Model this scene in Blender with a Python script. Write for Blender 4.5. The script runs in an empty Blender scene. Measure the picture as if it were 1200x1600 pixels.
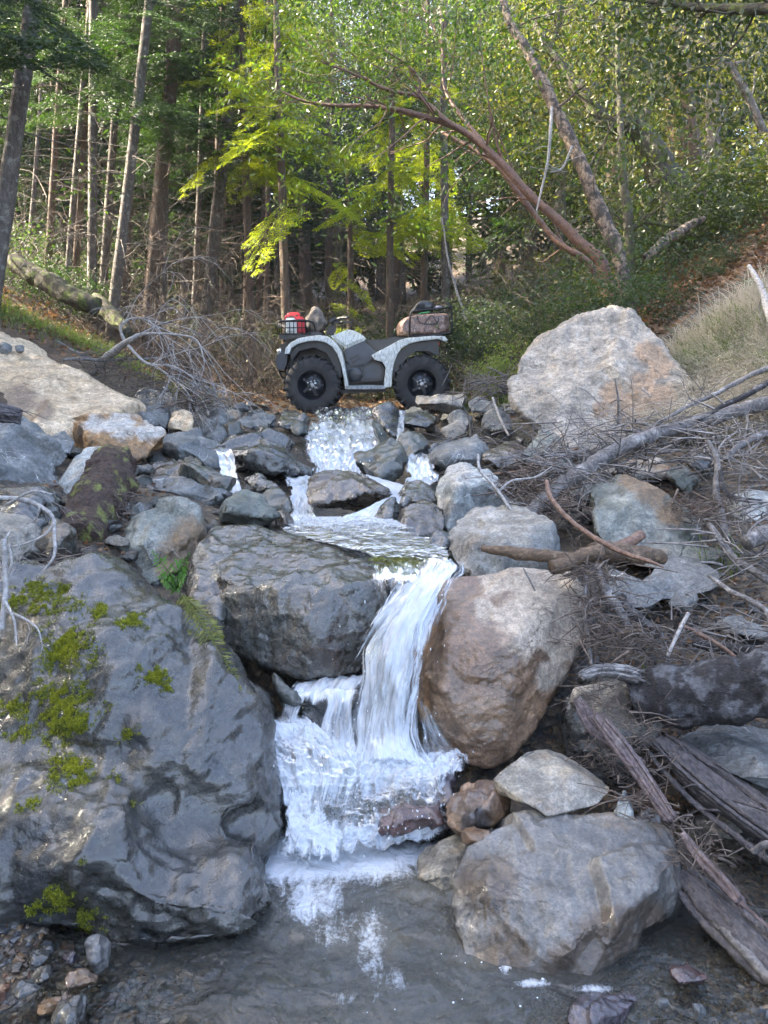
import bpy, bmesh, math, random
import numpy as np
from mathutils import Vector, Matrix

random.seed(7)
rng = np.random.default_rng(7)
sc = bpy.context.scene
COL = sc.collection

# ------------------------------------------------------------------ camera
F = 1250.0                      # focal length in pixels of a 1200 x 1600 picture
PITCH = math.radians(10.4)
EYE = np.array([0.0, 0.0, 1.5])
cam_d = bpy.data.cameras.new("camera")
cam = bpy.data.objects.new("camera", cam_d)
COL.objects.link(cam)
cam.location = EYE
cam.rotation_euler = (math.radians(90) - PITCH, 0, 0)
cam_d.sensor_fit = 'VERTICAL'
cam_d.sensor_height = 32.0
cam_d.lens = F / 1600 * 32.0
cam_d.clip_start = 0.02
cam_d.clip_end = 3000
sc.camera = cam
sc.render.resolution_x, sc.render.resolution_y = 768, 1024

# ------------------------------------------------------------------ light
SUN_DIR = Vector((-0.77, 0.10, 0.61)).normalized()      # towards the sun
world = bpy.data.worlds.new("World")
sc.world = world
world.use_nodes = True
wn = world.node_tree
bg = wn.nodes['Background']
sky = wn.nodes.new('ShaderNodeTexSky')
sky.sky_type = 'NISHITA'
sky.sun_disc = False
sky.sun_elevation = math.asin(SUN_DIR.z)
sky.sun_rotation = math.atan2(SUN_DIR.x, SUN_DIR.y)
sky.air_density = 0.8
sky.dust_density = 4.0
sky.ozone_density = 0.3
wn.links.new(sky.outputs[0], bg.inputs[0])
bg.inputs[1].default_value = 0.15
sl = bpy.data.lights.new("sun", 'SUN')
sl.energy = 5.0
sl.angle = math.radians(0.6)
sl.color = (1.0, 0.90, 0.72)
sun = bpy.data.objects.new("sun", sl)
COL.objects.link(sun)
sun.rotation_euler = SUN_DIR.to_track_quat('Z', 'Y').to_euler()
sun.location = (-8, -5, 12)
sc.view_settings.view_transform = 'Standard'
sc.view_settings.look = 'None'
sc.view_settings.gamma = 1.0
sc.view_settings.exposure = 3.42
sc.view_settings.use_curve_mapping = False
sc.cycles.use_denoising = True
sc.cycles.max_bounces = 7
sc.cycles.diffuse_bounces = 3
sc.cycles.glossy_bounces = 3
sc.cycles.transparent_max_bounces = 14
sc.cycles.transmission_bounces = 4
sc.cycles.sample_clamp_indirect = 6.0
sc.cycles.caustics_reflective = False
sc.cycles.caustics_refractive = False

# ------------------------------------------------------------------ helpers
cp, sp = math.cos(PITCH), math.sin(PITCH)
def P(px, py, Y):
    """point at distance Y ahead of the eye seen at a pixel of the 1200x1600 photograph"""
    u, v = (px - 600) / F, (800 - py) / F
    dy, dz = cp + v * sp, -sp + v * cp
    t = Y / dy
    return np.array([u * t, Y, EYE[2] + dz * t])
def PIX(pts):
    pts = np.asarray(pts, float)
    d = pts - EYE
    fw = d[:, 1] * cp - d[:, 2] * sp
    up = d[:, 1] * sp + d[:, 2] * cp
    return 600 + F * d[:, 0] / fw, 800 - F * up / fw
def Yz(py, z):
    """distance at which the sight line of row py meets height z"""
    v = (800 - py) / F
    return (z - EYE[2]) / ((-sp + v * cp) / (cp + v * sp))

def _hash(ix, iy, iz, seed):
    h = (ix.astype(np.int64) * 374761393 + iy.astype(np.int64) * 668265263 + iz.astype(np.int64) * 2147483647 + seed * 1274126177) & 0xFFFFFFFF
    h = ((h ^ (h >> 13)) * 1274126177) & 0xFFFFFFFF
    h = (h ^ (h >> 16)) & 0xFFFFFFFF
    return h / 4294967295.0
def vnoise(p, seed=0):
    """value noise in -1..1 of an (n,3) array"""
    f = np.floor(p); i = f.astype(np.int64); w = p - f
    w = w * w * w * (w * (w * 6 - 15) + 10)
    r = 0
    for dx in (0, 1):
        wx = w[:, 0] if dx else 1 - w[:, 0]
        for dy in (0, 1):
            wy = w[:, 1] if dy else 1 - w[:, 1]
            for dz in (0, 1):
                wz = w[:, 2] if dz else 1 - w[:, 2]
                r = r + wx * wy * wz * _hash(i[:, 0] + dx, i[:, 1] + dy, i[:, 2] + dz, seed)
    return r * 2 - 1
def fbm(p, octaves=4, seed=0, gain=0.5, lac=2.03):
    r = 0; a = 1.0; s = 0
    for k in range(octaves):
        r = r + a * vnoise(p, seed + k * 17); s += a
        a *= gain; p = p * lac + 11.3
    return r / s
def ridged(p, octaves=4, seed=0, gain=0.55):
    r = 0; a = 1.0; s = 0
    for k in range(octaves):
        r = r + a * (1 - 2 * np.abs(vnoise(p, seed + k * 31))); s += a
        a *= gain; p = p * 2.1 + 7.7
    return r / s
def sstep(a, b, x):
    t = np.clip((x - a) / (b - a), 0, 1)
    return t * t * (3 - 2 * t)

def mesh_from(verts, faces, name="mesh", smooth=True, uv=None, attrs=None, mats=None):
    """verts (n,3), faces: (m,3)/(m,4) array or list of lists"""
    me = bpy.data.meshes.new(name)
    verts = np.asarray(verts, np.float32)
    if isinstance(faces, np.ndarray):
        k = faces.shape[1]
        me.vertices.add(len(verts)); me.vertices.foreach_set('co', verts.ravel())
        me.loops.add(faces.size); me.loops.foreach_set('vertex_index', faces.astype(np.int32).ravel())
        me.polygons.add(len(faces))
        me.polygons.foreach_set('loop_start', np.arange(0, faces.size, k, dtype=np.int32))
        me.polygons.foreach_set('loop_total', np.full(len(faces), k, np.int32))
        me.update(calc_edges=True)
    else:
        me.from_pydata([tuple(map(float, v)) for v in verts], [], faces)
        me.update()
    me.polygons.foreach_set('use_smooth', np.full(len(me.polygons), bool(smooth)))
    if uv is not None:
        l = me.uv_layers.new(name='UVMap')
        vi = np.empty(len(me.loops), np.int32); me.loops.foreach_get('vertex_index', vi)
        l.data.foreach_set('uv', np.asarray(uv, np.float32)[vi].ravel())
    for an, av in (attrs or {}).items():
        a = me.attributes.new(an, 'FLOAT', 'POINT'); a.data.foreach_set('value', np.asarray(av, np.float32))
    return me
def add_obj(name, me, mat=None, parent=None, loc=(0, 0, 0), label=None, cat=None, group=None, kind=None, own=None):
    o = bpy.data.objects.new(name, me)
    COL.objects.link(o)
    if own is not None:       # shared mesh, material held by the object
        if len(me.materials) == 0: me.materials.append(own)
        o.material_slots[0].link = 'OBJECT'; o.material_slots[0].material = own
    if mat is not None and me is not None and len(me.materials) == 0:
        for m_ in (mat if isinstance(mat, (list, tuple)) else [mat]): me.materials.append(m_)
    if parent is not None: o.parent = parent
    o.location = loc
    tag(o, label, cat, group, kind)
    return o
def tag(o, label=None, cat=None, group=None, kind=None):
    if label: o['label'] = label
    if cat: o['category'] = cat
    if group: o['group'] = group
    if kind: o['kind'] = kind
    return o
def thing(name, verts, faces, mat, label, cat, group=None, kind=None, smooth=True, uv=None, attrs=None):
    """one-mesh thing whose origin lies at the middle of its base"""
    v = np.asarray(verts, float)
    o = np.array([(v[:, 0].min() + v[:, 0].max()) / 2, (v[:, 1].min() + v[:, 1].max()) / 2, v[:, 2].min()])
    me = mesh_from(v - o, faces, name, smooth, uv, attrs)
    return add_obj(name, me, mat, None, o, label, cat, group, kind)
def empty(name, loc, label=None, cat=None, group=None):
    return add_obj(name, None, None, None, loc, label, cat, group)

class MB:
    """collects pieces (verts, faces) into one mesh"""
    def __init__(self): self.v = []; self.f3 = []; self.f4 = []; self.n = 0; self.a = []
    def add(self, v, f, val=0.0):
        v = np.asarray(v, float); f = np.asarray(f, int)
        if f.size == 0: return self
        (self.f3 if f.shape[1] == 3 else self.f4).append(f + self.n)
        self.v.append(v); self.n += len(v)
        self.a.append(np.full(len(v), val) if np.isscalar(val) else np.asarray(val))
        return self
    def mesh(self, name="mesh", smooth=True, off=(0, 0, 0)):
        v = np.concatenate(self.v) - np.asarray(off)
        a = np.concatenate(self.a)
        if self.f4 and self.f3:
            q = np.concatenate(self.f4)
            t = np.concatenate([np.concatenate(self.f3), q[:, [0, 1, 2]], q[:, [0, 2, 3]]])
            return mesh_from(v, t, name, smooth, attrs={'val': a})
        return mesh_from(v, np.concatenate(self.f4 or self.f3), name, smooth, attrs={'val': a})
    def obj(self, name, mat, parent=None, loc=(0, 0, 0), smooth=True, **k):
        return add_obj(name, self.mesh(name, smooth), mat, parent, loc, **k)
    def thing(self, name, mat, label, cat, group=None, kind=None, smooth=True):
        v = np.concatenate(self.v)
        o = np.array([(v[:, 0].min() + v[:, 0].max()) / 2, (v[:, 1].min() + v[:, 1].max()) / 2, v[:, 2].min()])
        return add_obj(name, self.mesh(name, smooth, o), mat, None, o, label, cat, group, kind)

def spline(pts, n):
    """Catmull-Rom through rows of pts, n samples in all"""
    pts = np.asarray(pts, float)
    if len(pts) == 2:
        t = np.linspace(0, 1, n)[:, None]; return pts[0] * (1 - t) + pts[1] * t
    q = np.vstack([2 * pts[0] - pts[1], pts, 2 * pts[-1] - pts[-2]])
    s = np.linspace(0, len(pts) - 1 - 1e-9, n); i = s.astype(int); t = (s - i)[:, None]
    a, b, c, d = q[i], q[i + 1], q[i + 2], q[i + 3]
    return 0.5 * (2 * b + (c - a) * t + (2 * a - 5 * b + 4 * c - d) * t * t + (3 * b - a - 3 * c + d) * t ** 3)
def tube(pts, rad, sides=7, rough=0.0, seed=0, cap=True, flat=1.0):
    """swept tube; pts (n,3), rad scalar or (n,)"""
    pts = np.asarray(pts, float); n = len(pts)
    rad = np.full(n, rad, float) if np.isscalar(rad) else np.asarray(rad, float)
    tan = np.gradient(pts, axis=0); tan /= np.linalg.norm(tan, axis=1)[:, None] + 1e-12
    up = np.array([0.13, 0.21, 0.97])
    if abs(tan.mean(0) @ up) > 0.85 * np.linalg.norm(tan.mean(0)): up = np.array([1.0, 0.1, 0])
    a = np.cross(tan, up); a /= np.linalg.norm(a, axis=1)[:, None] + 1e-12
    b = np.cross(a, tan)
    th = np.linspace(0, 2 * math.pi, sides, endpoint=False)
    c, s = np.cos(th), np.sin(th)
    ring = a[:, None, :] * c[None, :, None] + b[:, None, :] * s[None, :, None] * flat
    r = np.repeat(rad[:, None], sides, 1)
    if rough:
        q = (pts[:, None, :] + ring * rad[:, None, None]).reshape(-1, 3)
        fr = 1.0 / max(rad.max(), 1e-4)
        r = r * (1 + rough * (fbm(q * fr * 0.9, 3, seed) * .9 + ridged(q * fr * 2.6, 3, seed + 1) * .35).reshape(n, sides) * 1.5)
    v = (pts[:, None, :] + ring * r[:, :, None]).reshape(-1, 3)
    i = np.arange(n - 1)[:, None] * sides; j = np.arange(sides)[None, :]; k = (j + 1) % sides
    f = np.stack([i + j, i + k, i + sides + k, i + sides + j], -1).reshape(-1, 4)
    if cap:
        v = np.vstack([v, pts[0], pts[-1]]); c0, c1 = len(v) - 2, len(v) - 1
        e = [[c0, (q + 1) % sides, q, c0] for q in range(sides)]; l = (n - 1) * sides
        e2 = [[c1, l + q, l + (q + 1) % sides, c1] for q in range(sides)]
        # caps as thin quads are avoided: split into triangles by doubling the centre vertex
        v = np.vstack([v, pts[0], pts[-1]])
        for t_ in e: t_[3] = len(v) - 2
        for t_ in e2: t_[3] = len(v) - 1
        f = np.vstack([f, e, e2])
    return v, f
def box(c, s, rot=None):
    c = np.asarray(c, float); s = np.asarray(s, float) / 2
    v = np.array([[x, y, z] for x in (-1, 1) for y in (-1, 1) for z in (-1, 1)]) * s
    if rot is not None: v = v @ np.array(rot).T
    f = np.array([[0, 1, 3, 2], [4, 6, 7, 5], [0, 4, 5, 1], [2, 3, 7, 6], [0, 2, 6, 4], [1, 5, 7, 3]])
    return v + c, f

# ------------------------------------------------------------------ materials
def new_mat(name):
    m = bpy.data.materials.new(name); m.use_nodes = True
    nt = m.node_tree; nt.nodes.clear()
    out = nt.nodes.new('ShaderNodeOutputMaterial')
    return m, nt, out
class NT:
    """short-hand over a node tree"""
    def __init__(self, nt): self.nt = nt
    def n(self, t, **k):
        x = self.nt.nodes.new(t)
        for a, b in k.items(): setattr(x, a, b)
        return x
    def l(self, a, b): self.nt.links.new(a, b)
    def set(self, sock, v):
        if isinstance(v, bpy.types.NodeSocket): self.l(v, sock)
        elif isinstance(v, (tuple, list)) and len(v) == 3 and sock.type == 'RGBA': sock.default_value = (*v, 1)
        else: sock.default_value = v
    def coords(self, scale=(1, 1, 1), kind='Object', shift=True):
        tc = self.n('ShaderNodeTexCoord'); o = tc.outputs[kind]
        mp = self.n('ShaderNodeMapping'); mp.inputs['Scale'].default_value = scale
        self.l(o, mp.inputs['Vector'])
        if shift:
            oi = self.n('ShaderNodeObjectInfo')
            m1 = self.n('ShaderNodeMath', operation='MULTIPLY'); self.l(oi.outputs['Random'], m1.inputs[0]); m1.inputs[1].default_value = 37.0
            va = self.n('ShaderNodeVectorMath', operation='ADD'); self.l(mp.outputs[0], va.inputs[0]); self.l(m1.outputs[0], va.inputs[1])
            return va.outputs[0]
        return mp.outputs[0]
    def noise(self, vec, scale, detail=4, rough=0.55, dist=0.0, kind='FBM'):
        x = self.n('ShaderNodeTexNoise'); x.noise_type = kind
        x.inputs['Scale'].default_value = scale; x.inputs['Detail'].default_value = detail
        x.inputs['Roughness'].default_value = rough; x.inputs['Distortion'].default_value = dist
        if vec is not None: self.l(vec, x.inputs['Vector'])
        return x.outputs[0]
    def vor(self, vec, scale, feature='F1', rnd=1.0, out=0):
        x = self.n('ShaderNodeTexVoronoi', feature=feature); x.inputs['Scale'].default_value = scale
        x.inputs['Randomness'].default_value = rnd
        self.l(vec, x.inputs['Vector']); return x.outputs[out]
    def mix(self, fac, a, b, blend='MIX'):
        x = self.n('ShaderNodeMix', data_type='RGBA', blend_type=blend)
        self.set(x.inputs[0], fac); self.set(x.inputs[6], a); self.set(x.inputs[7], b)
        return x.outputs[2]
    def math(self, op, a, b=0.0, clamp=False):
        x = self.n('ShaderNodeMath', operation=op, use_clamp=clamp)
        self.set(x.inputs[0], a); self.set(x.inputs[1], b); return x.outputs[0]
    def ramp(self, fac, lo, hi, a=0.0, b=1.0, smooth=True):
        x = self.n('ShaderNodeMapRange'); x.interpolation_type = 'SMOOTHSTEP' if smooth else 'LINEAR'
        self.set(x.inputs[0], fac); x.inputs[1].default_value = lo; x.inputs[2].default_value = hi
        x.inputs[3].default_value = a; x.inputs[4].default_value = b; return x.outputs[0]
    def attr(self, name):
        x = self.n('ShaderNodeAttribute'); x.attribute_name = name; return x.outputs['Fac']
    def rand(self): return self.n('ShaderNodeObjectInfo').outputs['Random']
    def bump(self, h, strength=0.5, dist=0.01, normal=None):
        x = self.n('ShaderNodeBump'); x.inputs['Strength'].default_value = strength; x.inputs['Distance'].default_value = dist
        self.l(h, x.inputs['Height'])
        if normal is not None: self.l(normal, x.inputs['Normal'])
        return x.outputs[0]
    def bsdf(self, col, rough, normal=None, spec=0.5, metal=0.0, **k):
        x = self.n('ShaderNodeBsdfPrincipled')
        self.set(x.inputs['Base Color'], col); self.set(x.inputs['Roughness'], rough)
        self.set(x.inputs['Specular IOR Level'], spec); self.set(x.inputs['Metallic'], metal)
        for a, b in k.items(): self.set(x.inputs[a], b)
        if normal is not None: self.l(normal, x.inputs['Normal'])
        return x.outputs[0]

def rock_mat(name, a, b, stain=None, stain_amt=0.5, wet=0.0, zone=None, zone_wet=None, vein=0.0, fine=1.0, dark=(0.02, 0.022, 0.022)):
    """stone: two base tones, iron stain, thin pale veins; wet 0..1 darkens and glosses; zone = second tone where attribute 'zone' is set"""
    m, nt, out = new_mat(name); N = NT(nt)
    c = N.coords()
    n1 = N.noise(c, 3.2, 6, 0.6, 0.6)
    n2 = N.noise(c, 9.0, 8, 0.65, 0.3)
    n3 = N.noise(c, 34.0, 8, 0.7)
    n4 = N.noise(c, 2.1, 4, 0.6, 1.2)
    col = N.mix(N.ramp(n1, 0.38, 0.62), a, b)
    if stain is not None:
        lo = 0.72 - 0.34 * stain_amt
        col = N.mix(N.ramp(N.math('ADD', N.math('MULTIPLY', n4, 0.75), N.math('MULTIPLY', n2, 0.25)), lo - 0.05, lo + 0.10), col, stain)
    wetf = wet
    if zone is not None:
        z = N.attr('zone')
        zz = N.ramp(N.math('ADD', z, N.math('MULTIPLY', N.math('SUBTRACT', N.math('ADD', N.math('MULTIPLY', n2, .6), N.math('MULTIPLY', n1, .4)), 0.5), 1.5)), 0.36, 0.66)
        zc = N.mix(N.ramp(n2, 0.35, 0.65), zone, tuple(x * 0.72 for x in zone))
        col = N.mix(zz, col, zc)
        if zone_wet is not None:
            wetf = N.ramp(zz, 0, 1, wet, zone_wet)
    # speckle and grime
    col = N.mix(1.0, col, N.ramp(n3, 0.30, 0.72, 0.62, 1.28), 'MULTIPLY')
    col = N.mix(1.0, col, N.ramp(n2, 0.30, 0.70, 0.62, 1.30), 'MULTIPLY')
    n5 = N.noise(c, 110.0, 6, 0.75); col = N.mix(1.0, col, N.ramp(n5, 0.34, 0.66, 0.70, 1.28), 'MULTIPLY')
    if vein:
        vv = N.noise(c, 2.6, 3, 0.5, 1.6)
        line = N.ramp(N.math('ABSOLUTE', N.math('SUBTRACT', vv, 0.5)), 0.0, 0.008, 1, 0)
        gate = N.ramp(N.noise(c, 5.0, 2), 0.48, 0.60)
        col = N.mix(N.math('MULTIPLY', N.math('MULTIPLY', line, gate), vein), col, (0.62, 0.62, 0.58))
    cr = N.math('ABSOLUTE', N.math('SUBTRACT', N.noise(c, 3.4, 5, 0.6, 0.9), 0.5))
    crn = N.noise(c, 5.0, 2)
    crack = N.math('MULTIPLY', N.ramp(cr, 0.0, 0.006, 1, 0), N.ramp(crn, 0.54, 0.62))
    col = N.mix(N.math('MULTIPLY', crack, 0.5), col, dark)
    # bump
    vor = N.vor(c, 17.0, 'F1'); vor2 = N.vor(c, 46.0, 'F1')
    rg = N.noise(c, 12.0, 9, 0.62, 0.4, 'RIDGED_MULTIFRACTAL') 
    h = N.math('ADD', N.math('MULTIPLY', n3, 0.55), N.math('MULTIPLY', n2, 0.9))
    h = N.math('ADD', h, N.math('MULTIPLY', vor, 0.55)); h = N.math('ADD', h, N.math('MULTIPLY', vor2, 0.16))
    h = N.math('ADD', h, N.math('MULTIPLY', rg, 0.10))
    h = N.math('SUBTRACT', h, N.math('MULTIPLY', crack, 0.5))
    nrm = N.bump(h, 0.9, 0.022 * fine)
    # wetness
    rdry = N.ramp(n3, 0.3, 0.7, 0.72, 0.95)
    rwet = N.ramp(N.noise(c, 14.0, 5, 0.7), 0.36, 0.66, 0.05, 0.30)
    rough = N.n('ShaderNodeMix', data_type='FLOAT'); N.set(rough.inputs[0], wetf); N.l(rdry, rough.inputs[2]); N.l(rwet, rough.inputs[3])
    wc = N.mix(1.0, col, (0.34, 0.34, 0.345), 'MULTIPLY')
    col = N.mix(wetf, col, wc)
    cn = N.bump(N.math('ADD', N.noise(c, 22, 4, .6), N.math('MULTIPLY', n2, .8)), .55, .010)
    N.l(N.bsdf(col, rough.outputs[0], nrm, spec=0.6, **{'Coat Weight': N.math('MULTIPLY', wetf, 1.0), 'Coat Roughness': .11, 'Coat IOR': 1.56, 'Coat Normal': cn}), out.inputs[0])
    return m

def simple_mat(name, col, rough=0.6, col2=None, scale=8.0, bump=0.0, metal=0.0, spec=0.5, bscale=None, rnd=0.0, stretch=(1, 1, 1), coat=0.0):
    m, nt, out = new_mat(name); N = NT(nt)
    c = N.coords(stretch)
    n = N.noise(c, scale, 6, 0.6, 0.3)
    cc = N.mix(N.ramp(n, 0.36, 0.64), col, col2 if col2 else tuple(x * 0.75 for x in col))
    if rnd:
        cc = N.mix(1.0, cc, N.ramp(N.rand(), 0, 1, 1 - rnd, 1 + rnd, False), 'MULTIPLY')
    nrm = None
    if bump:
        nrm = N.bump(N.noise(c, bscale or scale * 4, 7, 0.65), 0.8, bump)
    N.l(N.bsdf(cc, rough, nrm, spec, metal, **({'Coat Weight': coat} if coat else {})), out.inputs[0])
    return m

def bark_mat(name, a, b, lichen=None, lichen_amt=0.3, rough=0.85, grain=(9, 9, 1.2), bump=0.012, wet=0.0):
    """bark: furrows along the limb through the attribute-free object space stretched vertically"""
    m, nt, out = new_mat(name); N = NT(nt)
    c = N.coords(grain); c2 = N.coords()
    n1 = N.noise(c, 4.0, 7, 0.7, 0.5); n2 = N.noise(c2, 12.0, 5, 0.6); n3 = N.noise(c2, 60.0, 6, 0.7)
    col = N.mix(N.ramp(n1, 0.38, 0.62), a, b)
    if lichen: col = N.mix(N.ramp(n2, 0.62 - 0.25 * lichen_amt, 0.74 - 0.25 * lichen_amt), col, lichen)
    col = N.mix(1.0, col, N.ramp(n3, 0.3, 0.7, 0.7, 1.25), 'MULTIPLY')
    nrm = N.bump(N.math('ADD', n1, N.math('MULTIPLY', n3, 0.5)), 0.9, bump)
    N.l(N.bsdf(col, rough, nrm, 0.5), out.inputs[0])
    return m

def leaf_mat(name, a, b, trans=0.45, rough=0.5, rnd=0.25, spec=0.4, tint=(1.5, 1.9, 0.5)):
    m, nt, out = new_mat(name); N = NT(nt)
    c = N.coords()
    n = N.noise(c, 2.2, 3); v = N.attr('val')
    col = N.mix(N.ramp(N.math('ADD', N.math('MULTIPLY', v, 0.7), N.math('MULTIPLY', n, 0.3)), 0.1, 0.9), a, b)
    col = N.mix(1.0, col, N.ramp(N.rand(), 0, 1, 1 - rnd, 1 + rnd, False), 'MULTIPLY')
    p = N.bsdf(col, rough, None, spec)
    t = N.n('ShaderNodeBsdfTranslucent')
    N.l(N.mix(1.0, col, tint, 'MULTIPLY'), t.inputs[0])
    mx = N.n('ShaderNodeMixShader'); mx.inputs[0].default_value = trans
    N.l(p, mx.inputs[1]); N.l(t.outputs[0], mx.inputs[2]); N.l(mx.outputs[0], out.inputs[0])
    return m

# ================================================================== SETTING: the ground
_G = []     # control points of the ground: world x, y, z
def gp(px, py, Y, dz=0.0):
    q = P(px, py, Y); _G.append((q[0], q[1], q[2] + dz))
def gw(x, y, z): _G.append((x, y, z))
# pool bed and its gravel shores
for x, y, z in [(-.9, .9, .0), (-.2, .9, -.16), (.5, .9, -.12), (1.2, .9, .02), (-.95, 1.55, .012), (-.62, 1.6, -.008), (-.4, 1.75, -.06),
                (0, 1.7, -.22), (.15, 2.1, -.24), (-.15, 2.2, -.22), (.35, 1.65, -.14), (.7, 1.6, -.035), (1.05, 1.6, .02), (1.0, 1.85, -.02),
                (.75, 1.95, -.06), (1.3, 1.9, -.03), (1.0, 2.15, -.06), (.1, 2.45, -.10), (-.3, 2.45, -.10),
                (.3, 2.75, .05), (-.3, 2.8, .10), (0, 2.85, .12), (0, 3.0, .32),
                (.55, 2.35, -.04), (.85, 2.4, -.04), (1.2, 2.5, -.04), (1.6, 2.4, .0),
                (.8, 2.9, .12), (1.2, 3.0, .27), (1.8, 3.0, .5), (.8, 3.3, .50), (1.3, 3.5, .50), (2.0, 3.5, .64),
                (-.8, 2.0, -.06), (-.5, 1.85, -.08), (-1.1, 2.3, .15), (-1.6, 2.0, .3), (-1.2, 2.9, .55), (-.7, 3.0, .22), (-.4, 3.1, .12), (-.55, 2.8, .12), (-1.8, 3.0, .75),
                # second step and the stony middle reach
                (-.2, 3.5, .60), (.2, 3.4, .62), (.4, 3.6, .66), (-.6, 3.7, .66), (-1.3, 3.8, .74), (-2.0, 4.0, .95), (.9, 3.9, .62), (1.4, 4.1, .66), (2.1, 4.2, .80), (2.8, 4.0, 1.15),
                (0, 4.2, .58), (-.4, 4.6, .58), (-.55, 5.1, .60), (.25, 5.0, .62), (.5, 4.6, .66), (-1.2, 4.8, .78), (-2.2, 5.2, .95), (1.2, 5.0, .77), (2.2, 5.2, 1.05), (3.2, 5.2, 1.45),
                (0, 5.6, .64), (-.5, 5.9, .68), (-.8, 5.6, .78), (.7, 5.8, .80), (1.6, 6.0, 1.0), (2.6, 6.2, 1.45), (3.6, 6.4, 2.0), (-1.8, 6.2, .95), (-2.8, 6.2, 1.3),
                (0, 6.8, .76), (-.3, 7.4, .84), (-.8, 6.8, .86), (.8, 6.8, .88), (1.5, 7.0, 1.10), (2.4, 7.4, 1.65), (3.4, 7.8, 2.35), (-1.8, 7.2, 1.05), (-2.8, 7.4, 1.5), (-3.9, 7.4, 1.95),
                # the crossing and the forest floor beyond
                (0, 8.2, .95), (-1, 8.2, .95), (.8, 8.2, .95), (1.5, 8.4, 1.08), (0, 9.4, .95), (-1.2, 9.4, .95), (1, 9.4, .97), (-2.2, 9.0, 1.08), (-3.2, 8.8, 1.7), (-4.6, 9, 2.25),
                (2.0, 9.6, 1.45), (3.2, 9.8, 2.35), (4.4, 10, 3.2), (6, 10, 4.3), (0, 11, 1.0), (-1.5, 11, 1.1), (1.4, 11, 1.2),
                (-3.4, 11.5, 1.7), (-5.5, 12, 2.8), (-8, 12, 3.8), (3, 13, 2.2), (5, 13, 3.4), (8, 13, 5.2), (0, 14, 1.2), (-2.2, 15, 1.5),
                (0, 20, 1.8), (-6, 20, 3.2), (6, 20, 4.0), (-12, 20, 5.2), (12, 20, 7), (0, 35, 4), (-15, 35, 8), (15, 35, 10), (0, 60, 9), (-40, 60, 18), (40, 60, 20),
                (-5, 5, 2.3), (-8, 6, 3.8), (-4, 2, 1.8), (-7, 0, 3.6), (-3, 0, 1.2), (-14, 4, 6.5), (-14, -8, 6), (5, 4, 2.4), (6, 6, 3.5), (10, 6, 5.5), (4, 1, 1.4), (8, 0, 3.5), (0, -1, .1), (0, -6, -.4), (-4, -6, 1.4), (4, -6, 1.6), (0, -20, -2)]:
    gw(x, y, z)
_G = np.array(_G)
def _solve():
    X = _G[:, :2]; n = len(X)
    D = np.linalg.norm(X[:, None] - X[None], axis=2)
    A = np.zeros((n + 3, n + 3)); A[:n, :n] = D
    A[:n, n] = 1; A[:n, n + 1:] = X; A[n, :n] = 1; A[n + 1:, :n] = X.T
    return np.linalg.solve(A, np.concatenate([_G[:, 2], np.zeros(3)]))
_W = _solve()
def ground_raw(x, y):
    q = np.stack([np.ravel(x), np.ravel(y)], 1); n = len(_G)
    D = np.linalg.norm(q[:, None] - _G[None, :, :2], axis=2)
    return D @ _W[:n] + _W[n] + q @ _W[n + 1:]
def ground(x, y):
    z = ground_raw(x, y)
    q = np.stack([np.ravel(x), np.ravel(y), np.zeros(z.size)], 1)
    d = np.clip((q[:, 1] - 1.0) / 8, 0.12, 3)
    z = z + 0.035 * fbm(q * 2.5, 4, 5) * np.clip(d * 2, .3, 3) + 0.012 * fbm(q * 14, 3, 9)
    far = np.clip((np.hypot(q[:, 0], q[:, 1]) - 60) / 60, 0, 1)
    return z * (1 - far) + (12 + 3 * fbm(q * .02, 2, 3)) * far
def gz(x, y): return float(ground(np.array([x]), np.array([y]))[0])

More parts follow.
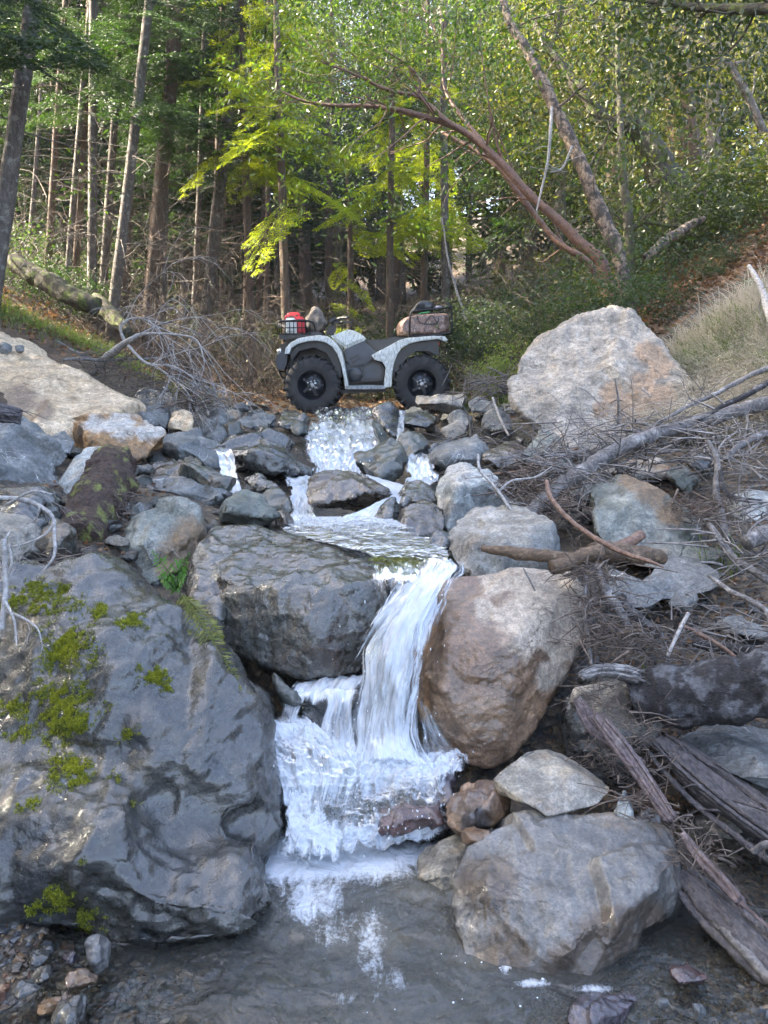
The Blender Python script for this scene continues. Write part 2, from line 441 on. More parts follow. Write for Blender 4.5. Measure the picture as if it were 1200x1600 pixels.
def _axis(near, fine, lo, hi, grow=1.09):
    a = list(np.arange(near[0], near[1], fine)); s = fine
    while a[-1] < hi: s = min(s * grow, 22); a.append(a[-1] + s)
    s = fine
    while a[0] > lo: s = min(s * grow, 22); a.insert(0, a[0] - s)
    return np.array(a)
xs = _axis((-2.2, 2.6), 0.03, -150, 150); ys = _axis((0.9, 8.5), 0.032, -110, 190)
GX, GY = np.meshgrid(xs, ys)
gzv = np.concatenate([ground(GX.ravel()[i:i + 8000], GY.ravel()[i:i + 8000]) for i in range(0, GX.size, 8000)])
gi = (np.arange(len(ys) - 1)[:, None] * len(xs) + np.arange(len(xs) - 1)[None, :]).ravel()
gf = np.stack([gi, gi + 1, gi + 1 + len(xs), gi + len(xs)], 1)
gv = np.stack([GX.ravel(), GY.ravel(), gzv], 1)
def ground_material():
    m, nt, out = new_mat('earth_and_gravel'); N = NT(nt)
    c = N.coords(shift=False)
    sepx = N.n('ShaderNodeSeparateXYZ'); N.l(c, sepx.inputs[0])
    n1 = N.noise(c, 1.3, 5, .6, .5); n2 = N.noise(c, 9, 7, .65); n3 = N.noise(c, 45, 6, .7)
    v1 = N.n('ShaderNodeTexVoronoi'); v1.inputs['Scale'].default_value = 38; N.l(c, v1.inputs['Vector'])
    # leaf litter away from the stream
    litter = N.mix(N.ramp(n2, .35, .65), (0.035, 0.024, 0.016), (0.095, 0.06, 0.036))
    litter = N.mix(N.ramp(n1, .52, .64), litter, (0.035, 0.05, 0.014))
    litter = N.mix(N.ramp(N.vor(c, 55, 'F1', 1, 0), 0.05, 0.32, .9, 0), litter, (0.16, 0.095, 0.055))
    grav = N.mix(N.ramp(n2, .4, .62), (0.032, 0.029, 0.025), (0.075, 0.06, 0.043))
    sepc = N.n('ShaderNodeSeparateColor'); N.l(v1.outputs['Color'], sepc.inputs[0])
    grav = N.mix(N.ramp(sepc.outputs[0], .2, .8), grav, N.mix(sepc.outputs[1], (0.035, 0.038, 0.04), (0.15, 0.105, 0.06)))
    fac = N.attr('litter')
    col = N.mix(N.ramp(N.math('ADD', fac, N.math('MULTIPLY', N.math('SUBTRACT', n1, .5), .5)), .35, .65), grav, litter)
    col = N.mix(1.0, col, N.ramp(n3, .3, .7, .6, 1.3), 'MULTIPLY')
    h = N.math('ADD', N.math('MULTIPLY', v1.outputs['Distance'], -.8), N.math('MULTIPLY', n3, .7))
    N.l(N.bsdf(col, N.math('ADD', N.ramp(n2, .3, .7, .22, .5), N.math('MULTIPLY', fac, .45)), N.bump(h, .9, .02), .4), out.inputs[0])
    return m
lit = sstep(1.9, 3.0, np.abs(gv[:, 0] - 0.1) - 0.12 * gv[:, 1] + 0.35) * sstep(2.5, 4.5, gv[:, 1]) + sstep(9.2, 10.5, gv[:, 1]) + sstep(-1, -3, gv[:, 1])
add_obj('ground', mesh_from(gv, gf, 'ground', attrs={'litter': np.clip(lit, 0, 1)}), ground_material(), kind='structure',
        label='gravelly creek bed rising into a leaf strewn forest floor')

# ================================================================== ROCKS
M = {}
M['slate'] = rock_mat('blue_grey_slate', (0.115, 0.125, 0.125), (0.20, 0.205, 0.20), (0.20, 0.15, 0.10), 0.25, wet=0.15, vein=0.8)
M['slate_wet'] = rock_mat('wet_slate', (0.062, 0.066, 0.060), (0.118, 0.116, 0.102), (0.10, 0.075, 0.045), 0.35, wet=0.85, vein=0.25)
M['boulder_dark'] = rock_mat('wet_dark_boulder', (0.046, 0.048, 0.040), (0.086, 0.084, 0.068), (0.12, 0.098, 0.06), 0.46, wet=0.85, vein=0.12, zone=(0.035, 0.042, 0.045), zone_wet=0.7)
M['mid_boulder'] = rock_mat('wet_green_brown_boulder', (0.070, 0.075, 0.058), (0.12, 0.108, 0.08), (0.105, 0.06, 0.035), 0.45, wet=0.9, vein=0.2)
M['green'] = rock_mat('green_grey_stone', (0.125, 0.14, 0.12), (0.225, 0.23, 0.20), (0.22, 0.15, 0.09), 0.35, wet=0.12, vein=0.5, zone=(0.22, 0.15, 0.085))
M['green_wet'] = rock_mat('damp_green_stone', (0.055, 0.07, 0.062), (0.12, 0.125, 0.10), (0.15, 0.10, 0.05), 0.45, wet=0.6, vein=0.3)
M['brown'] = rock_mat('brown_sandstone', (0.26, 0.145, 0.075), (0.32, 0.20, 0.115), (0.17, 0.115, 0.08), 0.38, wet=0.55, vein=0.0, zone=(0.50, 0.42, 0.33), zone_wet=0.05, dark=(0.05, 0.03, 0.02))
M['brown_wet'] = rock_mat('wet_brown_stone', (0.10, 0.072, 0.048), (0.17, 0.13, 0.09), (0.08, 0.08, 0.08), 0.5, wet=0.8)
M['tan'] = rock_mat('pale_tan_sandstone', (0.46, 0.345, 0.215), (0.56, 0.44, 0.30), (0.30, 0.20, 0.11), 0.35, wet=0.0, zone=(0.30, 0.22, 0.15), dark=(0.12, 0.08, 0.05))
M['buff'] = rock_mat('grey_buff_stone', (0.25, 0.222, 0.18), (0.34, 0.30, 0.245), (0.24, 0.18, 0.12), 0.45, wet=0.0, zone=(0.34, 0.235, 0.15), dark=(0.08, 0.07, 0.06))
M['pale'] = rock_mat('pale_grey_stone', (0.25, 0.27, 0.265), (0.36, 0.37, 0.35), (0.33, 0.26, 0.18), 0.3, wet=0.0, vein=0.6, zone=(0.42, 0.40, 0.36))
M['tangrey'] = rock_mat('tan_grey_stone', (0.24, 0.22, 0.18), (0.33, 0.31, 0.27), (0.22, 0.15, 0.09), 0.4, wet=0.08, vein=0.2, zone=(0.20, 0.21, 0.20))
M['orange'] = rock_mat('orange_stone', (0.34, 0.19, 0.075), (0.27, 0.16, 0.075), (0.13, 0.10, 0.07), 0.35, wet=0.1, zone=(0.56, 0.52, 0.46), dark=(0.08, 0.04, 0.02))
M['orange_wet'] = rock_mat('wet_orange_stone', (0.30, 0.17, 0.075), (0.20, 0.12, 0.07), (0.10, 0.07, 0.06), 0.5, wet=0.6, zone=(0.09, 0.07, 0.06))
M['red'] = rock_mat('wet_red_stone', (0.15, 0.06, 0.055), (0.20, 0.10, 0.085), (0.09, 0.08, 0.09), 0.5, wet=0.85)
M['purple'] = rock_mat('wet_purple_stone', (0.09, 0.065, 0.085), (0.13, 0.10, 0.12), (0.12, 0.07, 0.05), 0.4, wet=0.8)
M['greywet'] = rock_mat('damp_grey_boulder', (0.15, 0.146, 0.136), (0.24, 0.23, 0.212), (0.22, 0.155, 0.095), 0.5, wet=0.50, vein=0.15, zone=(0.135, 0.10, 0.07), zone_wet=0.45)

def hull(pts):
    bm = bmesh.new()
    for p in pts: bm.verts.new(tuple(p))
    r = bmesh.ops.convex_hull(bm, input=bm.verts)
    bmesh.ops.delete(bm, geom=[g for g in set(r['geom_interior']) | set(r['geom_unused']) if isinstance(g, bmesh.types.BMVert)], context='VERTS')
    bm.verts.index_update()
    v = np.array([x.co[:] for x in bm.verts]); f = np.array([[q.index for q in t.verts] for t in bm.faces])
    bm.free(); return v, f

_tmp = bpy.data.objects.new("tmp", bpy.data.meshes.new("tmp")); COL.objects.link(_tmp)
_rm = _tmp.modifiers.new("r", 'REMESH'); _rm.mode = 'VOXEL'
def remesh(mb, voxel):
    """one skin round all hulls (union)"""
    me = mb.mesh("tmp"); old = _tmp.data; _tmp.data = me
    _rm.voxel_size = voxel
    dg = bpy.context.evaluated_depsgraph_get(); dg.update()
    ev = _tmp.evaluated_get(dg); m2 = ev.to_mesh()
    v = np.empty(len(m2.vertices) * 3, np.float32); m2.vertices.foreach_get('co', v); v = v.reshape(-1, 3).astype(float)
    f = np.empty(len(m2.loops), np.int32); m2.loops.foreach_get('vertex_index', f)
    ok = len(f) == 4 * len(m2.polygons)
    f = f.reshape(-1, 4) if ok else None
    ev.to_mesh_clear(); bpy.data.meshes.remove(old) if old.users == 0 else None
    return v, f
def vnormals(v, f):
    n = np.cross(v[f[:, 2]] - v[f[:, 0]], v[f[:, 3]] - v[f[:, 1]])
    r = np.zeros_like(v)
    for k in range(4): np.add.at(r, f[:, k], n)
    return r / (np.linalg.norm(r, axis=1)[:, None] + 1e-12)
def edges_of(f):
    return np.vstack([f[:, [0, 1]], f[:, [1, 2]], f[:, [2, 3]], f[:, [3, 0]]])
def smooth_v(v, f, it=2, lam=0.6):
    e = edges_of(f); cnt = np.bincount(e.ravel(), minlength=len(v))[:, None]
    for _ in range(it):
        s = np.stack([np.bincount(e[:, 0], v[e[:, 1], k], len(v)) + np.bincount(e[:, 1], v[e[:, 0], k], len(v)) for k in range(3)], 1)
        v = v * (1 - lam) + lam * s / np.maximum(cnt, 1)
    return v

def carve(v, f, size, seed, chip=0.05, lump=0.05, fine=0.012, rounding=3, strata=0.0, cuts=16, cut=.085):
    """weathering: rounding, soft lumps, chipped facets, fine relief"""
    v = smooth_v(v, f, rounding); rc = np.random.default_rng(seed + 77)
    for _ in range(cuts):          # split faces: shave the solid along planes
        g = rc.normal(0, 1, 3) * [1, 1, .9]; g /= np.linalg.norm(g); s = v @ g; d = s.max() - rc.uniform(.25, 1) * cut * size
        v = v - np.clip(s - d, 0, None)[:, None] * g * .97
    v = smooth_v(v, f, 1, .2)
    n = vnormals(v, f); r = np.random.default_rng(seed)
    d = lump * size * fbm(v / size * 2.0, 3, seed)
    for (num, amp) in ((14, chip), (60, chip * 0.42)):
        c = v[r.integers(0, len(v), num)] + r.normal(0, 0.04 * size, (num, 3))
        D = np.linalg.norm(v[:, None] - c[None], axis=2) if len(v) * num < 4e7 else None
        if D is None: continue
        D = D + 0.10 * size / math.sqrt(num) * fbm(v / size * 9, 3, seed + 3)[:, None]
        o = np.argsort(D, axis=1)[:, :2] if num < 4 else np.argpartition(D, 1, axis=1)[:, :2]
        i = np.arange(len(v)); a, b = D[i, o[:, 0]], D[i, o[:, 1]]
        sw = a > b; o0 = np.where(sw, o[:, 1], o[:, 0]); o1 = np.where(sw, o[:, 0], o[:, 1]); a, b = np.minimum(a, b), np.maximum(a, b)
        g = r.normal(0, 1, (num, 3)); h = r.normal(0, 0.35, num) * amp * size
        def val(k): return np.einsum('ij,ij->i', v - c[k], g[k]) * amp * 1.6 + h[k]
        w = 0.5 + 0.5 * sstep(0, 0.035 * size, b - a)
        d = d + val(o0) * w + val(o1) * (1 - w)
    d = d + fine * size * (1.1 * ridged(v / size * 6, 5, seed + 5) + .5 * fbm(v / size * 24, 4, seed + 8, .6))
    tr = vnoise(v / size * 5 + 3.3, seed + 12); d = d + fine * size * .9 * np.floor(tr * 5) / 5     # thin broken ledges
    if strata: d = d + strata * size * vnoise(np.stack([v[:, 0] / size * 2, v[:, 1] / size * 2, (v[:, 2] + .3 * v[:, 0]) / size * 16], 1), seed + 2)
    return v + n * d[:, None]

ROCKS = {}
def lump_pts(poly, Yb, Yt, T=None, pts=(), seed=0, auto=4, back=0.8):
    poly = np.array(poly, float); r = random.Random(seed)
    y1, y0 = poly[:, 1].max(), poly[:, 1].min(); c = poly.mean(0)
    dep = lambda py: Yb + (Yt - Yb) * (y1 - py) / max(y1 - y0, 1)
    wm = (poly[:, 0].max() - poly[:, 0].min()) / F * Yb; hm = (y1 - y0) / F * Yb
    if T is None: T = 0.75 * (wm * 0.6 + hm * 0.4)
    out = [P(a, b, dep(b)) for a, b in poly]
    out += [P(*(c + (q - c) * 0.96), dep(q[1]) + T * 0.45) for q in poly]
    out += [P(*(c + (q - c) * back), dep(q[1]) * 0.5 + (Yb + Yt) / 4 + T) for q in poly]
    for (a, b, f) in pts: out.append(P(a, b, Yb + f * (Yt - Yb)))
    bul = 0.22 * min(wm, hm) + 0.1 * T
    for k in range(auto):
        q = poly[r.randrange(len(poly))]; s = r.uniform(0.25, 0.65)
        w = c + (q - c) * s
        out.append(P(w[0], w[1], dep(w[1]) - bul * (1 - s * s) * r.uniform(0.5, 1.1)))
    return out
def rock(name, label, mat, lumps, seed=1, grow=1.0, vox=1.0, group=None, chip=0.05, lump=0.028, fine=0.012, rounding=2, zones=(), cat='rock', strata=0.0, cuts=14, cut=.17):
    """lumps: list of dicts(poly, Yb, Yt, T, pts, auto); zones: (px, py, radius) patches of the second tone"""
    mb = MB(); allp = []
    for k, L in enumerate(lumps):
        if grow != 1.0: pc = np.mean(L['poly'], axis=0); L = dict(L, poly=[tuple(pc + (np.array(a_) - pc) * grow) for a_ in L['poly']])
        p = lump_pts(seed=seed * 7 + k, **L); v, f = hull(p)
        mb.add(v, f); allp.append(v)
    a = np.vstack(allp); size = float(np.cbrt(np.prod(np.maximum(a.max(0) - a.min(0), .02))))
    yb = min(L['Yb'] for L in lumps)
    voxel = max(yb * 0.0030 * vox, size / 110)
    v, f = remesh(mb, voxel)
    if f is None or len(v) < 60:
        voxel = size / 30; v, f = remesh(mb, voxel)
    v = carve(v, f, size, seed, chip, lump, fine, rounding, strata, cuts, cut)
    at = {}
    z = np.zeros(len(v))
    if zones:
        px, py = PIX(v)
        for (zx, zy, zr) in zones:
            z = np.maximum(z, 1 - 0.5 * np.hypot(px - zx, py - zy) / zr)
        z = np.clip(z, 0, 1)
    at['zone'] = z
    o = thing(name, v, f, M[mat], label, cat, group, attrs=at)
    ROCKS[name] = (o, v, f)
    return o
def R(label, mat, poly, Yb, Yt, T=None, pts=(), auto=4, seed=None, name='rock', **k):
    R.n += 1; pc = np.mean(poly, axis=0); poly = [tuple(pc + (np.array(p) - pc) * 1.10) for p in poly]; k.setdefault('chip', .06); k.setdefault('fine', .015); k.setdefault('vox', 1.0)
    return rock(name if name != 'rock' else 'rock', label, mat, [dict(poly=poly, Yb=Yb, Yt=Yt, T=T, pts=pts, auto=auto)], seed=seed or R.n * 13 + 5, **k)
R.n = 0

# ---- the great wet boulder at lower left
big = rock('boulder', 'huge wet dark grey boulder with yellow green moss patches beside the lower pool', 'boulder_dark', [
    dict(poly=[(-90, 872), (90, 882), (165, 890), (205, 928), (280, 985), (330, 1040), (392, 1088), (418, 1165), (410, 1260), (300, 1320), (100, 1300), (-90, 1300)], Yb=2.08, Yt=2.85, T=.6, pts=[(60, 1010, .55), (250, 1080, .42), (120, 1130, .30)], auto=3),
    dict(poly=[(235, 1005), (345, 1046), (404, 1100), (436, 1190), (460, 1258), (454, 1315), (415, 1345), (340, 1345), (290, 1300), (235, 1180)], Yb=2.18, Yt=2.62, T=.5, pts=[(340, 1150, .25), (370, 1250, .1), (300, 1120, .4)], auto=2),
    dict(poly=[(-90, 1150), (120, 1160), (210, 1190), (285, 1290), (305, 1400), (330, 1475), (245, 1520), (190, 1518), (135, 1468), (60, 1452), (-90, 1442)], Yb=1.80, Yt=2.28, T=.5, pts=[(120, 1230, .55), (200, 1260, .42), (90, 1350, .15)], auto=3),
    dict(poly=[(105, 1300), (330, 1290), (408, 1300), (430, 1350), (450, 1410), (448, 1458), (390, 1486), (268, 1512), (235, 1526), (185, 1518), (115, 1455)], Yb=1.77, Yt=2.12, T=.4, pts=[(260, 1400, .28), (180, 1380, .25)], auto=1)],
    seed=11, vox=0.85, chip=0.050, lump=0.045, fine=0.018, rounding=4, cuts=9, cut=.014, zones=[(40, 1300, 70), (200, 1150, 40), (60, 1400, 50), (230, 1480, 26), (330, 1200, 18)], cat='boulder')
ROCKS_BIG = ROCKS["boulder"]
# ---- dark boulder the stream slides over
rock('boulder', 'wide dark wet boulder under the upper pool, split by a shallow crease', 'mid_boulder', [
    dict(poly=[(300, 864), (330, 822), (400, 819), (470, 826), (560, 844), (630, 866), (648, 905), (622, 950), (598, 985), (575, 1020), (560, 1052), (480, 1060), (440, 1052), (420, 1028), (350, 1008), (322, 975)], Yb=2.86, Yt=3.62, T=.35, pts=[(345, 900, .30), (430, 915, .18), (520, 925, .14), (600, 905, .28), (500, 1000, 0)], auto=2),
    dict(poly=[(284, 905), (296, 856), (330, 824), (362, 850), (366, 910), (340, 980), (302, 948)], Yb=2.95, Yt=3.45, T=.4, auto=2)],
    seed=23, vox=0.9, chip=0.035, lump=0.03, fine=0.012, rounding=3, cut=.045, cat='boulder')
rock('boulder', 'big brown boulder with a dry pale upper corner, standing beside the waterfall', 'brown', [
    dict(poly=[(688, 922), (705, 904), (735, 896), (790, 893), (850, 893), (904, 898), (912, 912), (910, 960), (903, 1000), (890, 1032), (872, 1066), (852, 1085), (838, 1105), (824, 1150), (800, 1180), (770, 1196), (738, 1193), (715, 1168), (690, 1152), (660, 1140), (650, 1100), (643, 1065), (646, 1035), (660, 990), (680, 950)],
         Yb=2.62, Yt=3.12, T=.45, pts=[(800, 1002, .26), (700, 1005, .32), (838, 1062, .28), (730, 1130, .06), (770, 930, .72), (690, 1080, .12)], auto=0, back=.7)],
    seed=31, grow=1.03, vox=0.9, chip=0.026, lump=0.02, fine=0.010, rounding=3, cut=.07, zones=[(850, 950, 82), (880, 1000, 45), (780, 905, 30), (865, 1050, 28), (760, 955, 20)], cat='boulder')
rock('boulder', 'large rounded grey boulder at the edge of the lower pool with brown underside', 'greywet', [
    dict(poly=[(733, 1322), (768, 1292), (820, 1272), (880, 1268), (960, 1274), (1002, 1282), (1032, 1300), (1046, 1320), (1052, 1352), (1057, 1400), (1046, 1432), (1020, 1456), (990, 1478), (960, 1502), (920, 1537), (884, 1549), (840, 1540), (790, 1532), (748, 1512), (725, 1490), (722, 1450), (712, 1410), (715, 1362)],
         Yb=1.74, Yt=2.16, T=.32, pts=[(850, 1400, .26), (930, 1452, .08), (1030, 1390, .36), (825, 1315, .72), (1010, 1310, .80), (770, 1400, .34), (900, 1490, 0), (1035, 1345, .6)], auto=0, back=.75)],
    seed=43, grow=1.02, vox=0.85, chip=0.036, lump=0.03, fine=0.012, rounding=3, cuts=1, cut=.02, zones=[(960, 1470, 55), (760, 1380, 45), (890, 1520, 45), (1015, 1430, 30), (790, 1490, 40)], cat='boulder')
R('smooth grey rock with a flat top and chipped dark end lying on the rounded boulder', 'tangrey', [(775, 1208), (784, 1192), (815, 1179), (868, 1168), (902, 1186), (944, 1212), (950, 1226), (932, 1252), (885, 1262), (862, 1268), (830, 1252), (785, 1236)], 2.10, 2.42, .2, [(862, 1262, .02), (872, 1244, .08), (940, 1216, .35), (820, 1200, .7)], 1, chip=.02, fine=.006, vox=.8)
R('orange brown rock with a dark underside wedged beside the purple stones', 'orange_wet', [(706, 1245), (724, 1223), (755, 1214), (786, 1219), (800, 1242), (790, 1266), (764, 1290), (722, 1306), (704, 1290)], 2.16, 2.36, .15, [(745, 1262, .1), (770, 1240, .4)], 2, zones=[(745, 1290, 26)], vox=.8, rounding=2, chip=.07)
R('small tan flake of stone under the orange brown rock', 'orange_wet', [(719, 1300), (740, 1294), (768, 1300), (765, 1314), (735, 1322), (722, 1316)], 2.08, 2.14, .06)
R('upright grey splinter of stone behind the rounded grey boulder', 'pale', [(958, 1278), (960, 1252), (972, 1236), (985, 1242), (996, 1268), (990, 1284), (970, 1290)], 2.14, 2.22, .06)
R('small brown stone beside the upright grey splinter', 'brown_wet', [(984, 1290), (990, 1270), (1010, 1262), (1030, 1275), (1034, 1300), (1010, 1305)], 2.16, 2.22, .08)
R('jagged purple stone splashed by foam below the waterfall', 'purple', [(655, 1222), (668, 1208), (690, 1206), (712, 1220), (716, 1240), (704, 1264), (668, 1264), (648, 1245)], 2.33, 2.47, .15)
R('wet red stone half covered by white foam', 'red', [(588, 1282), (600, 1252), (640, 1240), (680, 1246), (706, 1262), (710, 1290), (694, 1306), (600, 1306)], 2.215, 2.42, .2)
R('brown stone showing through the foam below the falls', 'brown_wet', [(495, 1282), (505, 1252), (545, 1240), (578, 1248), (588, 1278), (560, 1292), (510, 1292)], 2.36, 2.5, .15)
R('dark rounded stone in the spray beside the lower ledge', 'slate_wet', [(462, 1130), (470, 1096), (490, 1083), (512, 1092), (516, 1125), (500, 1145), (475, 1145)], 2.72, 2.85, .15)
R('brown stone peeping out behind the falling water', 'brown_wet', [(534, 1120), (538, 1088), (556, 1074), (580, 1076), (600, 1110), (595, 1150), (560, 1160), (540, 1150)], 2.74, 2.86, .2)
R('thin slate splinter leaning out of the dark hollow', 'green_wet', [(418, 1056), (424, 1050), (440, 1064), (458, 1080), (470, 1100), (462, 1112), (440, 1098)], 2.68, 2.75, .08)
R('pale underwater rock touching the rounded grey boulder', 'tangrey', [(652, 1400), (655, 1358), (680, 1330), (712, 1312), (732, 1330), (728, 1372), (705, 1410), (675, 1428)], 2.02, 2.24, .15)
R('smooth blue slate slab with white veins under the thick log', 'slate', [(1067, 1142), (1085, 1131), (1150, 1134), (1200, 1147), (1290, 1160), (1290, 1232), (1200, 1230), (1136, 1213), (1108, 1184)], 2.30, 2.72, .3, [(1120, 1200, .05), (1200, 1222, .05)], 1, chip=.02)
R('broad grey green boulder underneath the crossed logs', 'tangrey', [(1030, 1262), (1120, 1236), (1270, 1250), (1290, 1440), (1200, 1420), (1110, 1385), (1052, 1352)], 2.16, 2.60, .3, (), 3, seed=77)
R('dark boulder deep in the hollow under the log pile', 'slate_wet', [(880, 1100), (960, 1060), (1060, 1110), (1090, 1200), (1040, 1280), (960, 1270), (900, 1200)], 2.62, 2.8, .3)
R('shadowed grey stone behind the brown boulder, beneath the sticks', 'green_wet', [(850, 1130), (900, 1040), (950, 1010), (990, 1080), (960, 1180), (880, 1210), (840, 1180)], 2.78, 3.05, .3)
R('grey shelf rock carrying the log end beside the brown boulder', 'tangrey', [(900, 1085), (930, 1060), (1000, 1070), (1040, 1120), (1000, 1170), (940, 1150)], 2.55, 2.75, .2)
# pool rim and gravel stones
R('upright dark grey stone at the gravel edge of the pool', 'greywet', [(133, 1496), (140, 1470), (152, 1462), (168, 1465), (180, 1482), (176, 1506), (160, 1524), (145, 1518)], 1.70, 1.76, .07, name='stone', vox=.7)
R('flat dark slate on the left gravel shore', 'slate_wet', [(38, 1496), (52, 1482), (75, 1480), (85, 1490), (80, 1503), (60, 1512), (42, 1508)], 1.72, 1.79, .05, name='stone', vox=.7)
R('bright orange wet stone in front of the upright grey stone', 'orange_wet', [(100, 1538), (110, 1520), (130, 1516), (152, 1526), (146, 1538), (120, 1552), (106, 1550)], 1.60, 1.67, .05, name='stone', vox=.7)
R('blue grey pebble lying in the shallow margin at far left', 'slate_wet', [(20, 1548), (32, 1532), (55, 1532), (66, 1545), (55, 1556), (30, 1560)], 1.59, 1.65, .05, name='stone', vox=.7)
R('long tan stone under shallow water beside the orange one', 'orange_wet', [(52, 1575), (70, 1556), (100, 1552), (112, 1562), (90, 1580), (65, 1584)], 1.55, 1.61, .04, name='stone', vox=.7)
R('small purple flake behind the bright orange stone', 'purple', [(95, 1500), (108, 1486), (124, 1486), (126, 1496), (112, 1506)], 1.71, 1.75, .03, name='stone', vox=.7)
R('black wedge stone between the flat slate and the orange stone', 'slate_wet', [(46, 1532), (58, 1512), (74, 1510), (82, 1524), (70, 1540)], 1.63, 1.69, .04, name='stone', vox=.7)
R('dark drowned slab below the bright orange stone', 'slate_wet', [(84, 1594), (96, 1566), (130, 1554), (146, 1566), (140, 1590), (110, 1604)], 1.52, 1.60, .05, name='stone', vox=.7)
R('dark purple slab under water at the foot of the rounded boulder', 'purple', [(890, 1600), (905, 1560), (950, 1542), (990, 1545), (1004, 1566), (980, 1590), (930, 1612)], 1.56, 1.68, .06, name='stone')
R('reddish flat stone in the shallows near the split log', 'red', [(1036, 1530), (1050, 1512), (1085, 1506), (1108, 1520), (1095, 1536), (1060, 1542)], 1.68, 1.75, .04, name='stone')
R('blue oval pebble on the lower right gravel', 'slate', [(1076, 1580), (1084, 1570), (1098, 1572), (1104, 1584), (1094, 1594), (1080, 1590)], 1.58, 1.61, .03, name='stone', vox=.6)
R('small round blue pebble beside the purple slab', 'slate', [(1022, 1568), (1030, 1560), (1044, 1562), (1046, 1572), (1034, 1578)], 1.61, 1.63, .02, name='stone', vox=.6)
# ---- left bank
R('huge pale tan boulder on the left bank below the bleached branches', 'tan', [(-110, 560), (-40, 548), (0, 541), (35, 541), (72, 556), (105, 580), (150, 604), (190, 625), (216, 637), (200, 647), (160, 655), (120, 668), (98, 690), (60, 700), (-110, 705)], 5.3, 6.9, 1.0, [(60, 620, .5), (120, 640, .35), (0, 600, .6), (0, 680, .02)], 1, name='boulder', cat='boulder', chip=.03, lump=.03, fine=.010, rounding=3, cut=.05, zones=[(30, 622, 26), (70, 640, 16)], vox=1.0)
R('pale lumpy boulder top behind the tan boulder at the left edge', 'tan', [(20, 552), (36, 540), (70, 552), (108, 572), (120, 590), (60, 590)], 6.7, 7.1, .5)
R('white topped rock with an orange brown face beside the mossy log', 'orange', [(104, 692), (108, 668), (138, 654), (178, 651), (240, 660), (274, 672), (262, 690), (236, 710), (200, 724), (160, 742), (148, 722), (112, 704)], 4.75, 5.7, .5, [(112, 672, .35), (190, 682, .22), (250, 682, .3), (160, 676, .35)], 0, zones=[(190, 662, 24), (150, 662, 16), (240, 668, 20), (225, 672, 14)], seed=5)
R('big slate boulder with white scratches at the left edge', 'slate', [(-90, 690), (20, 668), (64, 664), (76, 686), (86, 722), (96, 762), (104, 805), (108, 862), (60, 856), (0, 815), (-90, 810)], 3.75, 4.5, .6, [(50, 700, .5), (30, 780, .1), (70, 780, .15)], 1)
R('pale grey leaning slab behind the mossy log', 'pale', [(86, 722), (116, 696), (138, 691), (160, 694), (168, 720), (158, 760), (140, 810), (116, 860), (98, 850), (88, 790)], 3.95, 4.35, .3, [(130, 740, .3)], 1, chip=.02)
R('small grey block between the slate boulder and the tan one', 'slate', [(78, 700), (84, 680), (104, 674), (116, 690), (108, 712), (88, 716)], 4.6, 4.8, .2)
R('grey green rock with faint moss at the left edge above the huge boulder', 'tangrey', [(-90, 800), (0, 800), (40, 810), (74, 842), (88, 872), (60, 900), (-90, 915)], 2.9, 3.35, .4, (), 3)
R('dark slab in the hollow left of the mossy log', 'slate_wet', [(-60, 790), (-20, 755), (50, 750), (105, 770), (120, 800), (90, 840), (0, 830)], 3.35, 3.7, .4)
R('dark green stone wedged under the pale leaning slab', 'green_wet', [(60, 850), (70, 810), (105, 800), (130, 830), (120, 870), (85, 880)], 3.1, 3.4, .3)
R('low grey rock ledge between the mossy log and the huge boulder', 'slate_wet', [(80, 884), (130, 874), (166, 885), (192, 905), (206, 935), (150, 950), (84, 930)], 2.72, 2.98, .3)
R('brown and green rock with sharp ridges above the fern', 'green', [(160, 872), (174, 842), (204, 812), (234, 786), (266, 775), (288, 786), (321, 820), (324, 842), (304, 875), (292, 908), (252, 928), (200, 905), (166, 885)], 3.35, 3.85, .35, [(240, 830, .35), (285, 850, .2), (210, 870, .1), (265, 790, .8)], 0, zones=[(295, 850, 36), (265, 880, 25)], rounding=2)
R('dark block filling the gap under the mossy log', 'slate_wet', [(170, 800), (230, 790), (260, 830), (200, 930), (150, 900)], 3.8, 4.0, .3)
R('flat blue grey rock with a broken front on the left side', 'slate', [(221, 762), (250, 750), (310, 752), (346, 768), (356, 780), (345, 792), (310, 797), (270, 788), (226, 778)], 4.35, 4.75, .3, [(250, 775, .1), (320, 782, .08)], 1, rounding=2)
R('brownish pink flat rock above the flat blue grey rock', 'brown_wet', [(214, 738), (235, 718), (290, 711), (316, 725), (330, 748), (300, 760), (240, 764), (214, 757)], 4.7, 5.2, .3, (), 2)
R('dark pointed wedge of rock beside the small side trickle', 'green_wet', [(271, 750), (290, 721), (306, 738), (366, 748), (361, 764), (350, 776), (320, 760)], 4.5, 4.7, .2, rounding=1)
R('broad blue slab crossed by a white vein left of the side trickle', 'slate', [(236, 697), (256, 690), (290, 671), (313, 682), (346, 700), (342, 726), (326, 738), (300, 714), (250, 706)], 5.3, 5.95, .4, [(260, 697, .2), (320, 712, .15)], 0, rounding=2)
R('wide black wet block with a glistening flat top between two trickles', 'slate_wet', [(336, 700), (384, 680), (410, 674), (460, 677), (476, 690), (484, 748), (470, 752), (430, 748), (380, 744), (368, 730), (350, 706)], 5.25, 6.2, .4, [(358, 704, .08), (420, 708, .05), (472, 704, .08)], 0, rounding=2)
R('angular green grey rock with a steep lit face above the dark boulder', 'green', [(329, 797), (364, 778), (390, 767), (406, 775), (426, 796), (440, 820), (436, 834), (400, 828), (350, 812)], 3.85, 4.25, .25, [(390, 785, .5), (352, 800, .12), (430, 828, .05)], 0, rounding=1)
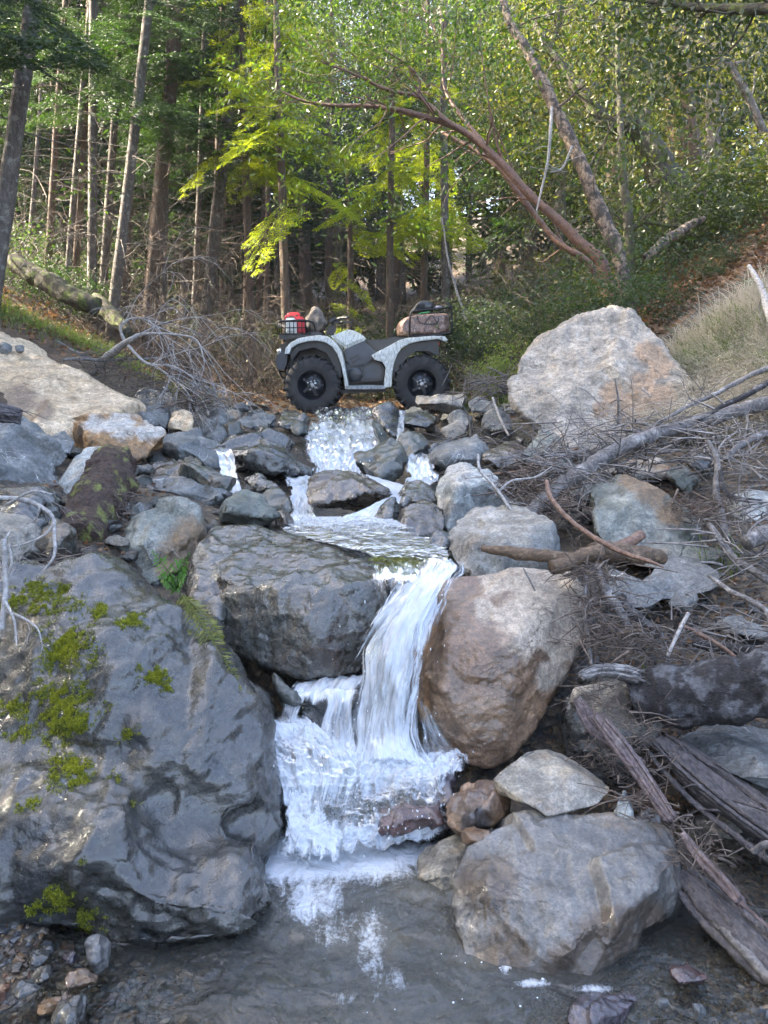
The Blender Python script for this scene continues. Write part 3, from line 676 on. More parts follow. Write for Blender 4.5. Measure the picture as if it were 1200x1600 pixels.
R('small wet slab beside the left white chute', 'slate_wet', [(381, 747), (400, 741), (440, 755), (437, 772), (402, 768)], 4.75, 4.95, .15)
R('rounded damp stone above the left foam at the chute', 'green_wet', [(398, 775), (424, 763), (450, 770), (457, 798), (432, 804), (408, 792)], 4.4, 4.6, .18)
R('brown nub of rock touching the white foam beside the upper pool', 'brown_wet', [(423, 802), (445, 796), (461, 815), (457, 834), (432, 828)], 4.0, 4.15, .15)
R('grey angular rock below the driftwood twigs', 'slate', [(308, 664), (334, 642), (355, 645), (360, 672), (342, 690), (313, 684)], 6.2, 6.6, .3, rounding=1)
R('dark green block beside the grey angular rock', 'green_wet', [(350, 664), (372, 655), (379, 682), (357, 690)], 6.2, 6.4, .2, rounding=1)
R('purplish tilted block behind the wide black wet block', 'slate', [(368, 662), (385, 645), (426, 646), (432, 656), (416, 675), (385, 671)], 6.6, 7.0, .3, rounding=1)
R('small peaked stone left of the purplish tilted block', 'green', [(346, 656), (358, 640), (374, 640), (380, 655), (362, 664)], 7.0, 7.2, .2, rounding=1)
R('blue stone with water slipping over it upstream of the cascade', 'slate_wet', [(430, 660), (434, 642), (474, 644), (482, 656), (462, 674), (440, 668)], 6.9, 7.5, .3)
R('mossy green stone at the upper edge of the cascade', 'green_wet', [(452, 668), (466, 656), (482, 662), (480, 680), (460, 682)], 6.7, 6.9, .2)
R('dark boulder half hidden under the bleached twigs', 'slate_wet', [(209, 622), (222, 602), (244, 596), (268, 612), (266, 634), (226, 640)], 6.9, 7.3, .4)
R('grey cracked block under the dark boulder on the left bank', 'slate', [(220, 652), (226, 636), (262, 632), (274, 652), (262, 672), (235, 668)], 6.2, 6.5, .3)
R('grey slab leaning against the tan boulder tip', 'slate', [(196, 650), (205, 632), (232, 640), (250, 662), (225, 672)], 6.0, 6.3, .3)
R('small tan block among the twigs on the left bank', 'tan', [(266, 668), (270, 640), (292, 637), (300, 655), (298, 674)], 6.1, 6.3, .2)
# ---- middle of the stream
R('brown wedge shaped rock splitting the white cascade', 'brown_wet', [(479, 768), (500, 748), (535, 735), (562, 745), (590, 760), (607, 776), (592, 790), (550, 800), (520, 802), (488, 788)], 4.25, 4.65, .3, [(530, 765, .3), (575, 775, .15)], 1, rounding=2)
R('square wet rock at the right flank of the cascade', 'green_wet', [(556, 706), (590, 690), (620, 684), (634, 700), (642, 722), (632, 754), (600, 760), (578, 748), (562, 724)], 5.1, 5.55, .3, [(585, 715, .3), (620, 705, .5)], 1, rounding=2)
R('mossy edged wedge above the square wet rock', 'green_wet', [(573, 676), (584, 654), (600, 662), (612, 686), (590, 692)], 6.2, 6.5, .25, rounding=1)
R('dark pointed rock under the rear wheel', 'slate_wet', [(578, 658), (590, 636), (612, 631), (624, 650), (622, 684), (600, 676)], 6.8, 7.2, .3, rounding=1)
R('round wet stone above the small fall on the right', 'green_wet', [(622, 696), (638, 675), (660, 679), (672, 695), (664, 722), (640, 724)], 5.6, 5.9, .25)
R('long tan rock in front of the rear wheel', 'tangrey', [(650, 622), (664, 617), (690, 612), (728, 613), (732, 626), (716, 641), (690, 642), (654, 639)], 7.7, 8.1, .3, [(700, 632, .05), (670, 622, .5)], 1, rounding=1, zones=[(690, 636, 9)])
R('flat blue green stone beside the long tan rock', 'slate', [(732, 630), (745, 622), (770, 624), (777, 632), (762, 642), (736, 642)], 7.4, 7.8, .25, rounding=1)
R('dark jagged rock below the long tan rock', 'slate_wet', [(622, 656), (650, 640), (682, 640), (694, 655), (664, 670), (630, 668)], 7.0, 7.4, .3, rounding=1)
R('grey peaked rock between the tan block and the long tan rock', 'slate', [(700, 652), (720, 640), (741, 645), (750, 657), (736, 670), (704, 668)], 6.7, 7.1, .3, rounding=1)
R('squarish tan brown block in the right hand rubble', 'tangrey', [(691, 672), (704, 662), (725, 656), (734, 668), (730, 685), (706, 688)], 6.3, 6.6, .25, rounding=1)
R('dark grey rock leaning on the foot of the large buff boulder', 'slate', [(755, 654), (764, 636), (786, 637), (802, 660), (806, 680), (775, 686), (760, 674)], 6.2, 6.7, .3, rounding=2)
R('sharp blue grey rock with a flat upper face in the rubble', 'slate', [(670, 720), (688, 698), (720, 688), (746, 683), (758, 698), (754, 728), (726, 732), (696, 734)], 5.2, 5.7, .3, [(694, 715, .15), (744, 695, .3)], 0, rounding=1)
R('thin dark shard behind the sharp blue grey rock', 'slate_wet', [(656, 704), (700, 684), (714, 692), (692, 708), (664, 716)], 5.8, 6.1, .2, rounding=1)
R('brown grey flat rock at the foot of the buff boulder', 'brown_wet', [(758, 712), (790, 695), (822, 685), (828, 700), (818, 724), (780, 730), (760, 724)], 5.1, 5.6, .3, rounding=1)
R('pale green pyramid shaped rock under the buff boulder', 'green', [(811, 722), (825, 694), (846, 674), (864, 678), (887, 702), (882, 726), (850, 730), (814, 730)], 4.9, 5.3, .3, [(846, 690, .5), (860, 715, .05)], 0, rounding=1, zones=[(872, 704, 16)])
R('black wedge rock below the small fall', 'slate_wet', [(616, 768), (635, 757), (656, 751), (676, 767), (684, 787), (645, 790), (622, 784)], 4.3, 4.6, .2, rounding=1)
R('little dark cobble at the lip of the upper pool', 'slate_wet', [(622, 786), (630, 774), (642, 778), (640, 792), (628, 794)], 4.15, 4.2, .08)
R('cracked pale grey block with a white upper corner', 'pale', [(676, 764), (690, 735), (720, 727), (756, 725), (792, 735), (804, 762), (798, 794), (770, 806), (735, 815), (702, 846), (682, 806)], 4.0, 4.6, .35, [(720, 765, .2), (770, 770, .25), (700, 745, .7)], 0, rounding=2, zones=[(715, 742, 20), (700, 790, 14)])
R('wet brown rock face beside the pool inlet', 'brown_wet', [(608, 815), (620, 798), (650, 788), (686, 784), (694, 822), (676, 850), (635, 846), (612, 838)], 3.75, 4.1, .25)
R('dark slick stone between the white chutes', 'slate_wet', [(572, 816), (595, 790), (615, 775), (628, 790), (612, 818), (590, 826)], 3.95, 4.15, .15)
R('small bluish cobble at the right rim of the upper pool', 'slate_wet', [(669, 852), (679, 832), (700, 830), (707, 850), (696, 868), (676, 866)], 3.38, 3.5, .1, name='stone')
R('wide tan grey rock with a wet front above the brown boulder', 'tangrey', [(701, 844), (718, 814), (750, 802), (800, 799), (860, 804), (890, 820), (900, 846), (892, 874), (860, 895), (790, 900), (740, 896), (714, 876)], 3.15, 3.75, .35, [(740, 835, .35), (860, 830, .4), (800, 860, .08)], 0, zones=[(760, 870, 30), (860, 860, 40), (800, 880, 30)], rounding=2)
R('pale green angular boulder with a tan top beside the fallen branches', 'green', [(904, 802), (914, 780), (944, 746), (974, 737), (1010, 745), (1046, 760), (1062, 790), (1102, 835), (1086, 856), (1050, 872), (1028, 872), (980, 862), (925, 850), (907, 822)], 3.5, 4.3, .4, [(1006, 797, .12), (992, 762, .55), (940, 760, .65), (985, 835, 0), (1098, 836, .2), (920, 800, .35)], 0, zones=[(1020, 765, 26), (1050, 800, 24), (985, 745, 20)], rounding=2, chip=.03)
R('tan rock behind the pale green boulder', 'tangrey', [(962, 748), (984, 722), (1030, 716), (1048, 752), (1000, 756)], 4.6, 4.9, .3)
R('slanting green stone behind the pale green boulder', 'green', [(1043, 738), (1060, 722), (1092, 738), (1100, 756), (1062, 770), (1048, 760)], 4.3, 4.6, .25)
R('black stone in the shade of the grey branches', 'slate_wet', [(1074, 720), (1082, 700), (1106, 696), (1118, 712), (1108, 732), (1080, 732)], 4.6, 4.8, .2)
R('smooth blue slab with dark spots on the right slope', 'slate', [(1008, 908), (1038, 876), (1100, 870), (1120, 895), (1114, 924), (1060, 932), (1014, 926)], 3.22, 3.6, .2, (), 2, chip=.015, lump=.02)
R('long thin slate below the short logs', 'slate', [(932, 904), (960, 892), (1010, 912), (1048, 934), (1036, 948), (980, 946)], 3.1, 3.35, .2, rounding=2)
R('small slate chip beside the spotted slab', 'slate', [(1044, 940), (1060, 922), (1086, 926), (1090, 945), (1064, 954)], 3.1, 3.2, .1)
R('low slate step above the spotted slab', 'green', [(1054, 872), (1068, 854), (1100, 850), (1126, 860), (1120, 878), (1080, 882)], 3.55, 3.7, .12)
R('grey stone at the right edge among the bleached sticks', 'pale', [(1130, 800), (1160, 770), (1230, 775), (1250, 830), (1180, 850)], 3.9, 4.2, .25)
R('half buried stone on the slope above the thick log', 'slate', [(1110, 985), (1140, 965), (1190, 972), (1200, 995), (1150, 1005)], 2.95, 3.1, .12)
rock('boulder', 'huge buff grey boulder with orange patches at the foot of the right bank', 'buff', [
    dict(poly=[(789, 602), (797, 580), (810, 556), (840, 530), (880, 506), (920, 492), (955, 485), (986, 490), (1010, 510), (1032, 528), (1047, 552), (1066, 572), (1082, 598), (1086, 616), (1076, 645), (1060, 675), (1000, 700), (930, 706), (890, 708), (866, 690), (838, 672), (812, 652), (795, 632)],
         Yb=5.25, Yt=6.35, T=.8, pts=[(900, 600, .30), (960, 560, .45), (1010, 610, .34), (850, 590, .48), (930, 660, .1), (1040, 640, .3), (880, 640, .16)], auto=0)],
    seed=61, vox=.8, chip=0.042, lump=0.03, fine=0.016, rounding=4, cuts=7, cut=.025, zones=[(1015, 555, 22), (1030, 575, 20), (1005, 600, 20), (955, 615, 18), (1035, 620, 24), (985, 640, 26), (940, 640, 12)], cat='boulder')
R('small dark stone perched on the tan boulder at the left edge', 'slate', [(-8, 550), (0, 536), (14, 536), (22, 548), (10, 556)], 6.6, 6.7, .1, name='stone')
R('second dark stone perched on the tan boulder, beside a lighter one', 'slate', [(20, 548), (26, 538), (38, 540), (42, 550), (30, 554)], 6.6, 6.7, .1, name='stone')

# ---- loose rubble among the big rocks: alike, one group
_base = []
for k in range(7):
    r = np.random.default_rng(100 + k)
    mb = MB(); p = r.normal(0, 1, (13, 3)); p /= np.linalg.norm(p, axis=1)[:, None]; p *= np.array([1, .8, .62]); v, f = hull(p); mb.add(v, f)
    v, f = remesh(mb, .085); v = carve(v, f, 1.6, 200 + k, .05, .05, .014, 0, 0, 14, .12)
    _base.append(mesh_from(v, f, 'rubble_stone', attrs={'zone': np.zeros(len(v))}))
_pebm = ['slate', 'tangrey', 'green', 'slate_wet', 'green_wet', 'tangrey', 'slate', 'brown_wet']
def scatter_stone(x, y, s, mk, label, group, sink=0.3, name='rubble_stone', cat='stone', z=None):
    o = add_obj(name, _base[random.randrange(7)], own=M[mk])
    zz = gz(x, y) if z is None else z; label = label.replace('TONE', TONE[mk]) + (', larger than a fist' if s > .1 else (', fist sized' if s > .06 else ', small'))
    o.location = (x, y, zz + s * (0.6 - sink) * .6)
    o.rotation_euler = (random.uniform(-.4, .4), random.uniform(-.4, .4), random.uniform(0, 6.3))
    o.scale = (s, s * random.uniform(.75, 1.2), s * random.uniform(.5, .85))
    return tag(o, label, cat, group)
def in_water(px, py): return (436 < px < 615 and 640 < py < 900) or (620 < px < 695 and 690 < py < 775) or (330 < px < 385 and 690 < py < 780) or (560 < px < 730 and 800 < py < 900) or (470 < px < 600 and py < 660)
TONE = {'slate': 'blue grey', 'green': 'pale greenish', 'slate_wet': 'dark wet', 'green_wet': 'damp green', 'tangrey': 'tan grey', 'brown_wet': 'wet brown', 'pale': 'pale grey', 'orange_wet': 'orange brown'}
def ray_ground(px, py, y0=0.8, y1=40):
    Y = np.concatenate([np.arange(y0, 12, .05), np.arange(12, y1, .4)])
    v, u = (800 - py) / F, (px - 600) / F; dy, dz = cp + v * sp, -sp + v * cp
    z = EYE[2] + dz / dy * Y; g = ground(u / dy * Y, Y)
    i = np.argmax(z <= g)
    return (u / dy * Y[i], Y[i], g[i]) if (z <= g).any() else None
for k in range(150):      # the crossing and the middle reach
    px, py = random.uniform(180, 830), random.choice([random.uniform(636, 668), random.uniform(640, 830)])
    h = ray_ground(px, py)
    if h is None or in_water(px, py): continue
    if py > 700 and random.random() < .3: continue
    s = h[1] * random.uniform(.008, .022)
    scatter_stone(h[0], h[1], s, random.choice(_pebm), 'TONE stone in the rubble between the larger rocks', 'loose stones in the creek rubble')
for k in range(190):     # packed stones round the stream and in the gaps on the left
    px, py = random.choice([(random.uniform(60, 340), random.uniform(700, 900)), (random.uniform(330, 860), random.uniform(690, 850)), (random.uniform(400, 720), random.uniform(660, 800)), (random.uniform(820, 960), random.uniform(700, 900))])
    h = ray_ground(px, py)
    if h is None or h[1] < 3.3 or in_water(px, py): continue
    scatter_stone(h[0], h[1], h[1] * random.uniform(.012, .026), random.choice(['slate_wet', 'green_wet', 'slate', 'brown_wet', 'tangrey']), 'TONE angular stone packed between the larger creek rocks', 'packed stones of the creek bed', .2)
for k in range(60):      # stones across the track
    px, py = random.uniform(330, 760), random.uniform(626, 648)
    h = ray_ground(px, py)
    if h is None or h[1] > 8.9 or 470 < px < 585: continue
    scatter_stone(h[0], h[1], h[1] * random.uniform(.008, .016), random.choice(['slate', 'slate_wet', 'pale', 'green', 'tangrey']), 'TONE flat stone on the creek crossing before the wheels', 'stones on the crossing')
for k in range(46):     # right slope
    px, py = random.uniform(930, 1200), random.uniform(880, 1040)
    h = ray_ground(px, py)
    if h is None: continue
    scatter_stone(h[0], h[1], h[1] * random.uniform(.006, .016), random.choice(['slate', 'green', 'tangrey', 'pale']), 'TONE loose chip on the right slope above the thick log', 'stone chips on the right slope', name='stone_chip')
def pebbles(name, label, region, n, smin, smax, mats, seed, col):
    """gravel nobody could count: one mesh of many tiny hulls"""
    r = np.random.default_rng(seed); mb = MB()
    bs = []
    for k in range(6):
        p = r.normal(0, 1, (10, 3)); p /= np.linalg.norm(p, axis=1)[:, None]; bs.append(hull(p * [1, .75, .5]))
    for _ in range(n):
        px, py = region(r)
        q = Yz(py, 0.0) if py > 1300 else None
        if q is None: continue
        x = (px - 600) / F * q / (cp + (800 - py) / F * sp); y = q
        s = r.uniform(smin, smax) * r.uniform(.5, 1); z = gz(x, y)
        v, f = bs[r.integers(6)]; a = r.uniform(0, 6.3)
        Rm = np.array([[math.cos(a), -math.sin(a), 0], [math.sin(a), math.cos(a), 0], [0, 0, 1]])
        mb.add((v * s * [1, r.uniform(.7, 1.2), r.uniform(.7, 1.2)]) @ Rm.T + [x, y, z + s * .15], f, r.random())
    m, nt, out = new_mat('mixed_gravel'); N = NT(nt); vv = N.attr('val')
    rr = N.n('ShaderNodeValToRGB'); N.l(vv, rr.inputs[0]); rr.color_ramp.interpolation = 'CONSTANT'
    el = rr.color_ramp.elements
    for i, cc in enumerate(col):
        e = el[i] if i < 2 else el.new(i / len(col)); e.position = i / len(col); e.color = (*cc, 1)
    n = N.noise(N.coords(shift=False), 70, 5, .7)
    c2 = N.mix(1.0, rr.outputs[0], N.ramp(n, .3, .7, .65, 1.3), 'MULTIPLY')
    N.l(N.bsdf(c2, N.ramp(n, .3, .7, .12, .4), N.bump(n, .6, .004)), out.inputs[0])
    mb.thing(name, m, label, 'gravel', kind='stuff', smooth=False)
_gc = [(.06, .06, .065), (.10, .095, .085), (.15, .095, .05), (.08, .06, .045), (.045, .05, .055), (.13, .11, .085), (.10, .055, .038), (.085, .09, .085), (.17, .115, .065)]
pebbles('gravel', 'wet mixed brown and grey gravel at the lower left shore', lambda r: (r.uniform(-60, 330) - (abs(r.normal(0, 60))), r.uniform(1430, 1640)), 900, .006, .028, None, 3, _gc)
pebbles('gravel', 'fine wet gravel in the shallows at the lower right', lambda r: (r.uniform(820, 1260), r.uniform(1440, 1640)), 3200, .004, .016, None, 4, _gc)

# ================================================================== WATER
bpy.data.objects.remove(_tmp)
def water_mat(name, body=(0.088, 0.088, 0.078), ripple=18.0, ripd=0.01, streak=False, rough=0.05, foamcol=(0.66, 0.70, 0.75)):
    m, nt, out = new_mat(name); N = NT(nt)
    if streak:
        uv = N.n('ShaderNodeTexCoord').outputs['UV']
        mp = N.n('ShaderNodeMapping'); mp.inputs['Scale'].default_value = (1, 1, 1); N.l(uv, mp.inputs[0]); c = mp.outputs[0]
        def st(su, sv, det, ro=.6, dist=.0):
            k = N.n('ShaderNodeMapping'); k.inputs['Scale'].default_value = (su, sv, 1); N.l(uv, k.inputs[0])
            return N.noise(k.outputs[0], 1.0, det, ro, dist)
        a1 = st(30, 2.2, 5, .62, .4); a2 = st(90, 5, 4, .6, .2); a3 = st(8, 3.2, 4, .6, .8)
        s = N.math('ADD', N.math('ADD', N.math('MULTIPLY', a1, .46), N.math('MULTIPLY', a2, .16)), N.math('MULTIPLY', a3, .38))
        h = N.math('ADD', N.math('MULTIPLY', a1, .7), N.math('MULTIPLY', a2, .2))
    else:
        c = N.coords(shift=False)
        km = N.n('ShaderNodeMapping'); km.inputs['Scale'].default_value = (1.5, .6, 1); N.l(c, km.inputs[0]); a1 = N.noise(km.outputs[0], 15, 8, .74, 1.2); a2 = N.noise(c, 90, 5, .7, .3)
        s = N.math('ADD', N.math('MULTIPLY', a1, .68), N.math('MULTIPLY', a2, .32))
        h1 = N.noise(c, ripple, 4, .55, .8); h2 = N.noise(c, ripple * .33, 3, .5, .5); h = N.math('ADD', h1, N.math('MULTIPLY', h2, 1.6))
    foam = N.attr('foam'); murk = N.attr('murk')
    f = N.math('ADD', s, N.math('MULTIPLY', N.math('SUBTRACT', foam, .5), .42 if streak else .55))
    fm = N.ramp(f, .46 if streak else .44, .80 if streak else .72)
    fm = N.math('MULTIPLY', fm, N.ramp(foam, .0, .12))
    nrm = N.bump(h, .9, ripd)
    tr = N.n('ShaderNodeBsdfTransparent'); tr.inputs[0].default_value = (.86, .89, .86, 1)
    df = N.n('ShaderNodeBsdfDiffuse'); df.inputs[0].default_value = (*body, 1)
    b = N.n('ShaderNodeMixShader'); N.l(murk, b.inputs[0]); N.l(tr.outputs[0], b.inputs[1]); N.l(df.outputs[0], b.inputs[2])
    gl = N.n('ShaderNodeBsdfGlossy'); gl.inputs['Roughness'].default_value = rough; N.l(nrm, gl.inputs['Normal'])
    fr = N.n('ShaderNodeFresnel'); fr.inputs[0].default_value = 1.36; N.l(nrm, fr.inputs['Normal'])
    w = N.n('ShaderNodeMixShader'); N.l(N.math('MULTIPLY', fr.outputs[0], 1.15, True), w.inputs[0]); N.l(b.outputs[0], w.inputs[1]); N.l(gl.outputs[0], w.inputs[2])
    fd = N.bsdf(foamcol, .38, nrm, .5)
    ft = N.n('ShaderNodeBsdfTranslucent'); ft.inputs[0].default_value = (.62, .68, .74, 1)
    fx = N.n('ShaderNodeMixShader'); fx.inputs[0].default_value = .35; N.l(fd, fx.inputs[1]); N.l(ft.outputs[0], fx.inputs[2])
    o = N.n('ShaderNodeMixShader'); N.l(fm, o.inputs[0]); N.l(w.outputs[0], o.inputs[1]); N.l(fx.outputs[0], o.inputs[2])
    # edges of a sheet thin out to nothing
    al = N.attr('alpha')
    t2 = N.n('ShaderNodeBsdfTransparent')
    e = N.n('ShaderNodeMixShader')
    N.l(N.math('MULTIPLY', N.ramp(N.math('ADD', al, N.math('MULTIPLY', N.math('SUBTRACT', a1, .5), 2.6)), .12, .62), N.ramp(al, 0, .06)), e.inputs[0])
    N.l(t2.outputs[0], e.inputs[1]); N.l(o.outputs[0], e.inputs[2]); N.l(e.outputs[0], out.inputs[0])
    return m
W_flow = water_mat('rushing_water', body=(.30, .30, .26), streak=True, ripd=.008, rough=.10)
W_foam = water_mat('white_foam', body=(.30, .30, .27), ripple=30, ripd=.02, rough=.12)
W_pool = water_mat('pool_water', ripple=9, ripd=.035, rough=.05)
W_pool2 = water_mat('upper_pool_water', body=(.20, .205, .175), ripple=20, ripd=.022, rough=.2)

def sheet(name, label, secs, mat, n=60, m=150, amp=.012, seed=1, edge=.06, ragged=.5, bulge=0.0, lumps=0.0, uvs=1.0, tail=.04, head=.04, murk=.25, shift=None):
    """flowing sheet through cross sections (xl,yl,Yl, xr,yr,Yr, foam); v runs with the flow"""
    L = np.array([P(*s[0:3]) for s in secs]); Rr = np.array([P(*s[3:6]) for s in secs]); fo = np.array([[s[6]] for s in secs])
    L, Rr, fo = spline(L, m), spline(Rr, m), np.clip(spline(fo, m), 0, 1.2)
    t = np.linspace(0, 1, n)
    v = L[:, None] * (1 - t)[None, :, None] + Rr[:, None] * t[None, :, None]
    al = np.concatenate([[0], np.cumsum(np.linalg.norm(np.diff((L + Rr) / 2, axis=0), axis=1))])
    wd = np.linalg.norm(L - Rr, axis=1).mean()
    v = v.reshape(-1, 3)
    U = np.tile(t, m); V = np.repeat(al, n)
    i = (np.arange(m - 1)[:, None] * n + np.arange(n - 1)[None]).ravel(); f = np.stack([i, i + 1, i + n + 1, i + n], 1)
    nn = -vnormals(v, f); s_ = np.sign((nn @ np.array([0, -1, 1])).mean()) or 1; nn *= s_
    q = np.stack([U * wd * 16, V * 6, np.full(len(U), seed * 3.1)], 1)
    d = amp * (fbm(q, 4, seed) + .5 * fbm(q * [2.6, 2.2, 1], 3, seed + 4)) + bulge * np.sin(U * math.pi)
    if lumps: d = d + lumps * (fbm(v * 9, 4, seed + 9, .6)) + lumps * .6 * ridged(v * 20, 3, seed + 2)
    v = v + nn * d[:, None]
    rag = fbm(np.stack([U * 0 + (U > .5) * 9, V / wd * 3.2, U * 0 + seed], 1), 3, seed + 31); e = np.minimum(U, 1 - U) * wd - np.clip(rag, 0, 1) * wd * .16 * ragged; Vn = V / al[-1]
    ed = np.minimum(np.clip(e / (edge * wd + 1e-6), 0, 1), np.minimum(np.clip(Vn / max(head, 1e-3), 0, 1) if head else 1, np.clip((1 - Vn) / max(tail, 1e-3), 0, 1) if tail else 1))
    wp = fbm(np.stack([U * wd * 7, V * 5, U * 0 + seed], 1), 3, seed + 44)
    uv = np.stack([(U * wd + .028 * wp / uvs) * 1.6 * uvs + seed * .37, V * 1.6 * uvs + .05 * wp], 1)
    fo = np.repeat(fo.ravel(), n)
    return thing(name, v, f, mat, label, None, kind='structure', uv=uv, attrs={'foam': fo, 'alpha': ed, 'murk': np.full(len(U), murk)})

# main fall over the dark boulder's shoulder
sheet('waterfall', 'main white waterfall dropping between the dark and the brown boulder', [
    (640, 884, 3.12, 728, 878, 3.00, .45), (642, 897, 3.03, 728, 892, 2.97, .85), (628, 926, 2.93, 712, 915, 2.86, 1.15), (598, 966, 2.85, 695, 950, 2.78, 1.25),
    (566, 1012, 2.78, 676, 1000, 2.70, 1.15), (560, 1062, 2.72, 664, 1058, 2.65, .98), (545, 1122, 2.64, 660, 1118, 2.60, .86), (538, 1168, 2.56, 670, 1170, 2.54, 1.0), (525, 1210, 2.47, 700, 1208, 2.46, 1.2)],
    W_flow, 100, 230, .018, 3, .30, bulge=.03)
sheet('waterfall', 'bright core of the main fall in front of the thinner water', [
    (650, 905, 2.92, 712, 900, 2.88, 1.0), (622, 945, 2.83, 694, 935, 2.78, 1.2), (596, 985, 2.76, 672, 978, 2.72, 1.1), (584, 1030, 2.70, 660, 1028, 2.65, .95), (575, 1085, 2.64, 655, 1082, 2.60, .85), (566, 1145, 2.57, 652, 1142, 2.54, .95), (556, 1195, 2.48, 668, 1195, 2.48, 1.2)],
    W_flow, 80, 200, .025, 8, .34, bulge=.03, uvs=1.25)
sheet('waterfall', 'fan of spray thrown left off the top of the main fall', [
    (612, 915, 2.86, 668, 905, 2.85, .8), (592, 950, 2.80, 640, 940, 2.78, .95), (572, 985, 2.76, 618, 978, 2.74, .8), (556, 1016, 2.74, 596, 1012, 2.72, .55), (545, 1040, 2.72, 582, 1040, 2.70, .3)],
    W_flow, 60, 100, .02, 14, .4, uvs=1.5, tail=.5, murk=.05)
sheet('waterfall', 'curtain of clear water over the dark boulder shoulder', [
    (570, 868, 3.24, 690, 872, 3.14, .20), (576, 884, 3.10, 694, 885, 3.04, .50), (580, 902, 3.00, 690, 900, 2.96, .66), (586, 924, 2.94, 680, 918, 2.92, .60), (592, 946, 2.91, 664, 938, 2.89, .48), (600, 966, 2.89, 650, 958, 2.87, .35)],
    W_flow, 90, 100, .012, 5, .2, murk=.08, tail=.45)
sheet('waterfall', 'thin veil of water under the brown boulder edge', [
    (646, 1085, 2.72, 674, 1110, 2.70, .5), (648, 1130, 2.68, 704, 1155, 2.66, .50), (652, 1170, 2.60, 724, 1180, 2.60, .6), (655, 1205, 2.52, 735, 1205, 2.52, 1.0)],
    W_flow, 60, 80, .012, 6, .3, murk=.08)
# side ledge on the left of the main fall
sheet('waterfall', 'side stream sliding across the low ledge beside the main fall', [
    (462, 1060, 2.90, 585, 1058, 2.86, .8), (452, 1070, 2.82, 575, 1068, 2.80, 1.0), (444, 1084, 2.76, 562, 1086, 2.73, 1.0), (438, 1100, 2.71, 558, 1104, 2.69, .7)],
    W_flow, 90, 60, .016, 9, .16, murk=.1, tail=.3)
sheet('waterfall', 'narrow side chute left of the dark spray stone', [
    (450, 1078, 2.77, 488, 1078, 2.76, .95), (440, 1100, 2.71, 478, 1100, 2.71, .85), (434, 1125, 2.67, 470, 1128, 2.66, .8), (430, 1155, 2.60, 480, 1158, 2.6, .95)],
    W_flow, 50, 90, .014, 10, .3, murk=.08)
sheet('waterfall', 'wide side chute between the dark spray stone and the main fall', [
    (500, 1074, 2.76, 562, 1074, 2.74, 1.0), (506, 1096, 2.70, 556, 1098, 2.69, .95), (500, 1125, 2.66, 556, 1130, 2.63, .85), (492, 1155, 2.60, 560, 1160, 2.58, .9), (480, 1185, 2.53, 565, 1188, 2.5, 1.1)],
    W_flow, 60, 110, .018, 11, .26, murk=.08)
sheet('waterfall', 'rounded foaming bulge between the side chutes and the huge boulder', [
    (392, 1122, 2.72, 478, 1112, 2.70, .6), (394, 1140, 2.62, 510, 1134, 2.61, 1.1), (404, 1168, 2.53, 545, 1162, 2.52, .95), (424, 1200, 2.44, 570, 1196, 2.43, .78), (440, 1235, 2.37, 560, 1230, 2.37, .95), (442, 1262, 2.32, 550, 1258, 2.33, .9)],
    W_flow, 110, 140, .016, 12, .16, lumps=.026, tail=.25)
# foaming steps down to the pool
sheet('white_water', 'churning foam on the steps at the foot of the waterfall', [
    (480, 1168, 2.56, 728, 1172, 2.58, .8), (450, 1195, 2.46, 735, 1195, 2.50, .95), (440, 1222, 2.40, 708, 1218, 2.42, .80), (446, 1252, 2.35, 700, 1250, 2.36, .50), (440, 1278, 2.31, 708, 1276, 2.32, .52), (436, 1300, 2.27, 704, 1296, 2.28, .85), (430, 1322, 2.24, 660, 1314, 2.25, .75), (428, 1345, 2.19, 570, 1336, 2.2, .45)],
    W_foam, 150, 150, .016, 15, .14, lumps=.036, tail=.25, head=.1)
sheet('white_water', 'splash foam heaped against the huge boulder at pool level', [
    (450, 1232, 2.36, 500, 1232, 2.40, .9), (444, 1270, 2.29, 515, 1262, 2.33, .85), (438, 1306, 2.24, 535, 1302, 2.26, .9), (432, 1334, 2.20, 535, 1332, 2.2, .8), (430, 1358, 2.15, 535, 1354, 2.16, .4)],
    W_foam, 60, 80, .01, 17, .25, lumps=.022, tail=.4)
# cascade above the upper pool
sheet('waterfall', 'shallow rapid running from the crossing to the cascade', [
    (490, 636, 8.6, 600, 637, 8.6, 0.52), (484, 646, 8.0, 590, 647, 8.0, 0.52), (492, 656, 7.55, 588, 656, 7.5, 0.72), (482, 668, 7.1, 594, 670, 7.0, 0.84), (474, 684, 6.6, 600, 690, 6.5, 0.82)],
    W_flow, 90, 110, .03, 21, .16, ragged=1.1, murk=.4, uvs=.45, lumps=.015)
sheet('waterfall', 'white cascade beside the wide black block', [
    (478, 672, 6.9, 600, 680, 6.8, 0.92), (474, 690, 6.35, 602, 698, 6.3, 0.88), (478, 712, 6.0, 590, 715, 5.95, 1.00), (480, 735, 5.75, 580, 735, 5.7, 1.04), (478, 756, 5.5, 592, 752, 5.5, 1.20)],
    W_flow, 100, 110, .035, 22, .16, ragged=1.1, uvs=.55, lumps=.02)
sheet('waterfall', 'white chute left of the brown wedge rock', [
    (436, 742, 5.4, 540, 742, 5.5, 0.97), (446, 756, 5.15, 515, 755, 5.15, 1.07), (452, 775, 4.85, 492, 774, 4.85, 1.12), (452, 798, 4.5, 492, 798, 4.5, 1.12), (448, 820, 4.1, 510, 820, 4.1, 1.20)],
    W_flow, 70, 100, .03, 23, .16, ragged=1.1, uvs=.7, lumps=.01)
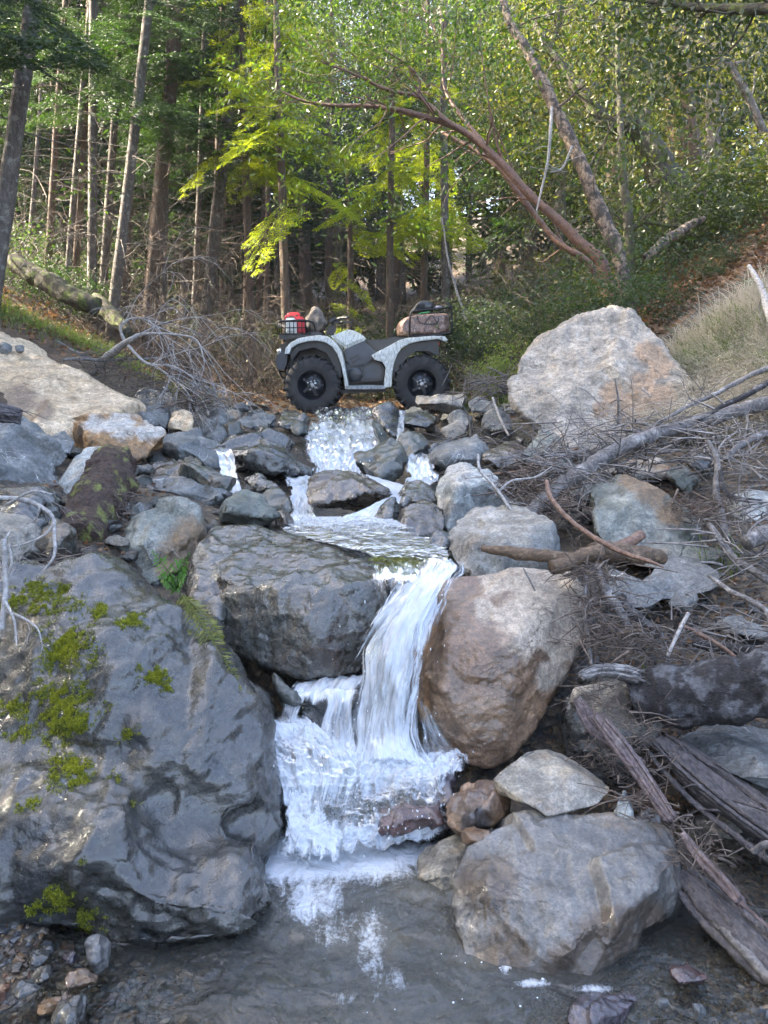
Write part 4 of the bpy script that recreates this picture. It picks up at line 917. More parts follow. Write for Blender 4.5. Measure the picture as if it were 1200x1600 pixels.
sheet('waterfall', 'white chute right of the brown wedge rock', [
    (560, 738, 5.3, 592, 746, 5.3, 1.02), (585, 752, 4.9, 640, 762, 4.95, 1.20), (606, 772, 4.55, 650, 772, 4.6, 1.17), (580, 788, 4.25, 622, 788, 4.3, 1.12), (545, 804, 4.1, 598, 806, 4.1, 1.07), (520, 818, 3.95, 590, 820, 3.95, 1.12)],
    W_flow, 60, 110, .02, 24, .16, ragged=1.1, uvs=.7)
sheet('waterfall', 'thin white trickle falling off the blue slab', [
    (318, 700, 5.4, 352, 694, 5.5, 0.42), (334, 706, 5.18, 362, 702, 5.2, 0.82), (340, 722, 5.1, 370, 720, 5.1, 0.97), (344, 742, 5.0, 372, 742, 5.0, 1.00), (350, 758, 4.85, 378, 760, 4.85, 1.07), (356, 772, 4.7, 380, 772, 4.7, 1.02)],
    W_flow, 50, 80, .02, 25, .16, ragged=1.1, uvs=.7)
sheet('waterfall', 'small veil of water over a round stone right of the cascade', [
    (640, 706, 5.8, 672, 704, 5.8, 0.52), (636, 716, 5.5, 680, 716, 5.5, 0.87), (634, 732, 5.35, 684, 732, 5.35, 0.94), (632, 752, 5.2, 686, 752, 5.2, 1.00), (628, 768, 4.9, 660, 768, 4.9, 1.12)],
    W_flow, 60, 70, .02, 26, .16, ragged=1.1, uvs=.7)
sheet('waterfall', 'little rill between the dark stones under the rear wheel', [
    (622, 640, 7.6, 636, 640, 7.6, 0.72), (622, 655, 7.1, 632, 655, 7.1, 0.92), (620, 672, 6.4, 632, 672, 6.4, 0.82), (618, 690, 6.0, 630, 690, 6.0, 0.72)],
    W_flow, 30, 50, .02, 27, .16, ragged=1.1, uvs=.7)
# upper pool and its lip
def pool_row(py_l, py_r, xl, xr, z, foam): return (xl, py_l, Yz(py_l, z), xr, py_r, Yz(py_r, z), foam)
sheet('upper_pool', 'clear greenish upper pool sliding towards the lip', [
    pool_row(806, 806, 450, 606, .735, .85), pool_row(818, 820, 444, 640, .728, .65), pool_row(829, 834, 436, 676, .725, .46), pool_row(838, 849, 455, 694, .724, .34),
    pool_row(851, 864, 520, 706, .722, .26), pool_row(866, 877, 566, 716, .715, .32), pool_row(880, 886, 580, 724, .700, .40)],
    W_pool2, 110, 90, .003, 31, .10, lumps=.0, murk=.80, tail=0, head=.05, ragged=1.2)
# lower pool
px_, py_ = np.meshgrid(np.arange(-1.6, 2.1, .012), np.arange(.75, 2.52, .012))
sh = px_.shape; q = np.stack([px_.ravel(), py_.ravel(), np.zeros(px_.size)], 1)
bed = np.concatenate([ground(q[i:i + 8000, 0], q[i:i + 8000, 1]) for i in range(0, len(q), 8000)])
dep = np.clip(-bed, 0, 1)
turb = sstep(1.5, 2.3, q[:, 1])
q[:, 2] = .004 * fbm(q * 7, 3, 5) * (1 + 1.2 * turb) + .003 * turb * fbm(q * 22, 3, 6)
ix, iy = PIX(q)
fm = np.zeros(len(q))
for (a, b, ra, rb, s) in [(470, 1345, 100, 45, 1.15), (560, 1345, 125, 40, 1.05), (490, 1405, 70, 55, .80), (580, 1470, 36, 70, .66), (520, 1450, 70, 60, .56), (610, 1530, 40, 34, .56), (540, 1560, 70, 24, .5), (640, 1335, 80, 30, .95), (700, 1320, 40, 22, .5),
                          (455, 1440, 26, 50, .40), (790, 1508, 12, 26, .85), (830, 1536, 36, 9, .95), (930, 1545, 50, 10, .75), (700, 1455, 36, 8, .5), (722, 1400, 14, 26, .45), (230, 1506, 40, 5, .5), (330, 1490, 60, 4, .35)]:
    fm = np.maximum(fm, s * np.exp(-(((ix - a) / ra) ** 2 + ((iy - b) / rb) ** 2)))
W_i = (np.arange(sh[0] - 1)[:, None] * sh[1] + np.arange(sh[1] - 1)[None]).ravel()
murk = 1 - np.exp(-dep * 5.0)
thing('lower_pool', q, np.stack([W_i, W_i + 1, W_i + 1 + sh[1], W_i + sh[1]], 1), W_pool, 'murky grey lower pool with drifting foam streaks', None, kind='structure',
      attrs={'foam': fm, 'murk': murk, 'alpha': np.full(len(q), 2.0)})
# bubbles
mb = MB(); r = np.random.default_rng(8)
bm = bmesh.new(); bmesh.ops.create_icosphere(bm, subdivisions=2, radius=1); bm.verts.index_update()
sv = np.array([x.co[:] for x in bm.verts]); sf = np.array([[x.index for x in t.verts] for t in bm.faces]); bm.free()
for k in range(34):
    if k < 14: a, b = 770 + r.normal(0, 50), 1545 + r.normal(0, 18); s = r.uniform(.0015, .0035)
    else: a, b = r.uniform(440, 720), r.uniform(1340, 1590); s = r.uniform(.0008, .0018)
    Y = Yz(b, 0); p = P(a, b, Y); mb.add(sv * s * [1, 1, .7] + p, sf)
bub = simple_mat('bubble_skin', (.75, .78, .82), .08, (.55, .6, .65))
mb.thing('bubbles', bub, 'small white bubbles floating on the lower pool', 'bubbles', kind='stuff')
# flung drops round the falls
mb = MB()
for k in range(220):
    c = r.integers(0, 5)
    a, b, Y = [(r.normal(600, 45), r.normal(1010, 60), 2.68), (r.normal(560, 90), r.normal(1190, 25), 2.44), (r.normal(500, 50), r.normal(1130, 20), 2.58), (r.normal(590, 60), r.normal(1285, 25), 2.26), (r.normal(540, 40), r.normal(740, 20), 5.4)][c]
    s = r.uniform(.001, .0026) * (1 if c < 4 else 1.8); d = np.array([[1, 0, 0], [0, 1, 0], [0, 0, r.uniform(1, 3)]])
    mb.add((sv * s) @ d + P(a, b, Y - r.uniform(0, .1)), sf)
mb.thing('spray_drops', bub, 'fine drops thrown up by the falling water', 'spray', kind='stuff')

# ================================================================== DRIFTWOOD, BRANCHES, LITTER
B_grey = bark_mat('weathered_grey_wood', (.17, .16, .155), (.08, .073, .07), (.27, .26, .25), .3, .85, (14, 14, 14), .006)
B_pale = bark_mat('bleached_twig_wood', (.36, .345, .33), (.22, .205, .195), None, 0, .8, (20, 20, 20), .003)
B_dark = bark_mat('dark_crusty_bark', (.020, .018, .018), (.042, .036, .035), (.15, .15, .16), .5, .7, (9, 22, 22), .03)
B_moss = bark_mat('dark_mossy_bark', (.022, .012, .009), (.075, .042, .028), (.16, .17, .04), .35, .7, (16, 16, 16), .02)
B_wet = bark_mat('wet_purplish_wood', (.07, .05, .05), (.16, .12, .118), (.24, .21, .20), .15, .45, (20, 5, 20), .008)
B_brown = bark_mat('brown_driftwood', (.15, .10, .06), (.07, .048, .033), (.30, .22, .14), .2, .8, (6, 20, 20), .008)
B_red = bark_mat('reddish_branch', (.11, .06, .042), (.19, .12, .085), None, 0, .7, (10, 10, 10), .004)
B_split = bark_mat('split_grey_plank', (.05, .045, .048), (.11, .098, .10), (.22, .20, .19), .15, .55, (24, 6, 24), .012)

def stick(name, label, cat, pts, mat, sides=9, n=None, rough=.12, seed=1, group=None, twigs=0, tl=.2, tr=.004, ends=True, flat=1.0, frays=0, parent=None):
    """pts: (px, py, Y, radius in m); optional side twigs as part of the same branch"""
    a = np.array([list(P(p[0], p[1], p[2])) + [p[3]] for p in pts])
    n = n or max(12, int(len(pts) * 9))
    s = spline(a, n); r = np.random.default_rng(seed)
    mb = MB(); rad = np.maximum(s[:, 3], .0008)
    wob = np.stack([fbm(s[:, :3] * 4 + 5 * k, 3, seed + k) for k in range(3)], 1) * min(.02, rad.max() * 1.0)
    c = s[:, :3] + wob
    v, f = tube(c, rad, sides, rough, seed, flat=flat); mb.add(v, f, .5)
    def twig(p0, d, L, r0, lev):
        k = 6; q = [p0]; dd = d / np.linalg.norm(d)
        for _ in range(k):
            dd = dd + r.normal(0, .22, 3) + np.array([0, 0, -.06]); dd /= np.linalg.norm(dd); q.append(q[-1] + dd * L / k)
            if lev and r.random() < .45: twig(q[-1], dd + r.normal(0, .7, 3), L * .5, r0 * .55, lev - 1)
        q = np.array(q); v, f = tube(spline(q, 10), np.linspace(r0, r0 * .25, 10), 5, 0, 1, cap=False); mb.add(v, f, .5)
    for _ in range(twigs):
        i = int(r.uniform(.25, 1) * (n - 1)); j = min(i + 1, n - 1)
        d = (c[j] - c[max(i - 1, 0)]); d = d / (np.linalg.norm(d) + 1e-9) + r.normal(0, .75, 3)
        twig(c[i], d, tl * r.uniform(.4, 1.1), tr * r.uniform(.6, 1.1), 1)
    if frays:
        e = c[0]; d = c[0] - c[3]; d /= np.linalg.norm(d)
        for _ in range(frays):
            o = r.normal(0, rad[0] * .45, 3); L = rad[0] * r.uniform(.8, 3.2)
            q = np.array([e + o - d * rad[0], e + o * 1.1, e + o * 1.3 + d * L + [0, 0, -L * .25]])
            v, f = tube(spline(q, 6), np.linspace(rad[0] * .16, .001, 6), 4, 0, 1, cap=False); mb.add(v, f, .5)
    if parent is not None:
        return mb.obj(name, mat, parent, loc=tuple(-np.array(parent.location)))
    return mb.thing(name, mat, label, cat, group)

def bundle(name, label, cat, pts, mat, n=12, wid=1.0, thick=.45, seed=1, frays=10, sides=6, loose=.12):
    """split wood: long fibres and slabs lying side by side, ends torn at different lengths"""
    a = np.array([list(P(p[0], p[1], p[2])) + [p[3]] for p in pts]); s = spline(a, 70); r = np.random.default_rng(seed); mb = MB()
    t = np.gradient(s[:, :3], axis=0); t /= np.linalg.norm(t, axis=1)[:, None]
    side = np.cross(t, [0, -.35, .94]); side /= np.linalg.norm(side, axis=1)[:, None]; up = np.cross(side, t)
    for k in range(n):
        u = (k + .5) / n * 2 - 1 + r.normal(0, .06); h = r.normal(0, .25) + .75 * math.sqrt(max(0, 1 - u * u)) - .3
        i0 = int(abs(r.normal(0, 5))); i1 = 70 - int(abs(r.normal(0, 5))); q = s[i0:i1]; m = len(q)
        w = fbm(np.stack([np.arange(m) * .06, np.full(m, k * 3.1), np.zeros(m)], 1), 2, seed)
        c = q[:, :3] + side[i0:i1] * ((u + w * loose) * q[:, 3] * wid)[:, None] + up[i0:i1] * ((h * thick + w * .08) * q[:, 3])[:, None]
        rr = q[:, 3] * r.uniform(1.1, 2.1) / n * wid * 1.15 * np.minimum(1, np.minimum(np.arange(m) + 1, np.arange(m)[::-1] + 1) / 7.0)
        v, f = tube(c, rr, sides, .28, seed + k, flat=r.uniform(.7, 1.5)); mb.add(v, f, r.random())
    # solid heart under the fibres
    v, f = tube(s[3:-3, :3] - up[3:-3] * (s[3:-3, 3] * .25 * thick)[:, None], s[3:-3, 3] * .78, 14, .2, seed, flat=thick); mb.add(v, f, .2)
    for _ in range(frays):
        i = r.integers(2, 66); u = r.uniform(-1, 1); p = s[i, :3] + side[i] * u * s[i, 3] * wid + up[i] * s[i, 3] * thick * .6
        d = t[i] * r.choice([-1, 1]) + r.normal(0, .35, 3); l = s[i, 3] * r.uniform(.8, 2.6)
        v, f = tube(spline(np.array([p, p + d * l * .5, p + d * l + [0, 0, -.2 * l]]), 6), np.linspace(s[i, 3] * .06, .0006, 6), 4, cap=False); mb.add(v, f, r.random())
    return mb.thing(name, mat, label, cat)
# --- mossy log on the left
lg = stick('log', 'short dark rotten log with mossy bark propped between the left rocks', 'log', [(186, 722, 4.30, .108), (170, 752, 4.12, .115), (150, 790, 3.9, .116), (130, 828, 3.68, .114), (116, 852, 3.55, .105)], B_moss, 44, 110, .26, 3)
# charred log end at left edge
bundle('log', 'dark charred log end with splintered wood sticking in from the left edge', 'log', [(36, 652, 4.0, .045), (0, 645, 3.95, .055), (-60, 636, 3.9, .06)], B_split, 12, 1.0, .8, 5, 24)
# --- the debris jam on the right
stick('log', 'thick dark log with crusty lichen bark reaching in from the right edge', 'log', [(985, 1090, 2.62, .075), (1030, 1086, 2.60, .092), (1100, 1080, 2.55, .10), (1180, 1075, 2.50, .102), (1300, 1062, 2.45, .105)], B_dark, 34, 90, .26, 7)
bundle('log', 'bleached splintered root end curling left from the thick dark log', 'log', [(905, 1058, 2.55, .020), (935, 1049, 2.58, .026), (975, 1052, 2.60, .034), (1020, 1066, 2.60, .035)], B_grey, 9, 1.0, .8, 8, 30)
bundle('log', 'wide flat decayed log slanting down to the right under the slate slab', 'log', [(1020, 1150, 2.52, .05), (1060, 1185, 2.45, .075), (1120, 1235, 2.34, .088), (1180, 1280, 2.24, .090), (1280, 1350, 2.1, .09)], B_split, 16, 1.0, .6, 9, 20)
bundle('log', 'long split plank of wet wood in the lower right corner', 'log', [(1060, 1362, 2.02, .036), (1100, 1402, 1.95, .056), (1150, 1448, 1.86, .062), (1240, 1530, 1.74, .066)], B_split, 11, 1.0, .5, 10, 8)
stick('branch', 'pale edged splinter lying along the long split plank', 'branch', [(1112, 1436, 1.88, .006), (1130, 1450, 1.85, .012), (1165, 1485, 1.79, .012), (1220, 1545, 1.70, .014)], B_grey, 8, 24, .3, 11)
bundle('branch', 'smooth purple brown branch with root hairs running diagonally to the lower right', 'branch', [(925, 1110, 2.38, .018), (965, 1160, 2.30, .024), (1005, 1215, 2.22, .022), (1040, 1268, 2.12, .019), (1052, 1284, 2.09, .016)], B_wet, 7, 1.0, .9, 12, 26)
bundle('branch', 'lower piece of purple branch ending in a thin peeled tip', 'branch', [(1058, 1290, 2.05, .014), (1090, 1335, 1.98, .017), (1130, 1378, 1.90, .019), (1156, 1408, 1.84, .016), (1160, 1412, 1.83, .006), (1200, 1448, 1.76, .004), (1240, 1485, 1.7, .003)], B_wet, 6, 1.0, .9, 13, 14)
bundle('branch', 'second torn root strand beside the smooth purple branch', 'branch', [(900, 1085, 2.46, .020), (930, 1140, 2.40, .020), (975, 1170, 2.36, .014), (1010, 1195, 2.3, .008)], B_wet, 6, 1.1, .9, 14, 24)
stick('branch', 'grey curved stick dropping over the shoulder of the brown boulder', 'branch', [(932, 880, 3.0, .014), (945, 915, 2.92, .018), (968, 955, 2.85, .018), (985, 985, 2.80, .012)], B_grey, 12, 36, .2, 15)
stick('branch', 'dark forked root below the grey curved stick', 'branch', [(968, 930, 2.9, .012), (1000, 970, 2.82, .018), (1025, 990, 2.76, .018), (1035, 1012, 2.72, .010), (1040, 1022, 2.70, .006)], B_dark, 12, 36, .25, 16)
stick('branch', 'thin vertical grey stick hanging beside the brown boulder', 'branch', [(918, 895, 2.95, .006), (914, 950, 2.85, .0075), (920, 1000, 2.76, .008), (925, 1040, 2.70, .006)], B_grey, 8, 30, .1, 17, twigs=5, tl=.1, tr=.002)
stick('branch', 'pale snapped stick standing on the slope above the thick log', 'branch', [(1075, 958, 2.72, .007), (1060, 985, 2.68, .007), (1043, 1025, 2.62, .006)], B_pale, 8, 20, .1, 18)
stick('branch', 'brown stick lying on the slope right of the pale snapped one', 'branch', [(1062, 975, 2.78, .007), (1100, 995, 2.74, .008), (1140, 1020, 2.68, .007), (1165, 1040, 2.64, .004)], B_red, 8, 24, .15, 19)
stick('log', 'short brown driftwood log lying across the wide tan grey rock', 'log', [(752, 857, 3.08, .012), (790, 866, 3.05, .022), (850, 870, 3.0, .024), (900, 872, 2.98, .018)], B_brown, 14, 30, .2, 20)
stick('log', 'stubby cut driftwood log with a dark end', 'log', [(858, 886, 2.95, .026), (890, 878, 2.98, .028), (935, 864, 3.02, .03)], B_brown, 14, 24, .2, 21)
stick('log', 'thick weathered log tip behind the stubby driftwood', 'log', [(920, 862, 3.15, .03), (960, 862, 3.2, .04), (1005, 866, 3.26, .038), (1036, 872, 3.3, .025)], B_brown, 16, 30, .3, 22)
stick('branch', 'reddish stub of wood leaning on the weathered log tip', 'branch', [(968, 856, 3.2, .02), (990, 845, 3.25, .022), (1006, 836, 3.3, .02)], B_red, 12, 16, .2, 23)
stick('branch', 'long beaver peeled stick with a pale pointed tip pointing down right', 'branch', [(856, 750, 3.5, .010), (862, 775, 3.4, .010), (885, 805, 3.3, .010), (925, 838, 3.15, .010), (970, 860, 3.02, .010), (1015, 876, 2.92, .008), (1040, 886, 2.88, .003)], B_red, 10, 60, .12, 24, twigs=3, tl=.08, tr=.002)
stick('log', 'long grey fallen trunk slanting up to the right edge behind the pale green boulder', 'log', [(818, 815, 3.9, .036), (860, 775, 4.0, .038), (920, 728, 4.15, .038), (985, 692, 4.3, .036), (1060, 668, 4.5, .036), (1130, 650, 4.7, .038), (1270, 605, 5.1, .042)], B_grey, 22, 110, .2, 25)
stick('branch', 'thin straight dead branch above the long grey trunk', 'branch', [(960, 700, 4.7, .006), (1040, 655, 4.85, .012), (1120, 615, 5.0, .014), (1210, 570, 5.2, .018)], B_grey, 10, 50, .12, 26, twigs=10, tl=.3, tr=.004)
stick('branch', 'dark slanting branch right beneath the dry grass', 'branch', [(1090, 660, 4.5, .010), (1150, 625, 4.6, .016), (1260, 570, 4.8, .022)], B_dark, 10, 30, .15, 27)
stick('branch', 'big crooked grey branch curving down through the tangle at the right', 'branch', [(1108, 690, 4.0, .010), (1122, 720, 3.9, .014), (1118, 765, 3.8, .016), (1128, 815, 3.65, .018), (1140, 840, 3.55, .014)], B_grey, 12, 50, .15, 28, twigs=6, tl=.2, tr=.004)
stick('branch', 'grey branch continuing down the slope from the crooked one', 'branch', [(1105, 822, 3.55, .014), (1130, 855, 3.4, .017), (1160, 885, 3.25, .016), (1230, 925, 3.1, .016)], B_grey, 12, 40, .15, 29, twigs=5, tl=.2, tr=.004)
stick('branch', 'fallen grey branch along the spotted slab', 'branch', [(1108, 900, 3.2, .008), (1140, 925, 3.1, .010), (1180, 945, 3.0, .011), (1198, 960, 2.95, .012), (1204, 985, 2.9, .010)], B_grey, 10, 40, .15, 30)
stick('branch', 'hooked dark branch among the tangle at the right', 'branch', [(1124, 735, 3.8, .010), (1128, 760, 3.75, .012), (1145, 778, 3.7, .012), (1190, 785, 3.65, .012)], B_dark, 10, 30, .15, 31)
stick('log', 'thick pale grey log entering from the right edge below the tangle', 'log', [(1165, 850, 3.2, .03), (1195, 835, 3.25, .036), (1260, 805, 3.3, .04)], B_grey, 16, 24, .2, 32)
stick('branch', 'grey limb arching above the crooked branch', 'branch', [(1135, 715, 4.1, .012), (1160, 695, 4.2, .018), (1195, 680, 4.3, .02), (1260, 665, 4.4, .02)], B_grey, 12, 30, .15, 33, twigs=8, tl=.25, tr=.004)
stick('log', 'dark wet log half buried on the slope above the thick log', 'log', [(1085, 1000, 2.85, .018), (1130, 1008, 2.83, .022), (1180, 1015, 2.8, .022), (1260, 1020, 2.78, .022)], B_dark, 12, 30, .25, 34)
stick('branch', 'white forked twig lying on the cracked pale grey block', 'branch', [(746, 710, 4.0, .007), (750, 735, 3.95, .008), (775, 762, 3.85, .0075), (790, 785, 3.75, .007), (806, 806, 3.7, .004)], B_pale, 8, 40, .1, 35, twigs=7, tl=.16, tr=.003)
stick('branch', 'short white fork joining the forked twig from the right', 'branch', [(778, 768, 3.84, .006), (800, 750, 3.88, .0055), (835, 745, 3.95, .004), (862, 728, 4.0, .003)], B_pale, 8, 30, .1, 36, twigs=4, tl=.1, tr=.002)
stick('branch', 'reddish thin branch behind the debris heap', 'branch', [(765, 742, 4.6, .006), (830, 735, 4.5, .009), (870, 718, 4.45, .010), (905, 700, 4.4, .008)], B_red, 8, 36, .1, 37, twigs=6, tl=.2, tr=.003)
stick('branch', 'bleached stick leaning against the left side of the buff boulder', 'branch', [(770, 622, 6.6, .010), (780, 650, 6.4, .010), (795, 680, 6.1, .007)], B_pale, 8, 20, .1, 38)
stick('branch', 'dead white branch rising at the right edge above the dry grass', 'branch', [(1170, 415, 6.4, .015), (1185, 440, 6.3, .022), (1196, 470, 6.2, .026), (1210, 520, 6.0, .03)], B_pale, 10, 30, .15, 39, twigs=7, tl=.4, tr=.006)
stick('branch', 'thin brown stick resting on the pale upper corner of the brown boulder', 'branch', [(819, 888, 2.98, .003), (828, 905, 2.93, .004), (836, 922, 2.90, .0035)], B_grey, 8, 16, .1, 40)
stick('branch', 'short orange brown stick caught in the root tangle', 'branch', [(958, 993, 2.7, .006), (985, 986, 2.7, .007), (1004, 984, 2.72, .006)], B_brown, 8, 16, .15, 41)
stick('branch', 'knobby grey twig end poking in at the right edge', 'branch', [(1178, 1330, 1.95, .008), (1190, 1322, 1.94, .009), (1215, 1315, 1.92, .010)], B_grey, 8, 16, .4, 42)
# --- left bank branches
def bush_branch(name, label, mains, mat, seed, twigs, tl, tr, lev=2):
    """bleached dead branch with arching twigs: main limb is the thing, limbs and twigs are its parts"""
    r = np.random.default_rng(seed)
    a0 = np.array([list(P(*p[:3])) + [p[3]] for p in mains[0]])
    root = empty(name, tuple(a0[0, :3]), label, 'branch')
    tw = MB(); li = MB()
    def twig(p0, d, L, r0, lev, droop):
        k = 7; q = [p0]; dd = d / np.linalg.norm(d)
        for s in range(k):
            dd = dd + r.normal(0, .13, 3) + np.array([0, 0, -droop]); dd /= np.linalg.norm(dd); q.append(q[-1] + dd * L / k)
            if lev and s > 0 and r.random() < .5: twig(q[-1], dd + r.normal(0, .45, 3), L * .6, r0 * .6, lev - 1, droop)
        q = np.array(q); v, f = tube(spline(q, 12), np.linspace(r0, r0 * .3, 12), 5, 0, 1, cap=False); tw.add(v - a0[0, :3], f, .5)
    for mi, mm in enumerate(mains):
        a = np.array([list(P(*p[:3])) + [p[3]] for p in mm]); s = spline(a, len(mm) * 9)
        v, f = tube(s[:, :3] - a0[0, :3], s[:, 3], 8, .12, seed + mi); li.add(v, f, .5)
        for _ in range(twigs):
            i = int(r.uniform(.3, 1) * (len(s) - 2)); d = s[i + 1, :3] - s[i, :3]; d /= np.linalg.norm(d) + 1e-9
            twig(s[i, :3], d + r.normal(0, .35, 3) + [0, 0, .1], tl * r.uniform(.5, 1.1), tr * r.uniform(.6, 1), lev, .11)
    li.obj('limb', mat, root); tw.obj('twigs', mat, root)
    return root
bush_branch('dead_branch', 'bleached white dead branch with drooping twigs above the left bank stones', [
    [(146, 580, 7.3, .035), (165, 560, 7.2, .034), (190, 540, 7.1, .03), (205, 530, 7.0, .022), (222, 522, 7.0, .014), (265, 522, 6.9, .010), (305, 530, 6.8, .007), (318, 560, 6.7, .005), (318, 580, 6.7, .003)],
    [(196, 536, 7.1, .016), (188, 512, 7.1, .012), (205, 498, 7.1, .010), (228, 500, 7.0, .008), (250, 515, 7.0, .006)],
    [(200, 540, 7.0, .014), (230, 568, 6.9, .012), (268, 572, 6.8, .010), (300, 590, 6.7, .006), (312, 615, 6.7, .004)],
    [(232, 568, 6.9, .010), (262, 585, 6.8, .008), (290, 610, 6.6, .006), (308, 640, 6.5, .004)]], B_pale, 51, 9, .75, .006)
stick('branch', 'slender grey stick running behind the bleached branch from the tan boulder', 'branch', [(100, 563, 7.0, .012), (130, 562, 7.1, .014), (180, 562, 7.2, .012), (250, 560, 7.2, .006)], B_grey, 8, 30, .15, 52, twigs=8, tl=.4, tr=.004)
bush_branch('dead_branch', 'white forked twig arching over the left edge below the slate boulder', [
    [(-20, 777, 2.6, .007), (30, 780, 2.62, .0085), (60, 790, 2.62, .008), (82, 808, 2.6, .007), (85, 840, 2.56, .006), (84, 870, 2.52, .005), (66, 893, 2.5, .002)],
    [(10, 788, 2.6, .004), (50, 768, 2.6, .004), (82, 772, 2.6, .002)],
    [(82, 822, 2.58, .005), (66, 838, 2.56, .004), (30, 852, 2.55, .0035), (-10, 856, 2.55, .003)],
    [(62, 792, 2.6, .004), (56, 812, 2.6, .003), (42, 818, 2.6, .0015)]], B_pale, 53, 2, .10, .0016, 1)
bush_branch('dead_branch', 'pale upright twig with side prongs at the left edge on the huge boulder', [
    [(2, 985, 2.3, .009), (8, 930, 2.34, .009), (8, 880, 2.38, .009), (6, 842, 2.4, .008)],
    [(10, 905, 2.36, .004), (18, 880, 2.36, .004), (14, 850, 2.38, .003)],
    [(8, 955, 2.32, .005), (35, 965, 2.28, .004), (58, 982, 2.24, .003), (65, 1003, 2.22, .0015)],
    [(8, 940, 2.33, .005), (22, 970, 2.28, .004), (26, 1010, 2.24, .002)], [(6, 845, 2.4, .004), (20, 830, 2.42, .003), (32, 860, 2.42, .002)]], B_pale, 54, 2, .08, .0014, 1)

# --- twig and bark litter tangles (nobody could count these)
def tangle(name, label, spots, n, L, rr, mat, seed, gather=.6):
    """spots: (px, py, Y, spread px) """
    r = np.random.default_rng(seed); mb = MB()
    for _ in range(n):
        s = spots[r.integers(len(spots))]
        p = P(s[0] + r.normal(0, s[3]), s[1] + r.normal(0, s[3] * .45), s[2] + r.normal(0, .08))
        d = r.normal(0, 1, 3); d[2] *= .45; d /= np.linalg.norm(d); l = L * r.uniform(.3, 1.2)
        mid = p + d * l / 2 + r.normal(0, l * .045, 3); e = p + d * l + [0, 0, -.1 * l * r.random()]
        v, f = tube(spline(np.array([p, mid, e]), 6), np.linspace(rr, rr * .4, 6) * min(2.8, r.lognormal(-.25, .55)), 4, 0, 1, cap=False)
        mb.add(v, f, r.random())
    return mb.thing(name, mat, label, 'twigs', kind='stuff')
B_tw1 = simple_mat('grey_twig', (.17, .155, .145), .8, (.09, .078, .07), 30); B_tw2 = simple_mat('brown_twig', (.055, .042, .036), .75, (.15, .115, .09), 30); B_tw3 = simple_mat('white_twig', (.24, .225, .215), .8, (.12, .108, .10), 30)
tangle('twig_tangle', 'dark brown twigs and bark strips packed beside the brown boulder', [(925, 940, 2.85, 16), (935, 990, 2.78, 22), (960, 1000, 2.75, 30), (940, 900, 2.95, 22), (905, 890, 3.0, 18), (1000, 1010, 2.72, 30)], 520, .13, .0022, B_tw2, 61)
tangle('twig_tangle', 'grey sticks and needles heaped over the slope above the thick log', [(1030, 1000, 2.78, 40), (1080, 1020, 2.74, 50), (1150, 1000, 2.82, 45), (1100, 960, 2.9, 50), (960, 950, 2.85, 30)], 420, .12, .002, B_tw1, 62)
tangle('twig_tangle', 'bleached twigs tangled above the pale green boulder', [(880, 700, 4.3, 30), (930, 680, 4.4, 40), (980, 668, 4.5, 40), (900, 740, 4.1, 22), (860, 720, 4.2, 22)], 240, .34, .0034, B_tw3, 63)
tangle('twig_tangle', 'brown litter heap under the long grey trunk', [(830, 745, 4.2, 26), (850, 770, 4.05, 22), (800, 760, 4.2, 20), (870, 790, 3.9, 22)], 460, .16, .003, B_tw2, 64)
tangle('twig_tangle', 'dense pale twig thicket along the right edge', [(1130, 700, 4.1, 36), (1170, 740, 3.9, 36), (1190, 800, 3.6, 30), (1150, 850, 3.4, 36), (1190, 880, 3.2, 28), (1110, 660, 4.4, 36)], 260, .30, .0034, B_tw3, 65)
tangle('twig_tangle', 'brown twigs on the back of the pale green boulder', [(1070, 790, 3.85, 20), (1095, 810, 3.75, 18), (1120, 790, 3.7, 18)], 260, .14, .0024, B_tw2, 66)
tangle('twig_tangle', 'red brown bark shreds hanging under the mossy log', [(172, 770, 3.95, 10), (185, 800, 3.85, 10), (195, 780, 4.0, 10), (100, 872, 3.2, 14), (80, 880, 2.9, 8)], 240, .10, .0026, B_tw2, 67)
tangle('twig_tangle', 'brown twig litter around the bleached dead branch', [(200, 575, 7.1, 26), (230, 600, 6.9, 20), (300, 630, 6.5, 18), (300, 610, 6.7, 16), (160, 570, 7.2, 20)], 420, .26, .004, B_tw2, 68)
tangle('twig_tangle', 'root hairs spread over the crossed logs', [(950, 1100, 2.45, 20), (985, 1140, 2.38, 24), (1000, 1130, 2.4, 34), (940, 1080, 2.5, 20), (1090, 1350, 2.0, 22), (1060, 1330, 2.05, 16), (1000, 1250, 2.18, 14)], 300, .15, .0013, B_tw2, 69)
tangle('twig_tangle', 'sticks between the buff boulder and the creek rubble', [(760, 610, 7.0, 18), (780, 600, 6.8, 14), (745, 600, 7.4, 20), (755, 690, 5.8, 14)], 200, .35, .004, B_tw1, 70)

tangle('twig_tangle', 'bark chips and rootlets scattered in the mud under the crossed logs', [(1000, 1210, 2.35, 30), (1040, 1290, 2.2, 30), (1100, 1330, 2.1, 40), (1000, 1180, 2.5, 30), (940, 1180, 2.55, 24)], 420, .06, .0022, B_tw2, 71)
tangle('twig_tangle', 'small sticks washed against the buff boulder and long grey trunk', [(1000, 720, 4.4, 50), (1080, 690, 4.5, 40), (940, 720, 4.3, 30)], 200, .3, .005, B_tw1, 72)

